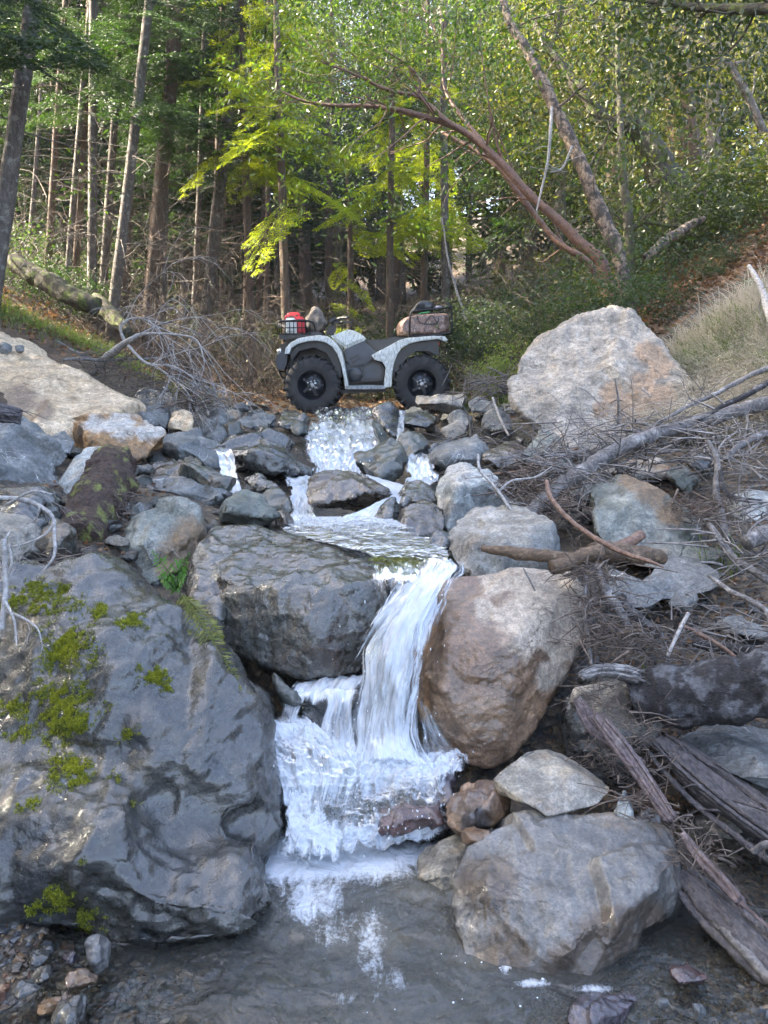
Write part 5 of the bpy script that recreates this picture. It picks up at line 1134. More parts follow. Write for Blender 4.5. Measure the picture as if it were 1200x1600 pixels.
# ================================================================== FOREST
T_grey = bark_mat('grey_conifer_bark', (.13, .112, .095), (.065, .054, .046), (.20, .19, .165), .35, .9, (11, 11, 2.2), .012)
T_brown = bark_mat('brown_conifer_bark', (.07, .048, .036), (.12, .082, .058), (.13, .13, .09), .2, .9, (10, 10, 2), .014)
T_mad = bark_mat('red_brown_peeling_bark', (.10, .050, .034), (.175, .092, .057), (.13, .075, .05), .3, .55, (6, 6, 6), .006)
T_pale = bark_mat('pale_peeling_bark', (.28, .21, .15), (.09, .062, .045), (.035, .028, .022), .7, .8, (9, 9, 4), .012)
T_dark = bark_mat('dark_mossy_tree_bark', (.045, .038, .028), (.075, .065, .04), (.09, .11, .025), .5, .9, (8, 8, 3), .012)
T_moss = bark_mat('mossy_orange_bark', (.10, .07, .035), (.16, .10, .05), (.12, .15, .03), .5, .9, (8, 8, 3), .012)
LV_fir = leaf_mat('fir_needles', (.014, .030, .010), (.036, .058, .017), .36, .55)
LV_fir_sunlit = leaf_mat('sunlit_fir_needles', (.165, .225, .02), (.275, .335, .035), .58, .5, tint=(1.7, 1.6, .35))  # sun glow put into the needle colour, much brighter than the other firs
LV_broad = leaf_mat('broad_green_leaves', (.022, .034, .013), (.055, .066, .023), .38, .38)
LV_olive = leaf_mat('olive_oak_leaves', (.042, .044, .014), (.17, .15, .03), .42, .45)  # olive leaves; yellow end brightened to stand in for warm sunlight on them
LV_blue = leaf_mat('blue_green_leaves', (.028, .040, .030), (.068, .080, .055), .38, .45)
LV_mad = leaf_mat('glossy_tree_leaves', (.025, .050, .014), (.085, .11, .025), .42, .28)
LV_bush = leaf_mat('undergrowth_leaves', (.018, .034, .013), (.05, .07, .025), .40, .45)
LV_dead = simple_mat('dead_twigs', (.13, .10, .078), .9, (.05, .038, .03), 6, rnd=.3)
LV_grass = leaf_mat('dry_grass', (.44, .41, .34), (.62, .59, .52), .40, .7, tint=(1.1, 1.05, .95), rnd=0)
LV_green = leaf_mat('green_grass', (.08, .11, .035), (.15, .18, .06), .45, .6, rnd=0)
LV_fern = leaf_mat('green_fern', (.05, .13, .02), (.10, .20, .035), .40, .45, rnd=0)
LV_fernd = leaf_mat('dying_fern', (.10, .13, .025), (.26, .25, .07), .35, .6, tint=(1.3, 1.2, .5), rnd=0)
LV_litter = leaf_mat('fallen_leaves', (.09, .048, .026), (.27, .165, .095), .25, .6, tint=(1.2, 1.0, .6), rnd=0)
LV_moss = leaf_mat('moss_leaves', (.12, .14, .012), (.36, .37, .025), .3, .8, rnd=0, tint=(1.2, 1.2, .3))

def leaf_cards(c, d, n, L, W, r, fold=.25):
    """n small pointed leaves (2 triangles each) at centres c (n,3) along directions d (n,3)"""
    d = d / (np.linalg.norm(d, axis=1)[:, None] + 1e-9)
    a = np.cross(d, r.normal(0, 1, (n, 3))); a /= np.linalg.norm(a, axis=1)[:, None] + 1e-9
    b = np.cross(a, d)
    L = L * r.uniform(.6, 1.25, n)[:, None]; W = W * r.uniform(.7, 1.2, n)[:, None]
    v0 = c; v1 = c + d * L * .45 + a * W * .5 + b * W * fold; v2 = c + d * L; v3 = c + d * L * .45 - a * W * .5 + b * W * fold
    v = np.stack([v0, v1, v2, v3], 1).reshape(-1, 3)
    i = np.arange(n)[:, None] * 4; return v, i + np.array([[0, 1, 2, 3]])
def needle_spray(mb, p0, d, L, r, nn=22, nl=.03, up=np.array([0, 0, 1.0]), wid=.006):
    """flat spray: a short shoot with needles on both sides"""
    d = d / np.linalg.norm(d); s = np.cross(d, up); s /= np.linalg.norm(s) + 1e-9
    t = np.linspace(.02, 1, nn); c = p0 + d * (t * L)[:, None]
    for sg in (-1, 1):
        dd = s * sg * .85 + d * .55 + r.normal(0, .12, (nn, 3)); dd[:, 2] -= .08
        v, f = leaf_cards(c, dd, nn, nl, wid, r, .0); mb.add(v, f, r.uniform(0, 1))
def bough_mesh(seed, length=1.0, droop=.25, dens=1.0, nl=.032, wid=.007, lvl2=9):
    """conifer bough along +x, flat, drooping"""
    r = np.random.default_rng(seed); mb = MB(); k = int(15 * dens)
    xs_ = np.linspace(0, length, 24); main = np.stack([xs_, .03 * np.sin(xs_ * 5 + seed), -droop * xs_ ** 1.6 / length ** .6 + .06 * xs_], 1)
    for i in range(k):
        t = .12 + .88 * i / (k - 1); p = np.array([np.interp(t * length, xs_, main[:, q]) for q in range(3)])
        for sg in (-1, 1):
            L2 = length * (.42 * (1 - t) ** .7 + .07) * r.uniform(.8, 1.15)
            d = np.array([.62, .8 * sg, -.10 - droop * .5]) + r.normal(0, .08, 3); d /= np.linalg.norm(d)
            m = max(2, int(L2 / .055))
            needle_spray(mb, p, d, L2, r, max(6, int(L2 / .016)), nl, wid=wid)
            for j in range(1, m):
                q = p + d * L2 * j / m
                for s2 in (-1, 1):
                    d2 = d * .75 + np.cross(d, [0, 0, 1.0]) * s2 * .7 + r.normal(0, .08, 3) - [0, 0, .10]
                    needle_spray(mb, q, d2, L2 * .38 * (1 - .6 * j / m) + .03, r, 7, nl, wid=wid)
    tb = MB(); v, f = tube(main, np.linspace(.010, .002, 24) * length, 5, cap=False)
    return mb, (v, f)
def mesh2(mb, wood, name, mats):
    """foliage and twig in one mesh with two materials"""
    me = mb.mesh(name, smooth=False); me.materials.append(mats[0])
    return me
BOUGH = []
for s in range(4):
    mb, wd = bough_mesh(300 + s, 1.0, .22 + .08 * (s % 2), .62, .034, .0085)
    BOUGH.append(mb)
def bake_bough(k, keep=1.0): return np.concatenate(BOUGH[k].v), np.concatenate(BOUGH[k].f4), np.concatenate(BOUGH[k].a)
BB = [bake_bough(k) for k in range(4)]
print('bough quads', [len(b[1]) for b in BB])
_bm = {}
def bough_data(k, mat):
    if k not in _bm: _bm[k] = mesh_from(BB[k][0], BB[k][1], 'bough', False, attrs={'val': BB[k][2]})
    return _bm[k]

def rotz(a): return np.array([[math.cos(a), -math.sin(a), 0], [math.sin(a), math.cos(a), 0], [0, 0, 1]])
def roty(a): return np.array([[math.cos(a), 0, math.sin(a)], [0, 1, 0], [-math.sin(a), 0, math.cos(a)]])
# coarser bough for crowns farther away: every third needle, thrice as wide
def coarse(seed, length=1.0):
    r = np.random.default_rng(seed); mb = MB()
    for i in range(9):
        t = .1 + .9 * i / 8; p = np.array([t * length, 0, -.25 * t ** 1.6])
        for sg in (-1, 1):
            L2 = length * (.42 * (1 - t) ** .7 + .08); d = np.array([.62, .8 * sg, -.22]) + r.normal(0, .08, 3)
            m = max(3, int(L2 / .05)); c = p + (d / np.linalg.norm(d)) * np.linspace(.05, 1, m)[:, None] * L2
            dd = d + r.normal(0, .45, (m, 3)); v, f = leaf_cards(c, dd, m, .15, .045, r, .1); mb.add(v, f, r.random())
            dd = d + np.cross(d, [0, 0, 1.]) * r.choice([-1, 1]) + r.normal(0, .4, (m, 3)); v, f = leaf_cards(c, dd, m, .12, .04, r, .1); mb.add(v, f, r.random())
    return np.concatenate(mb.v), np.concatenate(mb.f4), np.concatenate(mb.a)
CB = [coarse(400 + k) for k in range(3)]
def fir_crown(seed, H=13, base=2.0, R0=2.3, n=95):
    r = np.random.default_rng(seed); V, Fq, A, o = [], [], [], 0
    for i in range(n):
        t = (i + r.random()) / n; z = base + (H - base) * t; L = (R0 * (1 - t) ** .8 + .25) * r.uniform(.65, 1.1)
        v, f, a = CB[r.integers(3)]
        v = (v * L) @ roty(r.uniform(-.15, .35)).T @ rotz(r.uniform(0, 6.3)).T + [0, 0, z]
        V.append(v); Fq.append(f + o); A.append(np.clip(a * .5 + r.random() * .5, 0, 1)); o += len(v)
    return mesh_from(np.concatenate(V), np.concatenate(Fq), 'crown', False, attrs={'val': np.concatenate(A)})
def broad_crown(seed, R0=2.2, H=5.5, nclump=90, nleaf=110, L=.10, W=.045, spread=.34):
    """leaves in many small sprays around limb ends, hollow between them"""
    r = np.random.default_rng(seed); mb = MB()
    u = r.normal(0, 1, (nclump, 3)); u /= np.linalg.norm(u, axis=1)[:, None]; u *= (r.uniform(.25, 1, nclump) ** .5)[:, None]
    C = u * [R0, R0, H / 2] + [0, 0, H / 2]
    C[:, :2] *= (1 + .35 * fbm(C * .6, 2, seed))[:, None]
    for c in C:
        k = int(nleaf * r.uniform(.5, 1.3)); p = c + r.normal(0, spread, (k, 3)) * [1.15, 1.15, .55] * r.uniform(.6, 1.3)
        d = (p - c) + r.normal(0, .3, (k, 3)) + [0, 0, -.12]; v, f = leaf_cards(p, d, k, L, W, r, .18); mb.add(v, f, np.clip(r.random() * .6 + r.uniform(0, .4, len(v)), 0, 1))
    return mb.mesh('crown', smooth=False)
FC = [fir_crown(500, 13, 1.5, 2.4), fir_crown(501, 15, 4.0, 2.2), fir_crown(502, 11, .8, 2.0, 80)]
BC = [broad_crown(510, 2.2, 5.5, 100, 170, .066, .03), broad_crown(511, 2.6, 6.5, 130, 170, .066, .03, .30), broad_crown(512, 1.8, 4.5, 80, 160, .066, .03), broad_crown(513, 2.2, 9, 170, 170, .07, .032, .40)]
def trunk_mesh(H, r0, seed, lean=(0, 0), limbs=0, limb_len=1.0, r1=.02, bend=.15, z0=1.5, sides=9):
    r = np.random.default_rng(seed); n = 26; t = np.linspace(0, 1, n)
    c = np.stack([lean[0] * t + bend * np.sin(t * 4 + seed) * t, lean[1] * t + bend * np.cos(t * 3.1 + seed) * t, H * t - .15], 1)
    mb = MB(); v, f = tube(c, r0 * (1 - t) ** .75 + r1, sides, .12, seed); mb.add(v, f, .5)
    for _ in range(limbs):
        s = r.uniform(z0 / H, .95); p = np.array([np.interp(s, t, c[:, q]) for q in range(3)]); a = r.uniform(0, 6.3)
        L = limb_len * r.uniform(.4, 1.1) * (1.2 - s); q = [p]; d = np.array([math.cos(a), math.sin(a), r.uniform(-.25, .35)])
        for k in range(6): d = d + r.normal(0, .12, 3) + [0, 0, -.03]; q.append(q[-1] + d / np.linalg.norm(d) * L / 6)
        rr = max(.006, r0 * .13 * (1.3 - s)); v, f = tube(spline(np.array(q), 10), np.linspace(rr, rr * .25, 10), 4, cap=False); mb.add(v, f, .5)
        for k in range(5):
            j = r.integers(1, 6); dd = r.normal(0, 1, 3) * [1, 1, .5]; dd /= np.linalg.norm(dd); e = q[j] + dd * L * .28
            v, f = tube(np.array([q[j], (q[j] + e) / 2 + r.normal(0, .02, 3), e]), [rr * .4, rr * .28, rr * .12], 3, cap=False); mb.add(v, f, .5)
    return mb
TR = [trunk_mesh(12, .13, 850 + i, limbs=22, limb_len=2.2, sides=8, lean=(random.uniform(-.5, .5), 0)).mesh('trunk') for i in range(8)]
def tree(name, label, x, y, H, r0, bark, crown=None, leaf=None, cs=1.0, cz=0, seed=1, group=None, cat='tree', rot=None, **k):
    root = empty(name, (x, y, gz(x, y)), label, cat, group)
    t = add_obj('trunk', TR[seed % len(TR)], None, root, own=bark); t.scale = (r0 / .13, r0 / .13, H / 12); t.rotation_euler = (0, 0, seed * 2.3)
    if crown is not None:
        o = add_obj('crown', crown, None, root, (0, 0, cz), own=leaf); o.scale = (cs, cs, cs * 1.0); o.rotation_euler = (0, 0, rot if rot is not None else seed * 1.7)
    return root
def xz(px, Y): return (px - 600) / F * Y * 1.01, Y

# --- named trunks on the left
r = random.Random(5)
def conifer(label, px0, px1, Y, r0, bark, seed, H=11, boughs=(), limbs=26, ll=1.3, z0=.8, leafm=None, **k):
    """px0 at the foot, px1 where the trunk leaves the top of the picture; boughs: (height, azimuth deg, length, kind)"""
    x0, _ = xz(px0, Y); top = P(px1, 0, Y); zt = top[2]; g = gz(x0, Y); hh = H
    lean = ((top[0] - x0) / (zt - g) * hh, 0)
    root = empty('fir_tree', (x0, Y, g), label, 'tree')
    trunk_mesh(H, r0, seed, lean, limbs, ll, z0=z0, bend=.06).obj('trunk', bark, root)
    for (h, az, L, kd) in boughs:
        b = add_obj('bough', bough_data(kd % 4, None), None, root, (lean[0] * h / hh, 0, h), own=leafm or LV_fir); b.scale = (L, L, L); b.rotation_euler = (random.uniform(-.3, .3), random.uniform(-.05, .4), math.radians(az))
    return root
def ring(h0, h1, n, L0, L1, seed):
    q = random.Random(seed); out = []
    for i in range(n):
        t = i / max(n - 1, 1); out.append((h0 + (h1 - h0) * t + q.uniform(-.15, .15), q.uniform(0, 360), (L0 + (L1 - L0) * t) * q.uniform(.7, 1.15), q.randrange(4)))
    return out
conifer('slender grey fir trunk rising at the left edge above the tan boulder', 2, 45, 8.6, .074, T_grey, 1, boughs=ring(2.4, 6.5, 26, 1.7, 1.0, 1))
conifer('thin pale fir trunk, third from the left edge', 182, 232, 11.2, .058, T_grey, 2, boughs=ring(2.9, 6.2, 18, 1.5, .8, 2), limbs=60)
conifer('thin dark fir stem left of the pale one', 158, 148, 11.8, .05, T_grey, 3, boughs=ring(3.0, 6.2, 12, 1.3, .8, 3), limbs=46)
conifer('slim stem close beside the pale fir trunk', 172, 192, 12.6, .045, T_grey, 4, boughs=ring(3.2, 6.4, 9, 1.3, .8, 4), limbs=46)
conifer('thicker dark brown fir trunk behind the bleached branches', 238, 276, 12.4, .10, T_brown, 5, boughs=ring(3.4, 6.8, 16, 1.9, 1.0, 5), limbs=36, ll=1.7)
conifer('fir with lichen grey trunk and many bare lower branches left of the quad bike', 322, 368, 12.8, .085, T_grey, 6, boughs=ring(3.4, 6.8, 16, 1.8, 1.0, 6), limbs=44, ll=1.7)
conifer('slim orange barked stem between the grey fir and the quad bike', 386, 394, 14.2, .035, T_brown, 7, H=9, limbs=50, ll=1.5, z0=.4)
conifer('second slim orange stem behind the front rack', 418, 424, 14.8, .035, T_brown, 8, H=9, limbs=50, ll=1.5, z0=.4)
conifer('thin stem with dead twigs farther left of the orange stems', 352, 358, 15.4, .04, T_brown, 9, H=9, limbs=50, ll=1.5, z0=.4)
conifer('straight thin trunk seen above the seat of the quad bike', 696, 695, 12.6, .05, T_grey, 10, boughs=ring(4.2, 7.5, 14, 1.5, .9, 10), limbs=44, ll=1.3, z0=.5)
for i in range(13):
    px_ = [66, 92, 120, 205, 262, 292, 308, 338, 362, 404, 436, 132, 300][i]; Y_ = random.uniform(12.2, 17)
    conifer(f"slim {'brown' if i % 2 else 'grey'} dead-twigged stem {['near the left edge', 'behind the slender grey fir', 'over the mossy log', 'between the pale fir trunks', 'behind the dark brown fir', 'right of the dark brown fir', 'left of the lichen grey fir', 'just right of the lichen grey fir', 'behind the bleached branches', 'in front of the sunlit boughs', 'beside the front rack', 'above the broken dark log', 'in the twiggy gap between firs'][i]}", px_, px_ + random.uniform(-8, 26), Y_, random.uniform(.028, .045), T_brown if i % 2 else T_grey, 40 + i, H=random.uniform(8, 10), limbs=46, ll=1.5, z0=.4, boughs=ring(3.3, 6.4, 9, 1.1, .7, 60 + i))
# young sunlit firs in the middle
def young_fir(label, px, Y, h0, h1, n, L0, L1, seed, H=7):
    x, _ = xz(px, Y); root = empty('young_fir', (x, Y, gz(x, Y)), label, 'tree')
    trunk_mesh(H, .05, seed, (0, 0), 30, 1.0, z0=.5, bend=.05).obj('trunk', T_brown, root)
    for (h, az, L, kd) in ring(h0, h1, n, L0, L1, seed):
        b = add_obj('bough', bough_data(kd, None), None, root, (0, 0, h), own=LV_fir_sunlit); b.scale = (L, L, L); b.rotation_euler = (random.uniform(-.45, .45), random.uniform(.0, .65), math.radians(az))
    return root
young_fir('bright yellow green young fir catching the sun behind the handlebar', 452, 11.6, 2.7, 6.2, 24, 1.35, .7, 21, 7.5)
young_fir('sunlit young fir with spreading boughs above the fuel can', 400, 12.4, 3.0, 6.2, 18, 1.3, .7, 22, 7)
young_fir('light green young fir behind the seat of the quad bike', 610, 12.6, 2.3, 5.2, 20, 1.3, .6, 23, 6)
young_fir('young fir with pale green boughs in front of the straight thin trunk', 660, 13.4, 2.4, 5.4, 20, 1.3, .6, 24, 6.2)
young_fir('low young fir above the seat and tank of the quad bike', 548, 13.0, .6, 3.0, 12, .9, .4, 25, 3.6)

# --- leaning trees on the right bank
def limb_tree(name, label, cat, mains, bark, seed, leaf=None, clumps=0, spread=.3, nleaf=90, L=.10, W=.045, sides=12, twigs=14, twl=.6, where=(.35, 1.0)):
    """tree from traced limbs, each its own part, with one leafy crown"""
    r = np.random.default_rng(seed); a0 = P(*mains[0][0][:3]); a0[2] = min(a0[2], gz(a0[0], a0[1]) + .3)
    root = empty(name, tuple(a0), label, cat); tips = []; cr = MB()
    for mi, mm in enumerate(mains):
        a = np.array([list(P(*p[:3])) + [p[3]] for p in mm])
        if mi == 0 and cat == 'tree': a = np.vstack([a[0] + (a[0] - a[1]) * [1, 1, .3, 0] + [0, 0, -.55, a[0, 3] * .25], a])
        s = spline(a, len(a) * 9); mb = MB()
        wob = np.stack([fbm(s[:, :3] * 1.3 + 5 * k, 3, seed + k + mi) for k in range(3)], 1) * .05
        s[:, :3] += wob * np.linspace(0, 1, len(s))[:, None]
        v, f = tube(s[:, :3] - a0, s[:, 3], sides, .16, seed + mi); mb.add(v, f, .5)
        for _ in range(twigs):
            i = int(r.uniform(.25, 1) * (len(s) - 2)); d = s[i + 1, :3] - s[i, :3]; d = d / (np.linalg.norm(d) + 1e-9) + r.normal(0, .8, 3); q = [s[i, :3]]
            ll = twl * r.uniform(.4, 1.2)
            for k in range(5): d = d / np.linalg.norm(d) + r.normal(0, .25, 3) + [0, 0, .04]; q.append(q[-1] + d / np.linalg.norm(d) * ll / 5)
            rr = min(s[i, 3] * .35, .012); v, f = tube(spline(np.array(q), 9) - a0, np.linspace(rr, rr * .3, 9), 5, cap=False); mb.add(v, f, .5); tips.append(q[-1]); tips.append(q[3])
        mb.obj('trunk' if mi == 0 else 'limb', bark, root)
        tips.append(s[-1, :3])
    if leaf is not None:
        T = np.array(tips)
        for _ in range(clumps):
            c = T[r.integers(len(T))] + r.normal(0, spread, 3) + [0, spread * .9, spread * .7]; k = int(nleaf * r.uniform(.4, 1.3)); p = c + r.normal(0, .17, (k, 3)) * r.uniform(.6, 1.5)
            v, f = leaf_cards(p, (p - c) + r.normal(0, .15, (k, 3)), k, L, W, r, .15); cr.add(v - a0, f, np.clip(r.random() * .6 + r.uniform(0, .4, len(v)), 0, 1))
        o = cr.obj('crown', leaf, root, smooth=False)
    return root
limb_tree('madrone', 'red brown leaning tree arching from the right bank over the quad bike', 'tree', [
    [(940, 412, 8.4, 0.0600), (908, 380, 8.5, 0.0528), (868, 340, 8.6, 0.0464), (825, 300, 8.7, 0.0432), (780, 252, 8.8, 0.0400), (735, 212, 8.9, 0.0368), (690, 188, 9.0, 0.0320), (640, 178, 9.0, 0.0288), (580, 168, 9.1, 0.0240), (505, 162, 9.2, 0.0160), (440, 140, 9.3, 0.0096)],
    [(735, 212, 8.9, 0.0320), (700, 190, 8.9, 0.0272), (655, 152, 9.0, 0.0208), (610, 142, 9.0, 0.0176), (560, 120, 9.0, 0.0128), (500, 90, 9.0, 0.0080)],
    [(655, 152, 9.0, 0.0160), (654, 120, 9.0, 0.0128), (630, 95, 9.0, 0.0096), (590, 70, 9.0, 0.0064)],
    [(780, 252, 8.8, 0.0240), (700, 150, 9.4, 0.0176), (690, 70, 9.6, 0.0128), (660, 10, 9.8, 0.0080)]], T_mad, 71, LV_mad, 170, .6, 60, .075, .03, twigs=20, twl=1.1)
limb_tree('madrone', 'second red brown stem leaning beside the arching tree', 'tree', [
    [(925, 418, 8.8, 0.0400), (880, 385, 8.9, 0.0320), (846, 348, 9.0, 0.0288), (808, 298, 9.1, 0.0336), (780, 262, 9.2, 0.0304), (740, 232, 9.4, 0.0240), (690, 205, 9.6, 0.0160)]], T_mad, 72, LV_mad, 20, .5, 50, .07, .03, twigs=10, twl=.8)
limb_tree('leaning_tree', 'pale peeling trunk leaning left above the buff boulder, lit by the sun', 'tree', [
    [(966, 398, 8.2, 0.0663), (945, 350, 8.3, 0.0741), (925, 300, 8.4, 0.0702), (908, 255, 8.5, 0.0663), (885, 205, 8.6, 0.0624), (862, 160, 8.7, 0.0624), (842, 120, 8.8, 0.0546), (820, 75, 8.9, 0.0452), (796, 32, 9.0, 0.0390), (780, -30, 9.1, 0.0312)],
    [(866, 170, 8.65, 0.0156), (884, 160, 8.6, 0.0140), (902, 142, 8.5, 0.0109), (915, 130, 8.4, 0.0062)]], T_pale, 73, LV_mad, 20, .5, 50, .07, .03, twigs=5, twl=.9)
limb_tree('dead_branch', 'pale hanging dead branch dangling from the peeling trunk', 'branch', [
    [(862, 168, 8.4, .014), (860, 205, 8.3, .016), (856, 250, 8.3, .014), (846, 300, 8.3, .010), (838, 330, 8.3, .006)], [(894, 228, 8.3, .012), (880, 262, 8.3, .010), (862, 268, 8.3, .006)]], B_pale, 74, twigs=5, twl=.4, sides=7)
limb_tree('oak_tree', 'dark crooked oak with a mossy leaning trunk on the right bank', 'tree', [
    [(1052, 300, 10.4, .20), (1036, 270, 10.4, .19), (1018, 235, 10.4, .17), (1002, 208, 10.4, .13), (975, 200, 10.4, .11), (945, 190, 10.4, .085), (918, 150, 10.4, .07), (890, 118, 10.5, .06), (862, 76, 10.6, .05), (835, 30, 10.8, .035)],
    [(1002, 206, 10.4, .06), (1012, 170, 10.4, .05), (1030, 130, 10.5, .035), (1040, 60, 10.6, .02)],
    [(862, 76, 10.6, .03), (872, 40, 10.6, .024), (875, 0, 10.6, .02)],
    [(1005, 215, 10.4, .05), (990, 180, 10.3, .035), (960, 90, 10.2, .02), (940, 20, 10.2, .012)]], T_dark, 75, LV_olive, 130, .7, 70, .07, .035, twigs=18, twl=1.0)
limb_tree('oak_tree', 'thin dark upright tree in front of the crooked oak', 'tree', [
    [(982, 410, 9.4, .06), (980, 350, 9.4, .055), (974, 290, 9.5, .05), (970, 220, 9.6, .04), (968, 120, 9.7, .03), (960, 0, 9.9, .02)],
    [(982, 360, 9.4, .03), (1010, 345, 9.4, .025), (1060, 352, 9.4, .015)]], T_dark, 76, LV_broad, 40, .6, 60, .07, .035, twigs=16, twl=.8)
limb_tree('oak_tree', 'sunlit yellowish trunk at upper right behind the crooked oak', 'tree', [
    [(1062, 330, 13.5, .17), (1058, 240, 13.5, .15), (1054, 120, 13.5, .14), (1048, 0, 13.5, .13), (1040, -120, 13.5, .1)]], T_moss, 77, LV_olive, 70, 1.0, 80, twigs=24, twl=1.4)
limb_tree('oak_tree', 'brown trunk right of the sunlit yellowish one', 'tree', [
    [(1096, 300, 12, .09), (1084, 220, 12, .085), (1072, 130, 12, .08), (1060, 30, 12, .07), (1050, -60, 12, .05)]], T_brown, 78, LV_olive, 70, .8, 80, twigs=20, twl=1.2)
limb_tree('oak_tree', 'grey trunk at upper right with a fork towards the edge', 'tree', [
    [(1112, 300, 13, .12), (1114, 200, 13, .11), (1118, 80, 13, .10), (1122, -40, 13, .09)], [(1195, 210, 11, .05), (1168, 150, 11, .045), (1135, 95, 11, .035), (1100, 40, 11, .02)]], T_grey, 79, LV_olive, 70, .8, 80, twigs=20, twl=1.2)
limb_tree('overhanging_limb', 'dark limb crossing the upper right corner from outside', 'branch', [
    [(1330, 20, 6.0, .05), (1240, 12, 6.2, .045), (1160, 14, 6.4, .036), (1090, 10, 6.6, .026), (1020, 2, 6.8, .016), (960, -4, 7.0, .01)]], T_dark, 80, LV_broad, 100, .3, 50, .07, .035, twigs=16, twl=.7)
limb_tree('forked_tree', 'small dark forked trunk behind the handlebar', 'tree', [
    [(526, 440, 16, .10), (528, 400, 16, .09), (530, 365, 16, .08), (520, 345, 16, .05), (512, 330, 16, .03)], [(530, 368, 16, .05), (538, 348, 16, .045), (541, 320, 16, .04)]], T_dark, 81, LV_blue, 50, .7, 70, twigs=6, twl=.8)
stick('branch', 'sun bleached fallen limb on the right bank under the oaks', 'branch', [(1008, 404, 8.7, .035), (1035, 382, 8.8, .05), (1070, 356, 9.0, .045), (1100, 342, 9.2, .03)], T_pale, 12, 30, .2, 82)
stick('log', 'moss covered log on the left forest floor', 'log', [(20, 408, 10.2, .10), (70, 440, 10.0, .12), (120, 465, 9.8, .11), (150, 480, 9.7, .09)], T_dark, 16, 40, .25, 83)
stick('branch', 'dark broken log slanting behind the bleached branches', 'branch', [(150, 468, 10.6, .10), (180, 498, 10.2, .09), (200, 520, 9.9, .07)], T_dark, 14, 24, .25, 84)
stick('branch', 'grey fallen pole on the mossy slope above the tan boulder', 'branch', [(62, 522, 8.4, .03), (110, 548, 8.2, .028), (150, 566, 8.0, .02)], B_grey, 10, 24, .15, 85)
stick('branch', 'pale leaning sapling right of the rear rack', 'branch', [(728, 500, 11, .018), (712, 450, 11, .016), (700, 400, 11, .012), (690, 340, 11, .008)], B_pale, 8, 30, .1, 86)

# --- forest rows behind
q = random.Random(11)
kinds = [('fir_tree', 'dark green fir standing in the forest', FC, [LV_fir, LV_fir], T_brown), ('broadleaf_tree', 'leafy evergreen tree standing in the forest', BC, [LV_broad, LV_blue, LV_olive], T_grey)]
cnt = 0
for (Y, n, dens) in ((15.5, 5, 1), (18, 7, 1), (21, 9, 1), (25, 11, 1), (30, 13, 1), (36, 14, 1), (44, 16, 1.2)):
    for i in range(n):
        half = Y * .62; x = -half + 2 * half * (i + q.uniform(.1, .9)) / n; y = Y + q.uniform(-1.3, 1.3)
        px = 600 + x / y * F
        if Y < 17 and 380 < px < 800: continue
        fir = (px < 480 and q.random() < .88) or (px >= 480 and q.random() < .3)
        kd = kinds[0 if fir else 1]
        sc_ = 1.0 + .012 * (Y - 15); H = min((13 if fir else 9.5) * sc_, y * .50 + 1.5)
        lf = (LV_fir if fir else ([LV_olive, LV_broad, LV_olive] if px > 760 else [LV_blue, LV_broad, LV_blue])[q.randrange(3)])
        ki = q.randrange(len(kd[2])); cm = kd[2][ki]; ch_ = ([13, 15, 11] if fir else [5.6, 6.6, 4.6, 9.0])[ki]
        where = 'left of the quad bike' if px < 430 else ('straight behind the quad bike' if px < 720 else 'on the right hillside')
        bk = T_grey if q.random() < .5 else T_brown
        tone = {'olive_oak_leaves': 'olive green', 'broad_green_leaves': 'dark green', 'blue_green_leaves': 'bluish green', 'fir_needles': 'dark green'}[lf.name]
        nm = f"{tone} {'fir' if fir else 'evergreen'} with {'grey' if bk is T_grey else 'brown'} trunk, {'near' if y < 20 else ('deep' if y < 33 else 'far back')} in the forest {where}"
        tree(kd[0], nm, x, y, H, q.uniform(.08, .20), bk, cm, lf, cs=min(sc_ * (1.1 if fir else 1.25), (H + .5) / ch_ * (1.0 if fir else 1.3)), cz=(0 if fir else max(0, min(q.uniform(1.2, 3.4), H - ch_ * .8))), seed=900 + cnt, group='forest trees ' + where,
             limbs=18, limb_len=2.0, sides=8)
        if not fir and Y > 18:   # upper storey of foliage on the same tree
            o = COL.objects[-1] if False else None
        cnt += 1
# tall narrow trees whose crowns close the top of the view
for i in range(16):
    Y = q.uniform(20, 40); px = -60 + 1320 * (i + q.random()) / 16; x = (px - 600) / F * Y
    where = 'left of the quad bike' if px < 430 else ('straight behind the quad bike' if px < 720 else 'on the right hillside')
    ki = q.randrange(4); tk = q.randrange(3); hh = Y * q.uniform(.36, .50) + 1 - (gz(x, Y) - 1.5); hc = [5.6, 6.6, 4.6, 9.0][ki]; cs_ = min(1.4, (hh * .6) / hc + .3)
    tree('broadleaf_tree', f"tall {['bluish', 'green', 'olive'][tk]} crowned tree, {'nearer' if Y < 30 else 'farther'}, {where}", x, Y, hh, q.uniform(.12, .22), T_grey, BC[ki], [LV_blue, LV_broad, LV_olive][tk], cs=cs_, cz=hh - hc * cs_ * .9, seed=1300 + i, group='tall trees ' + where, limbs=16, limb_len=2.4, sides=8)
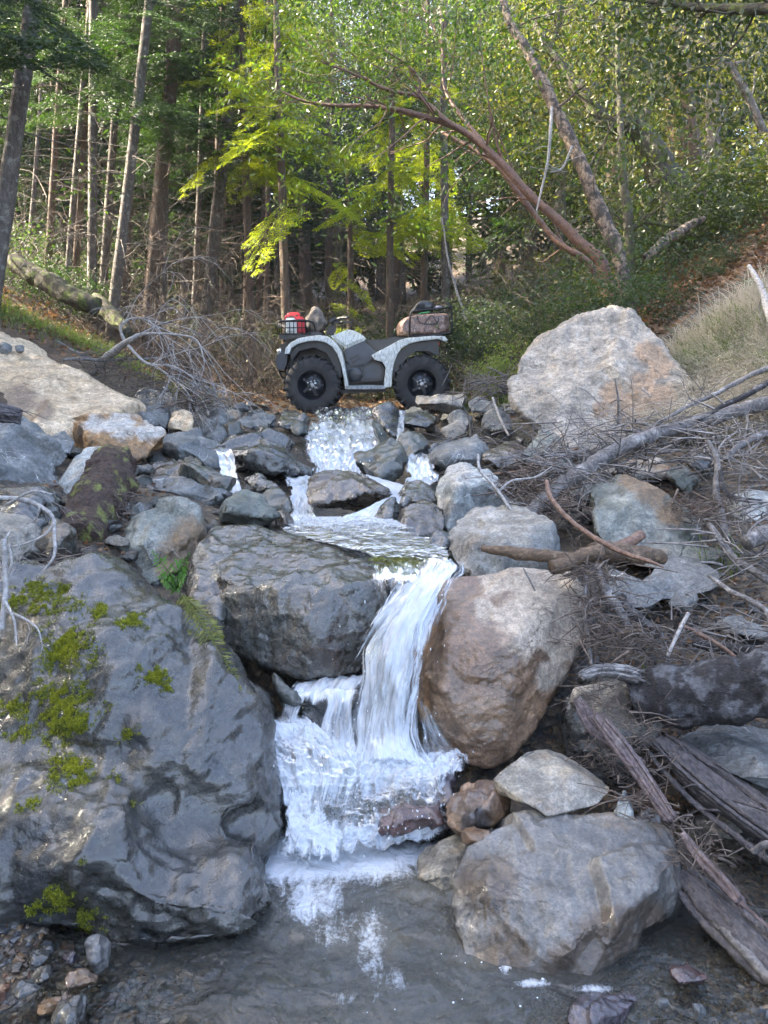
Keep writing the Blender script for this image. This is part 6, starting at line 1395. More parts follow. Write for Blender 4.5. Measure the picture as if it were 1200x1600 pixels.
# trees beside and behind the eye, which keep the creek in shade
def shade_tree(x, y, top, k):
    g = gz(x, y); H = BCH[k % 4]; cs = 1.25 if top - g > 6 else 1.0
    tree('broadleaf_tree', 'evergreen tree on the slopes beside the creek, outside the view', x, y, max(2.5, top - g - 1.5), .14, T_grey, BC[k % 4], LV_broad, cs=cs, cz=max(-.5, top - g - H * cs), seed=1500 + k, group='trees beside the creek', limbs=8, limb_len=1.5, sides=7)
BCH = [5.6, 6.6, 4.6, 9.0]
kk = 3
for y0 in np.arange(-8.5, 10.3, 1.45):
    for x0, tp in ((-7.4, 10.0), (-9.8, 12.0)):
        shade_tree(x0 + q.uniform(-.4, .4), y0 + q.uniform(-.4, .4), tp + q.uniform(-.8, .4), 3 + 4 * kk); kk += 1

# --- shrubs and undergrowth
SH = [broad_crown(520 + k, .55, .8, 26, 70, .055, .028, .16) for k in range(4)]
FERN_ = None
def shrub(x, y, s, lf, label, group=None, dz=0, k=None, name='shrub'):
    o = add_obj(name, SH[q.randrange(4) if k is None else k], own=lf)
    o.location = (x, y, gz(x, y) - .08 * s + dz); o.scale = (s, s, s * q.uniform(.7, 1.1)); o.rotation_euler = (0, 0, q.uniform(0, 6.3))
    return tag(o, label, 'shrub', group)
for i in range(150):
    px = q.uniform(-40, 1240); Y = q.uniform(9.6, 19); x = (px - 600) / F * Y
    if abs(x) < 2.0 and Y < 10.6: continue
    if px < 430 and q.random() < .8: continue
    lf = [LV_bush, LV_blue, LV_bush, LV_olive][q.randrange(4)]
    where = 'left' if px < 430 else ('middle' if px < 760 else 'right')
    s_ = q.uniform(.7, 1.7); tone = {LV_bush: 'green', LV_blue: 'bluish green', LV_olive: 'olive'}[lf]
    shrub(x, Y, s_, lf, f"{'low' if s_ < 1.1 else 'tall'} {tone} undergrowth shrub, {'close' if Y < 13 else 'deeper'} in the woods " + {'left': 'beneath the firs on the left', 'middle': 'behind the quad bike', 'right': 'on the right hillside'}[where], 'undergrowth shrubs ' + where)
for (px, py, Y, s, lf, lb) in [(930, 455, 7.6, .75, LV_bush, 'dense green shrub directly behind the top of the buff boulder'), (870, 470, 7.9, .6, LV_bush, 'green shrub left behind the buff boulder'), (985, 430, 8.0, .7, LV_bush, 'green shrub at the foot of the peeling trunk'),
                               (800, 560, 8.6, .5, LV_green, 'low bright green plants on the bank right of the rear rack'), (768, 590, 8.8, .4, LV_green, 'low green plants beside the track behind the rear wheel'), (845, 520, 8.4, .38, LV_bush, 'small green weeds in leaf litter left of the buff boulder'),
                               (1010, 300, 9.8, .9, LV_broad, 'hanging leafy shrub below the crooked oak'), (1125, 330, 9.6, .8, LV_broad, 'leafy shrub on the right bank above the leaf litter'), (1180, 330, 9.2, 1.1, LV_broad, 'leafy shrub at the right edge above the bank'), (1160, 390, 8.6, .5, LV_blue, 'small bluish shrub at the crest of the right bank'), (1110, 405, 8.4, .4, LV_bush, 'little green plant in the sunlit leaf litter'),
                               (1170, 255, 9.8, 1.4, LV_broad, 'dark leafy mass at the right edge'), (1060, 480, 8.0, .5, LV_bush, 'green weeds in the shade above the dry grass'), (60, 430, 10.8, .6, LV_fir, 'dark green shrub near the mossy log'), (110, 450, 11.2, .7, LV_fir, 'second dark shrub beside the mossy log'), (760, 470, 9.6, .8, LV_blue, 'bluish green shrub right of the rear rack'), (730, 520, 9.8, .6, LV_bush, 'shrub behind the rear rack at track level')]:
    p = P(px, py, Y); shrub(p[0], p[1], s * 1.15, lf, lb, dz=max(-.3, min(.6, p[2] - gz(p[0], p[1]) - .35 * s)))
# dead brush
def brush(name, label, spots, n, L, rr, mat, seed, cat='brush'):
    r = np.random.default_rng(seed); mb = MB()
    for _ in range(n):
        s = spots[r.integers(len(spots))]; x, y = s[0] + r.normal(0, s[2]), s[1] + r.normal(0, s[2] * .8); z = gz(x, y) if _ % 4 == 0 else zl
        zl = z; p = np.array([x, y, z]); d = np.array([r.normal(0, .6), r.normal(0, .6), r.uniform(.3, 1)]); d /= np.linalg.norm(d); l = L * r.uniform(.4, 1.3)
        m_ = p + d * l * .5 + r.normal(0, l * .05, 3); e = p + d * l + [r.normal(0, .1) * l, r.normal(0, .1) * l, -.18 * l]
        v, f = tube(spline(np.array([p, m_, e]), 6), np.linspace(rr, rr * .3, 6) * r.uniform(.5, 1.2), 3, cap=False); mb.add(v, f, r.random())
        for _2 in range(5):
            t = r.uniform(.3, 1); a = p + (e - p) * t; dd = d + r.normal(0, .7, 3); b = a + dd / np.linalg.norm(dd) * l * .3 * r.random()
            v, f = tube(np.array([a, b]), [rr * .5, rr * .2], 3, cap=False); mb.add(v, f, r.random())
    return mb.thing(name, mat, label, cat, kind='stuff', smooth=False)
brush('dead_brush', 'brown dead brush between the quad bike and the left bank', [(-2.4, 10.2, .7), (-1.7, 10.6, .6), (-3.2, 10.4, .6), (-1.2, 11.2, .6), (-2.2, 11.4, .8)], 900, .9, .004, LV_dead, 91)
brush('dead_brush', 'grey brown dead brush on the bank right of the quad bike', [(1.9, 9.8, .4), (2.5, 9.6, .4), (1.6, 10.4, .4), (2.9, 10.2, .5)], 800, .8, .0035, LV_dead, 92)
brush('dead_brush', 'tangle of dead twigs low in the forest behind the quad bike', [(-1.5, 13.5, 1.5), (.5, 14, 1.5), (2.5, 13, 1.3), (-4, 13, 1.4), (-6, 12.5, 1.2)], 900, 1.6, .006, LV_dead, 93)
# grass
def grass(name, label, spots, n, L, mat, seed, wid=.004, lean=(-.5, -.5), arch=.6):
    """arching blades, three segments each"""
    r = np.random.default_rng(seed); s = np.array(spots)[r.integers(len(spots), size=n)]
    x = s[:, 0] + r.normal(0, 1, n) * s[:, 2]; y = s[:, 1] + r.normal(0, 1, n) * s[:, 2] * .8; z = ground(x, y)
    l = L * r.uniform(.4, 1.2, n); a = r.normal(0, .7, n); d = np.stack([lean[0] + r.normal(0, .45, n), lean[1] + r.normal(0, .45, n)], 1)
    w = wid * r.uniform(.6, 1.3, n); sd = np.stack([-d[:, 1], d[:, 0]], 1); sd /= np.linalg.norm(sd, axis=1)[:, None] + 1e-9
    V = []
    for k, t in enumerate((0, .35, .7, 1.0)):
        c = np.stack([x + d[:, 0] * l * t ** 1.5, y + d[:, 1] * l * t ** 1.5, z + l * (t - arch * t ** 2.4)], 1); ww = (w * (1 - .85 * t))[:, None]
        o = np.concatenate([sd * ww, np.zeros((n, 1))], 1); V += [c - o, c + o]
    V = np.stack(V, 1).reshape(-1, 3); i = np.arange(n)[:, None, None] * 8; f = (i + np.array([[0, 1, 3, 2], [2, 3, 5, 4], [4, 5, 7, 6]])[None]).reshape(-1, 4)
    vv = np.repeat(r.random(n), 8)
    return thing(name, V, f, mat, label, 'grass', kind='stuff', smooth=False, attrs={'val': vv})
brush('dead_brush', 'brown dead undergrowth beneath the slender firs on the left', [(-4.6, 11.2, .9), (-3.6, 11.8, .8), (-5.6, 12.2, 1.0), (-3.0, 12.4, .8)], 800, 1.1, .005, LV_dead, 94)
grass('dry_grass', 'pale dry arching grass on the right bank beside the buff boulder', [(2.05, 5.5, .14), (2.35, 5.7, .2), (2.8, 5.9, .25), (3.0, 6.3, .25), (2.5, 5.3, .2), (2.9, 5.5, .25), (2.4, 6.2, .2), (2.7, 6.6, .2), (3.1, 6.9, .25)], 15000, .38, LV_grass, 95, .0036)
grass('green_grass', 'green grass growing through the dry grass on the right bank', [(2.7, 6.4, .2), (3.0, 6.6, .25), (2.9, 5.7, .15), (2.4, 6.3, .15)], 2600, .36, LV_green, 96, .004)
grass('grass_tuft', 'thin olive grass tuft beside the creek crossing', [(-2.05, 8.3, .10), (-1.9, 8.5, .10)], 500, .34, LV_fernd, 97, .003, (.5, -.2), .5)
grass('green_grass', 'thin grass on the mossy slope above the tan boulder', [(-3.6, 8.6, .4), (-4.4, 8.8, .4), (-3.0, 9.0, .3)], 2600, .22, LV_green, 98, .003, (0, 0), .3)
grass('green_grass', 'scattered grass blades along the track edge right of the rear wheel', [(1.5, 8.9, .25), (1.9, 8.5, .25), (1.2, 9.6, .3)], 1800, .22, LV_green, 99, .004, (0, 0), .3)
grass('grass_tuft', 'green blades between the short logs on the right', [(1.02, 3.0, .01)], 14, .16, LV_green, 100, .003, (0, 0), .1)
grass('grass_tuft', 'few green blades in the bleached thicket at the right edge', [(1.55, 3.6, .06)], 40, .3, LV_green, 101, .003, (0, 0), .2)
# fallen leaves
def litter(name, label, spots, n, seed, L=.05, W=.03):
    r = np.random.default_rng(seed); s = np.array(spots)[r.integers(len(spots), size=n)]
    x = s[:, 0] + r.normal(0, 1, n) * s[:, 2]; y = s[:, 1] + r.normal(0, 1, n) * s[:, 2]; c = np.stack([x, y, ground(x, y) + .012], 1)
    d = r.normal(0, 1, (n, 3)) * [1, 1, .3]; v, f = leaf_cards(c, d, n, L, W, r, .25)
    return thing(name, v, f, LV_litter, label, 'leaves', kind='stuff', smooth=False, attrs={'val': np.repeat(r.random(n), 4)})
litter('fallen_leaves', 'orange brown leaf litter covering the right bank', [(3.6, 8.6, .6), (4.4, 9.2, .8), (2.6, 8.6, .5), (3.2, 9.6, .8), (2.0, 8.0, .3), (5, 10.5, 1.2)], 9000, 111, .09, .05)
litter('fallen_leaves', 'brown leaf litter on the forest floor at the left', [(-3.6, 9.2, .6), (-5, 10, 1), (-2.5, 10, .6), (-1, 12, 1.2), (1, 12, 1)], 7000, 112, .08, .045)
litter('fallen_leaves', 'dead leaves among the slate chips on the right slope', [(1.35, 3.1, .16), (1.15, 2.85, .14), (1.6, 3.2, .2), (1.3, 3.5, .15), (.95, 2.9, .1)], 420, 113, .035, .02)
litter('fallen_leaves', 'rusty leaves heaped on the crossing between the wheels', [(.1, 9.3, .25), (.35, 8.9, .12), (-.1, 9.6, .4)], 1200, 114, .06, .035)

litter('bark_litter', 'brown leaf bits and bark flakes in the debris beside the brown boulder', [(1.0, 2.95, .12), (.85, 2.75, .10), (1.05, 3.15, .14), (1.25, 2.85, .15), (1.0, 2.4, .14), (1.15, 2.2, .12), (.9, 2.55, .1), (1.5, 4.3, .2), (1.9, 4.2, .2)], 2200, 115, .028, .014)
litter('bark_litter', 'dead leaves trapped between the left bank rocks', [(-1.35, 3.9, .15), (-1.2, 3.6, .12), (-1.6, 4.4, .2), (-2.0, 6.6, .3), (-1.7, 6.2, .2)], 500, 116, .045, .02)

# ================================================================== QUAD BIKE ON THE CROSSING
AO = P(488, 645, 9.0)
def cx(a, b): return ((a - 312) / 487.0, (660 - b) / 487.0)
def camo_mat(name, cols, scale=9):
    m, nt, out = new_mat(name); N = NT(nt); c = N.coords(shift=False)
    n1 = N.noise(c, scale, 5, .6, 1.5); n2 = N.noise(c, scale * 1.9, 4, .6, 2.0); w = N.n('ShaderNodeTexWave'); w.inputs['Scale'].default_value = scale * .8; w.inputs['Distortion'].default_value = 14; w.inputs['Detail'].default_value = 3; N.l(c, w.inputs['Vector'])
    col = N.mix(N.ramp(n1, .47, .53), cols[0], cols[1]); col = N.mix(N.ramp(n2, .58, .62), col, cols[2])
    col = N.mix(N.ramp(w.outputs[0], .95, 1.0), col, cols[3])
    N.l(N.bsdf(col, N.ramp(n2, .3, .7, .28, .5), None, .5), out.inputs[0]); return m
A_camo = camo_mat('pale_branch_camouflage_plastic', [(.60, .62, .59), (.47, .49, .46), (.70, .72, .70), (.22, .22, .20)])
A_bagc = camo_mat('brown_leaf_camouflage_cloth', [(.24, .15, .12), (.12, .075, .06), (.36, .27, .22), (.03, .025, .02)], 14)
A_blk = simple_mat('black_plastic', (.012, .013, .015), .38, (.020, .021, .023), 12, .0008)
A_grey = simple_mat('grey_satin_plastic', (.045, .055, .07), .35, (.032, .038, .05), 6, .0005)
A_seat = simple_mat('black_vinyl', (.012, .014, .018), .32, (.02, .022, .026), 20, .001)
A_metal = simple_mat('black_steel_tube', (.016, .017, .019), .35, (.01, .01, .011), 10, 0, .6)
A_rub = simple_mat('dusty_tyre_rubber', (.014, .014, .014), .75, (.032, .030, .028), 7, .002)
A_rim = simple_mat('dark_alloy', (.018, .021, .026), .3, (.03, .033, .04), 10, 0, .7)
A_hub = simple_mat('bare_steel', (.35, .36, .37), .4, (.2, .2, .2), 20, 0, .9)
A_foot = camo_mat('silver_camouflage_plastic', [(.26, .28, .29), (.20, .22, .23), (.36, .38, .39), (.12, .12, .12)])
A_red = simple_mat('red_plastic', (.62, .045, .05), .4, (.5, .03, .04)); A_wht = simple_mat('white_plastic', (.72, .74, .72), .45, (.6, .63, .6))
A_tail = simple_mat('red_lamp_glass', (.45, .015, .012), .15); A_lens = simple_mat('clear_lamp_glass', (.4, .42, .44), .1, None, 5, 0, .5)
def prism_bm(poly, y0, y1, bev=.01, segs=2):
    bm = bmesh.new()
    a = [bm.verts.new((x, y0, z)) for x, z in poly]; b = [bm.verts.new((x, y1, z)) for x, z in poly]
    n = len(poly); bm.faces.new(a); bm.faces.new(b[::-1])
    for i in range(n): bm.faces.new((a[i], b[i], b[(i + 1) % n], a[(i + 1) % n])) if True else 0
    bmesh.ops.recalc_face_normals(bm, faces=bm.faces)
    if bev:
        es = [e for e in bm.edges if abs(e.verts[0].co.y - e.verts[1].co.y) < 1e-6]
        bmesh.ops.bevel(bm, geom=es, offset=bev, segments=segs, affect='EDGES', clamp_overlap=True)
    bmesh.ops.triangulate(bm, faces=bm.faces)
    return bm
def bm_obj(name, bms, mat, parent, smooth=True, label=None):
    out = bmesh.new()
    for b in (bms if isinstance(bms, list) else [bms]):
        me = bpy.data.meshes.new('t'); b.to_mesh(me); b.free(); out.from_mesh(me); bpy.data.meshes.remove(me)
    me = bpy.data.meshes.new(name); out.to_mesh(me); out.free()
    me.polygons.foreach_set('use_smooth', np.full(len(me.polygons), smooth))
    o = add_obj(name, me, mat, parent)
    if smooth: me.set_sharp_from_angle(angle=math.radians(38))
    if label: o['label'] = label
    return o
def prism(name, pts, y0, y1, mat, parent, bev=.01, crop=True, label=None):
    ys = pts if isinstance(y0, (int, float)) else None
    rng_ = [(y0, y1)] if isinstance(y0, (int, float)) else list(zip(y0, y1))
    return bm_obj(name, [prism_bm([cx(*p) for p in pts] if crop else pts, a, b, bev) for a, b in rng_], mat, parent, True, label)
def tubes(name, lists, r, mat, parent, crop=True, sides=8):
    mb = MB()
    for L in lists:
        q = np.array([[*cx(p[0], p[1])[:1], p[2], cx(p[0], p[1])[1]] for p in L]) if crop else np.array(L)
        v, f = tube(spline(q, max(2, len(q) * 5)) if len(q) > 2 else q, r, sides); mb.add(v, f)
    return mb.obj(name, mat, parent)
quad = empty('quad_bike', tuple(AO), 'camouflage quad bike with loaded racks parked side-on across the creek crossing', 'quad bike')
ys_ = ((.02, .72), (.38, 1.08))
# fenders, both sides
FF = [(168, 345), (172, 315), (200, 285), (245, 262), (300, 252), (355, 246), (400, 252), (440, 285), (470, 330), (488, 400), (505, 490), (512, 532), (492, 532), (484, 470), (470, 400), (450, 345), (425, 308), (385, 284), (340, 275), (295, 278), (240, 292), (205, 312), (190, 345)]
prism('front_fender', FF, ys_[0], ys_[1], A_camo, quad, .008)
RF = [(635, 352), (665, 335), (735, 300), (785, 272), (822, 262), (900, 255), (965, 250), (1028, 252), (1046, 272), (1030, 280), (995, 266), (905, 276), (840, 290), (800, 312), (775, 345), (757, 390), (748, 440), (742, 520), (700, 525), (706, 470), (712, 420), (694, 388), (650, 376)]
prism('rear_fender', RF, ys_[0], ys_[1], A_camo, quad, .008)
prism('wheel_arch', [(190, 340), (240, 292), (300, 280), (380, 284), (425, 308), (450, 345), (468, 420), (470, 470), (440, 470), (425, 400), (390, 340), (320, 310), (240, 330), (200, 380)], .10, .98, A_blk, quad, .006)
prism('wheel_arch', [(775, 345), (840, 290), (905, 276), (995, 268), (1002, 350), (980, 350), (940, 330), (880, 330), (830, 360), (790, 420), (755, 470), (748, 400)], .10, .98, A_blk, quad, .006)
# central body
prism('tank_cover', [(405, 246), (432, 236), (500, 210), (535, 216), (570, 232), (603, 258), (590, 272), (540, 292), (492, 314), (470, 300), (440, 275)], .32, .78, A_camo, quad, .03)
prism('side_panel', [(480, 322), (540, 294), (592, 272), (625, 300), (662, 334), (640, 350), (634, 380), (600, 405), (520, 410), (496, 380)], .26, .84, A_grey, quad, .012)
prism('seat', [(592, 262), (640, 266), (700, 262), (765, 248), (822, 250), (812, 266), (770, 290), (735, 302), (700, 328), (665, 330), (630, 302)], .36, .74, A_seat, quad, .035)
prism('panel_vent', [(505, 368), (560, 345), (566, 350), (520, 378)], .25, .27, A_blk, quad, .003)
prism('panel_vent', [(520, 388), (568, 362), (574, 368), (530, 398)], .25, .27, A_blk, quad, .003)
# engine
prism('engine_cover', [(566, 420), (595, 405), (648, 380), (690, 394), (708, 432), (692, 490), (605, 497), (575, 492)], .16, .5, A_blk, quad, .012)
prism('engine_cover', [(590, 425), (600, 416), (648, 396), (680, 406), (692, 436), (680, 474), (612, 478), (600, 470)], .145, .17, A_grey, quad, .008)
prism('engine_block', [(470, 380), (720, 370), (730, 520), (700, 545), (500, 545), (475, 520)], .38, .76, A_blk, quad, .02)
def lathe(profile, c, mat, name, parent, n=32, axis='y'):
    """profile: (radius, offset along y)"""
    th = np.linspace(0, 2 * math.pi, n, endpoint=False); p = np.array(profile); m = len(p)
    v = np.stack([np.outer(np.cos(th), p[:, 0]), np.tile(p[:, 1], (n, 1)), np.outer(np.sin(th), p[:, 0])], -1).reshape(-1, 3)
    i = np.arange(n)[:, None] * m; j = np.arange(m - 1)[None]; k = (np.arange(n)[:, None] + 1) % n * m
    f = np.stack([i + j, i + j + 1, k + j + 1, k + j], -1).reshape(-1, 4)
    me = mesh_from(v, f, name); me.set_sharp_from_angle(angle=math.radians(40))
    return add_obj(name, me, mat, parent, c)
ex, ez = cx(545, 457)
lathe([(.001, .12), (.055, .12), (.065, .125), (.065, .14), (.078, .145), (.085, .16), (.085, .30)], (ex, 0, ez), A_blk, 'engine_cap', quad, 28)
prism('footboard', [(490, 516), (600, 512), (706, 514), (712, 528), (700, 534), (500, 534)], ys_[0], ys_[1], A_foot, quad, .005)
prism('skid_plate', [(455, 540), (710, 536), (712, 552), (470, 560)], .2, .9, A_blk, quad, .01)
prism('footwell', [(492, 400), (575, 400), (590, 500), (500, 516)], .30, .36, A_grey, quad, .01)
# nose, bumper, lamps
prism('bumper', [(108, 392), (112, 355), (135, 335), (165, 330), (172, 350), (165, 400), (150, 430), (118, 430)], .18, .92, A_grey, quad, .02)
prism('nose', [(122, 340), (130, 300), (160, 280), (205, 272), (200, 300), (175, 335)], .26, .84, A_blk, quad, .02)
prism('nose', [(140, 400), (220, 300), (420, 300), (440, 420), (300, 470), (170, 450)], .40, .70, A_blk, quad, .03, label='dark frame and radiator behind the nose')
tubes('bull_bar', [[(165, 300, y), (135, 305, y), (118, 345, y), (122, 440, y), (140, 475, y), (170, 485, y)] for y in (.30, .80)] + [[(122, 440, .3), (122, 440, .8)], [(120, 350, .3), (120, 350, .8)]], .012, A_metal, quad)
for y in (.28, .82):
    h = lathe([(.001, -.02), (.035, -.015), (.045, 0), (.045, .03)], (0, 0, 0), A_lens, 'headlight', quad, 20)
    q = cx(120, 335); h.location = (q[0], y, q[1]); h.rotation_euler = (0, 0, math.radians(-90))
# handlebar
tubes('handlebar', [[(380, 236, .55), (396, 205, .55), (412, 178, .55)], [(412, 175, .40), (412, 178, .70)], [(412, 176, .42), (425, 165, .30), (450, 160, .18), (470, 157, .10)], [(412, 176, .68), (425, 165, .80), (450, 160, .92), (470, 157, 1.0)]], .012, A_metal, quad)
tubes('grip', [[(450, 158, .16), (480, 155, .10), (510, 155, .05)]], .017, A_blk, quad); tubes('grip', [[(450, 158, .94), (480, 155, 1.0), (510, 155, 1.05)]], .017, A_blk, quad)
prism('instrument_pod', [(396, 150), (430, 138), (452, 145), (450, 165), (420, 182), (398, 172)], .44, .66, A_blk, quad, .012)
prism('steering_cover', [(372, 238), (392, 190), (418, 178), (432, 200), (420, 238)], .46, .64, A_blk, quad, .01)
tubes('brake_lever', [[(440, 152, .2), (470, 148, .12), (500, 146, .07)]], .006, A_metal, quad)
# racks
def wire_rack(name, x0, x1, zb, zt, y0, y1, nx, ny, r=.006):
    """basket of bent rod: bottom grid, top rim, uprights"""
    L = [[(x0, y0, zt), (x1, y0, zt)], [(x0, y1, zt), (x1, y1, zt)], [(x0, y0, zt), (x0, y1, zt)], [(x1, y0, zt), (x1, y1, zt)],
         [(x0, y0, zb), (x1, y0, zb)], [(x0, y1, zb), (x1, y1, zb)], [(x0, y0, zb), (x0, y1, zb)], [(x1, y0, zb), (x1, y1, zb)]]
    for t in np.linspace(0, 1, nx):
        x = x0 + (x1 - x0) * t; L += [[(x, y0, zb), (x, y0, zt)], [(x, y1, zb), (x, y1, zt)], [(x, y0, zb), (x, y1, zb)]]
    for t in np.linspace(0, 1, ny): y = y0 + (y1 - y0) * t; L += [[(x0, y, zb), (x0, y, zt)], [(x1, y, zb), (x1, y, zt)]]
    m_ = (zb + zt) / 2
    L += [[(x0, y0, m_), (x1, y0, m_)], [(x0, y1, m_), (x1, y1, m_)]]
    return tubes(name, L, r, A_metal, quad, crop=False, sides=6)
q0, q1 = cx(124, 238), cx(300, 172)
rk = wire_rack('front_rack', q0[0], q1[0], q0[1], q1[1], .15, .95, 9, 6)
tubes('rack_rail', [[(125, 172, .15), (300, 170, .15), (330, 230, .2)], [(125, 172, .95), (300, 170, .95), (330, 230, .9)], [(140, 240, .2), (150, 275, .3)], [(290, 240, .2), (300, 270, .3)]], .012, A_metal, quad)
prism('rack_tray', [(128, 236), (300, 232), (345, 222), (368, 238), (340, 250), (150, 268), (134, 262)], .16, .94, A_blk, quad, .01)
tubes('rear_rack', [[(842, 254, y), (842, 175, y), (846, 138, y), (866, 118, y), (960, 108, y), (1062, 96, y)] for y in (.14, .96)] + [[(1066, 96, .14), (1066, 96, .96)], [(846, 140, .14), (846, 140, .96)], [(1066, 96, .14), (1068, 160, .14), (1072, 232, .14)], [(1066, 96, .96), (1068, 160, .96), (1072, 232, .96)],
      [(840, 252, .14), (960, 246, .14), (1074, 230, .14)], [(840, 252, .96), (960, 246, .96), (1074, 230, .96)], [(1074, 230, .14), (1074, 230, .96)]] + [[(x, 250 - (x - 840) * .08, .14), (x, 250 - (x - 840) * .08, .96)] for x in (860, 910, 960, 1010, 1060)], .011, A_metal, quad)
prism('tail_panel', [(878, 282), (1000, 270), (1004, 350), (960, 352), (880, 300)], .2, .9, A_blk, quad, .01)
prism('tail_light', [(980, 282), (1006, 280), (1008, 300), (985, 300)], (.16, .84), (.26, .94), A_tail, quad, .004)
# wheels
def wheel(cxp, y_out, side, W=.22, name='wheel'):
    x, z = cx(*cxp); root = add_obj('wheel', None, None, quad, (x, y_out, z))
    R_, r_ = .305, .158
    prof = [(r_, 0.012), (r_ + .03, .002), (r_ + .07, -.004), (R_ - .04, .004), (R_ - .015, .018), (R_ - .004, .045), (R_, W / 2), (R_ - .004, W - .045), (R_ - .015, W - .018), (R_ - .04, W - .004), (r_ + .03, W - .002), (r_, W - .012)]
    mb = MB(); th = np.linspace(0, 2 * math.pi, 48, endpoint=False); p = np.array(prof); m = len(p); n = 48
    v = np.stack([np.outer(np.cos(th), p[:, 0]), np.tile(p[:, 1], (n, 1)), np.outer(np.sin(th), p[:, 0])], -1).reshape(-1, 3)
    i = np.arange(n)[:, None] * m; j = np.arange(m - 1)[None]; k = (np.arange(n)[:, None] + 1) % n * m
    mb.add(v, np.stack([i + j, i + j + 1, k + j + 1, k + j], -1).reshape(-1, 4))
    for q in range(22):     # chevron lugs over tread and shoulder
        for s in (0, 1):
            a = 2 * math.pi * (q + .5 * s) / 22
            for (rr, yy, sx, sy, sz, tw) in ((R_ + .006, W * .30, .020, .075, .022, .5), (R_ - .012, .020, .022, .030, .03, .1), (R_ - .045, .002, .018, .014, .045, 0.0)):
                y_ = yy if s == 0 else W - yy
                v, f = box((0, 0, 0), (sx, sy, sz)); t = tw if s == 0 else -tw
                v = v @ np.array([[math.cos(t), -math.sin(t), 0], [math.sin(t), math.cos(t), 0], [0, 0, 1]]).T + [0, 0, rr]
                v = v @ np.array([[math.cos(a), 0, math.sin(a)], [0, 1, 0], [-math.sin(a), 0, math.cos(a)]]).T + [0, y_, 0]
                mb.add(v, f)
    t = mb.obj('tyre', A_rub, root); t.data.set_sharp_from_angle(angle=math.radians(35))
    s0 = 0.0
    lathe([(.001, .070), (.05, .068), (.085, .066), (.10, .075), (.125, .085), (.14, .070), (.148, .028), (.162, .008), (.166, .012), (.160, .03), (.150, .09), (.148, .20)], (0, 0, 0), A_rim, 'rim', root, 40)
    for q in range(5):
        a = 2 * math.pi * q / 5 + .3; v, f = box((0, .052, .075), (.030, .028, .095)); v = v @ np.array([[math.cos(a), 0, math.sin(a)], [0, 1, 0], [-math.sin(a), 0, math.cos(a)]]).T
        MB().add(v, f).obj('spoke', A_rim, root, smooth=False)
    lathe([(.001, .020), (.022, .022), (.030, .032), (.032, .05), (.05, .055), (.055, .068)], (0, 0, 0), A_hub, 'hub', root, 24)
    for q in range(4):
        a = 2 * math.pi * q / 4 + .5; lathe([(.001, .036), (.010, .038), (.011, .06)], (.055 * math.sin(a), 0, .055 * math.cos(a)), A_hub, 'wheel_nut', root, 8)
    return root
wheel((312, 512), 0.0, 0); wheel((908, 506), 0.0, 0)
def copy_tree(o, parent=None):
    c = o.copy(); COL.objects.link(c); c.parent = parent if parent else o.parent
    for ch in list(o.children): copy_tree(ch, c)
    return c
for w in [c for c in quad.children if c.name.startswith('wheel') and c.data is None]:
    k = copy_tree(w); k.location = (w.location.x, 1.10, w.location.z); k.rotation_euler = (0, 0, math.pi)
for cxp in ((312, 512), (908, 506)):
    x, z = cx(*cxp); add_obj('axle', mesh_from(*tube(np.array([[x, .12, z], [x, .98, z]]), .022, 10)), A_blk, quad)
    tubes('shock_absorber', [[(cxp[0] + 20, 500, .3), (cxp[0] + 15, 350, .36)], [(cxp[0] + 20, 500, .8), (cxp[0] + 15, 350, .74)]], .025, A_blk, quad)
# load on the front rack
def load(name, label, cat, pts, y0, y1, mat, bev=.02):
    q = [cx(*p) for p in pts]; bx = sum(p[0] for p in q) / len(q); bz = min(p[1] for p in q)
    return_ = empty(name, (AO[0] + bx, AO[1] + (y0 + y1) / 2, AO[2] + bz), label, cat)
    bm_obj('body', prism_bm([(p[0] - bx, p[1] - bz) for p in q], y0 - (y0 + y1) / 2, y1 - (y0 + y1) / 2, bev, 3), mat, return_)
    return return_, bx, bz
t, bx, bz = load('fuel_can', 'red plastic fuel can in the front rack basket of the quad bike', 'fuel can', [(200, 232), (200, 150), (212, 140), (250, 140), (262, 155), (265, 232)], .30, .46, A_red)
tubes('handle', [[(172, 142, 0), (174, 126, 0), (225, 124, 0), (228, 142, 0)]], .012, A_red, t).location = (-bx, 0, -bz)
t, bx, bz = load('container', 'white container in front of the red fuel can on the quad bike', 'container', [(160, 232), (160, 165), (172, 150), (210, 150), (222, 165), (222, 232)], .20, .29, A_wht)
tubes('handle', [[(165, 156, 0), (168, 140, 0), (212, 138, 0), (216, 156, 0)]], .010, A_red, t).location = (-bx, 0, -bz)
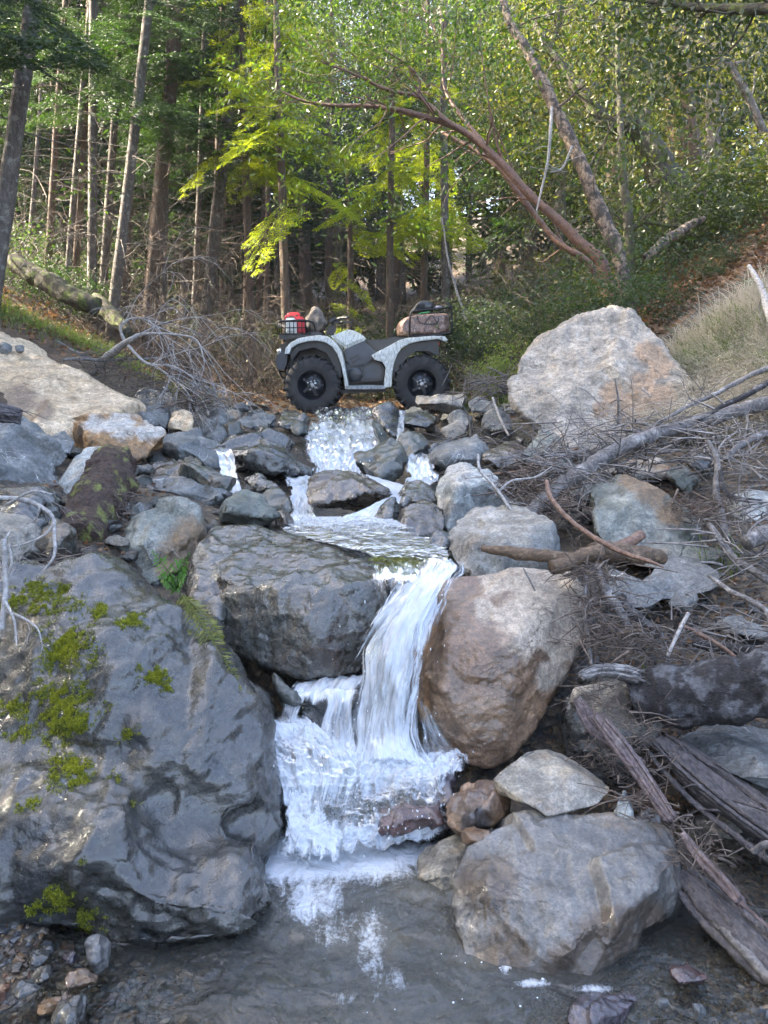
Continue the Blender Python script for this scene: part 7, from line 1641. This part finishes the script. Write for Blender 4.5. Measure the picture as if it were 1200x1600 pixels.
def soft_bag(name, label, cat, pts, y0, y1, mat, seed, amp=.02):
    q = [cx(*p) for p in pts]; mb = MB(); P3 = []
    c = np.mean(q, axis=0)
    for (y, s) in ((y0, .86), (y0 + .07, 1), (y1 - .07, 1), (y1, .86)): P3 += [(c[0] + (a - c[0]) * s, y, c[1] + (b - c[1]) * s) for a, b in q]
    v, f = hull(np.array(P3)); mb.add(v, f)
    tmp = bpy.data.objects.new("tmp", mb.mesh("tmp")); COL.objects.link(tmp); rm = tmp.modifiers.new("r", 'REMESH'); rm.mode = 'VOXEL'; rm.voxel_size = .016
    ev = tmp.evaluated_get(bpy.context.evaluated_depsgraph_get()); m2 = ev.to_mesh()
    v = np.empty(len(m2.vertices) * 3, np.float32); m2.vertices.foreach_get('co', v); v = v.reshape(-1, 3).astype(float)
    f = np.empty(len(m2.loops), np.int32); m2.loops.foreach_get('vertex_index', f); f = f.reshape(-1, 4)
    ev.to_mesh_clear(); bpy.data.objects.remove(tmp)
    v = smooth_v(v, f, 3); n = vnormals(v, f)
    v = v + n * (amp * fbm(v * 6, 3, seed) + amp * .6 * ridged(v * 9, 2, seed + 3))[:, None]
    return thing(name, v + AO, f, mat, label, cat)
A_bagg = simple_mat('grey_brown_hide_cloth', (.20, .17, .14), .9, (.07, .06, .05), 14, .004)
soft_bag('bag', 'brown shaggy bag on the front of the quad bike behind the fuel can', 'bag', [(262, 190), (285, 130), (305, 95), (322, 88), (345, 105), (372, 150), (384, 178), (345, 215), (290, 232)], .3, .6, A_bagg, 3, .03)
soft_bag('bag', 'black roll strapped beside the handlebar of the quad bike', 'bag', [(262, 225), (290, 205), (340, 212), (370, 236), (340, 250), (280, 245)], .3, .75, A_blk, 4)
soft_bag('cargo_bag', 'brown camouflage cargo bag inside the rear rack of the quad bike', 'bag', [(782, 240), (782, 185), (798, 160), (830, 146), (880, 135), (1050, 128), (1060, 150), (1062, 218), (1040, 236), (900, 244)], .17, .93, A_bagc, 5, .018)
soft_bag('bag', 'black soft bag on top of the camouflage cargo bag', 'bag', [(848, 125), (862, 92), (880, 66), (915, 56), (968, 66), (974, 98), (930, 112)], .3, .7, A_seat, 6, .02)
soft_bag('bag', 'small grey folded cloth on top of the cargo bag', 'bag', [(975, 100), (978, 84), (1010, 80), (1028, 92), (1020, 104)], .3, .6, simple_mat('grey_cloth', (.22, .22, .25), .9, (.14, .14, .16), 20, .003), 7, .01)
tubes('strap', [[(880, 140, .13), (900, 180, .12), (960, 186, .12), (992, 178, .12), (998, 150, .13)], [(920, 186, .12), (960, 140, .13), (990, 180, .12)]], .007, A_blk, quad)
tubes('cord', [[(888, 132, .12), (920, 126, .12), (950, 122, .12)]], .005, simple_mat('green_cord', (.05, .35, .12), .6), quad)

# ================================================================== FERNS AND MOSS
def frond(mb, pts, r, n=26, pl=.06, pw=.016, droop=.2, val=.5):
    """fern frond: rachis with paired leaflets"""
    s = spline(np.array(pts), n); v, f = tube(s, np.linspace(.0022, .0008, n), 5, cap=False); mb.add(v, f, .3)
    tan = np.gradient(s, axis=0); tan /= np.linalg.norm(tan, axis=1)[:, None]
    side = np.cross(tan, [0.1, -.8, .6]); side /= np.linalg.norm(side, axis=1)[:, None]
    t = np.linspace(0, 1, n); sz = pl * np.sin(np.clip(t * 1.05 + .08, 0, 1) * math.pi) ** .7 + .006
    for sg in (-1, 1):
        for i in range(1, n):
            d = side[i] * sg + tan[i] * .35 + r.normal(0, .07, 3) + [0, 0, -droop]
            v, f = leaf_cards(s[i][None], d[None], 1, sz[i], pw, r, .08); mb.add(v, f, np.full(4, np.clip(val + r.normal(0, .2), 0, 1)))
r = np.random.default_rng(5)
def fern(name, label, fronds, mat, **k):
    base = P(*fronds[0][0]); root = empty(name, tuple(base), label, 'fern')
    for fr in fronds:
        mb = MB(); frond(mb, [P(*p) - base for p in fr], r, **k); mb.obj('frond', mat, root, smooth=False)
fern('fern', 'small bright green fern growing between the dark boulder and the brown green rock', [
    [(276, 922, 2.95), (268, 900, 2.9), (252, 880, 2.86), (238, 862, 2.84)], [(276, 922, 2.95), (278, 900, 2.9), (286, 882, 2.86), (296, 866, 2.84)],
    [(276, 922, 2.95), (262, 908, 2.88), (248, 902, 2.84)], [(276, 922, 2.95), (282, 906, 2.88), (290, 898, 2.84)]], LV_fern, n=16, pl=.038, pw=.012)
fern('fern', 'long yellowing fern fronds hanging down the side of the huge boulder', [
    [(282, 932, 2.70), (306, 962, 2.62), (334, 1002, 2.56), (358, 1042, 2.50), (372, 1075, 2.45), (384, 1090, 2.42)], [(284, 930, 2.70), (310, 965, 2.60), (338, 1012, 2.53), (362, 1050, 2.47), (378, 1080, 2.42)],
    [(280, 934, 2.70), (284, 974, 2.62), (300, 1010, 2.56), (326, 1040, 2.5)], [(288, 930, 2.70), (312, 955, 2.62), (336, 985, 2.58), (350, 1006, 2.55)], [(284, 928, 2.70), (306, 975, 2.59), (330, 1018, 2.53), (366, 1066, 2.44)]], LV_fernd, n=34, pl=.034, pw=.008, droop=.35)
# moss cushions on the huge boulder: tiny leaves rooted in its skin
def moss_on(boulder, spots, n, seed, L=.0058, W=.0036):
    o, V, Fc = boulder; r = np.random.default_rng(seed); px, py = PIX(V); N_ = vnormals(V, Fc)
    if (N_[:, 2] * (V[:, 2] - V[:, 2].mean())).sum() < 0: N_ = -N_
    vis = (N_ * (EYE - V)).sum(1) > 0
    w = np.zeros(len(V))
    for (a, b, ra, rb, s) in spots: w = np.maximum(w, s * np.exp(-(((px - a) / ra) ** 2 + ((py - b) / rb) ** 2)))
    w = w * (.12 + .88 * sstep(-.15, .35, fbm(V * 17, 5, seed, .65))) * sstep(-.25, .2, fbm(V * 55, 3, seed + 1)) * vis; w[w < .03] = 0
    i = r.choice(len(V), n, p=w / w.sum()); c = V[i] + r.normal(0, .0035, (n, 3)); d = N_[i] * .6 + r.normal(0, .7, (n, 3)) + [0, 0, -.2]
    v, f = leaf_cards(c, d, n, L, W, r, .1)
    me = mesh_from(v - np.array(o.location), f, 'moss', False, attrs={'val': np.clip(np.repeat(r.random(n), 4) * .6 + .4 * np.repeat(w[i] / w.max(), 4), 0, 1)})
    add_obj('moss', me, LV_moss, o, kind='stuff')
BIG = (big, ROCKS_BIG[1], ROCKS_BIG[2])
moss_on(BIG, [(105, 1012, 34, 30, 1), (62, 935, 44, 20, .7), (212, 970, 28, 10, .9), (158, 955, 14, 10, .5), (236, 1058, 20, 18, .8), (260, 1076, 10, 12, .6), (100, 1110, 34, 40, 1), (150, 1110, 24, 12, .5), (25, 1100, 26, 18, .55), (105, 1200, 30, 24, .9), (185, 1208, 16, 10, .5), (212, 1252, 14, 8, .6), (40, 1255, 18, 12, .4),
             (50, 1140, 40, 20, .4), (200, 1140, 20, 20, .3), (145, 1440, 18, 26, .45), (90, 1400, 18, 20, .45), (60, 1420, 18, 12, .5), (130, 1345, 6, 10, .4), (110, 1470, 40, 16, .35)], 80000, 5)
for nm in ():
    pass

# thin woodland air, one closed box round everything
bm = bmesh.new(); bmesh.ops.create_cube(bm, size=1); me = bpy.data.meshes.new('haze'); bm.to_mesh(me); bm.free()
m_h, nt_h, out_h = new_mat('haze_air'); vh = nt_h.nodes.new('ShaderNodeVolumePrincipled'); vh.inputs['Color'].default_value = (.90, .94, 1, 1); vh.inputs['Density'].default_value = .0008; nt_h.links.new(vh.outputs[0], out_h.inputs['Volume'])
gl_ = float(gzv.min()); hz = add_obj('haze', me, m_h, kind='stuff', label='thin bluish air between the trees'); hz.scale = (2 * max(abs(xs[0]), xs[-1]) + 4, ys[-1] - ys[0] + 4, 48 - gl_ + 1); hz.location = (0, (ys[0] + ys[-1]) / 2, (48 + gl_ - 1) / 2)
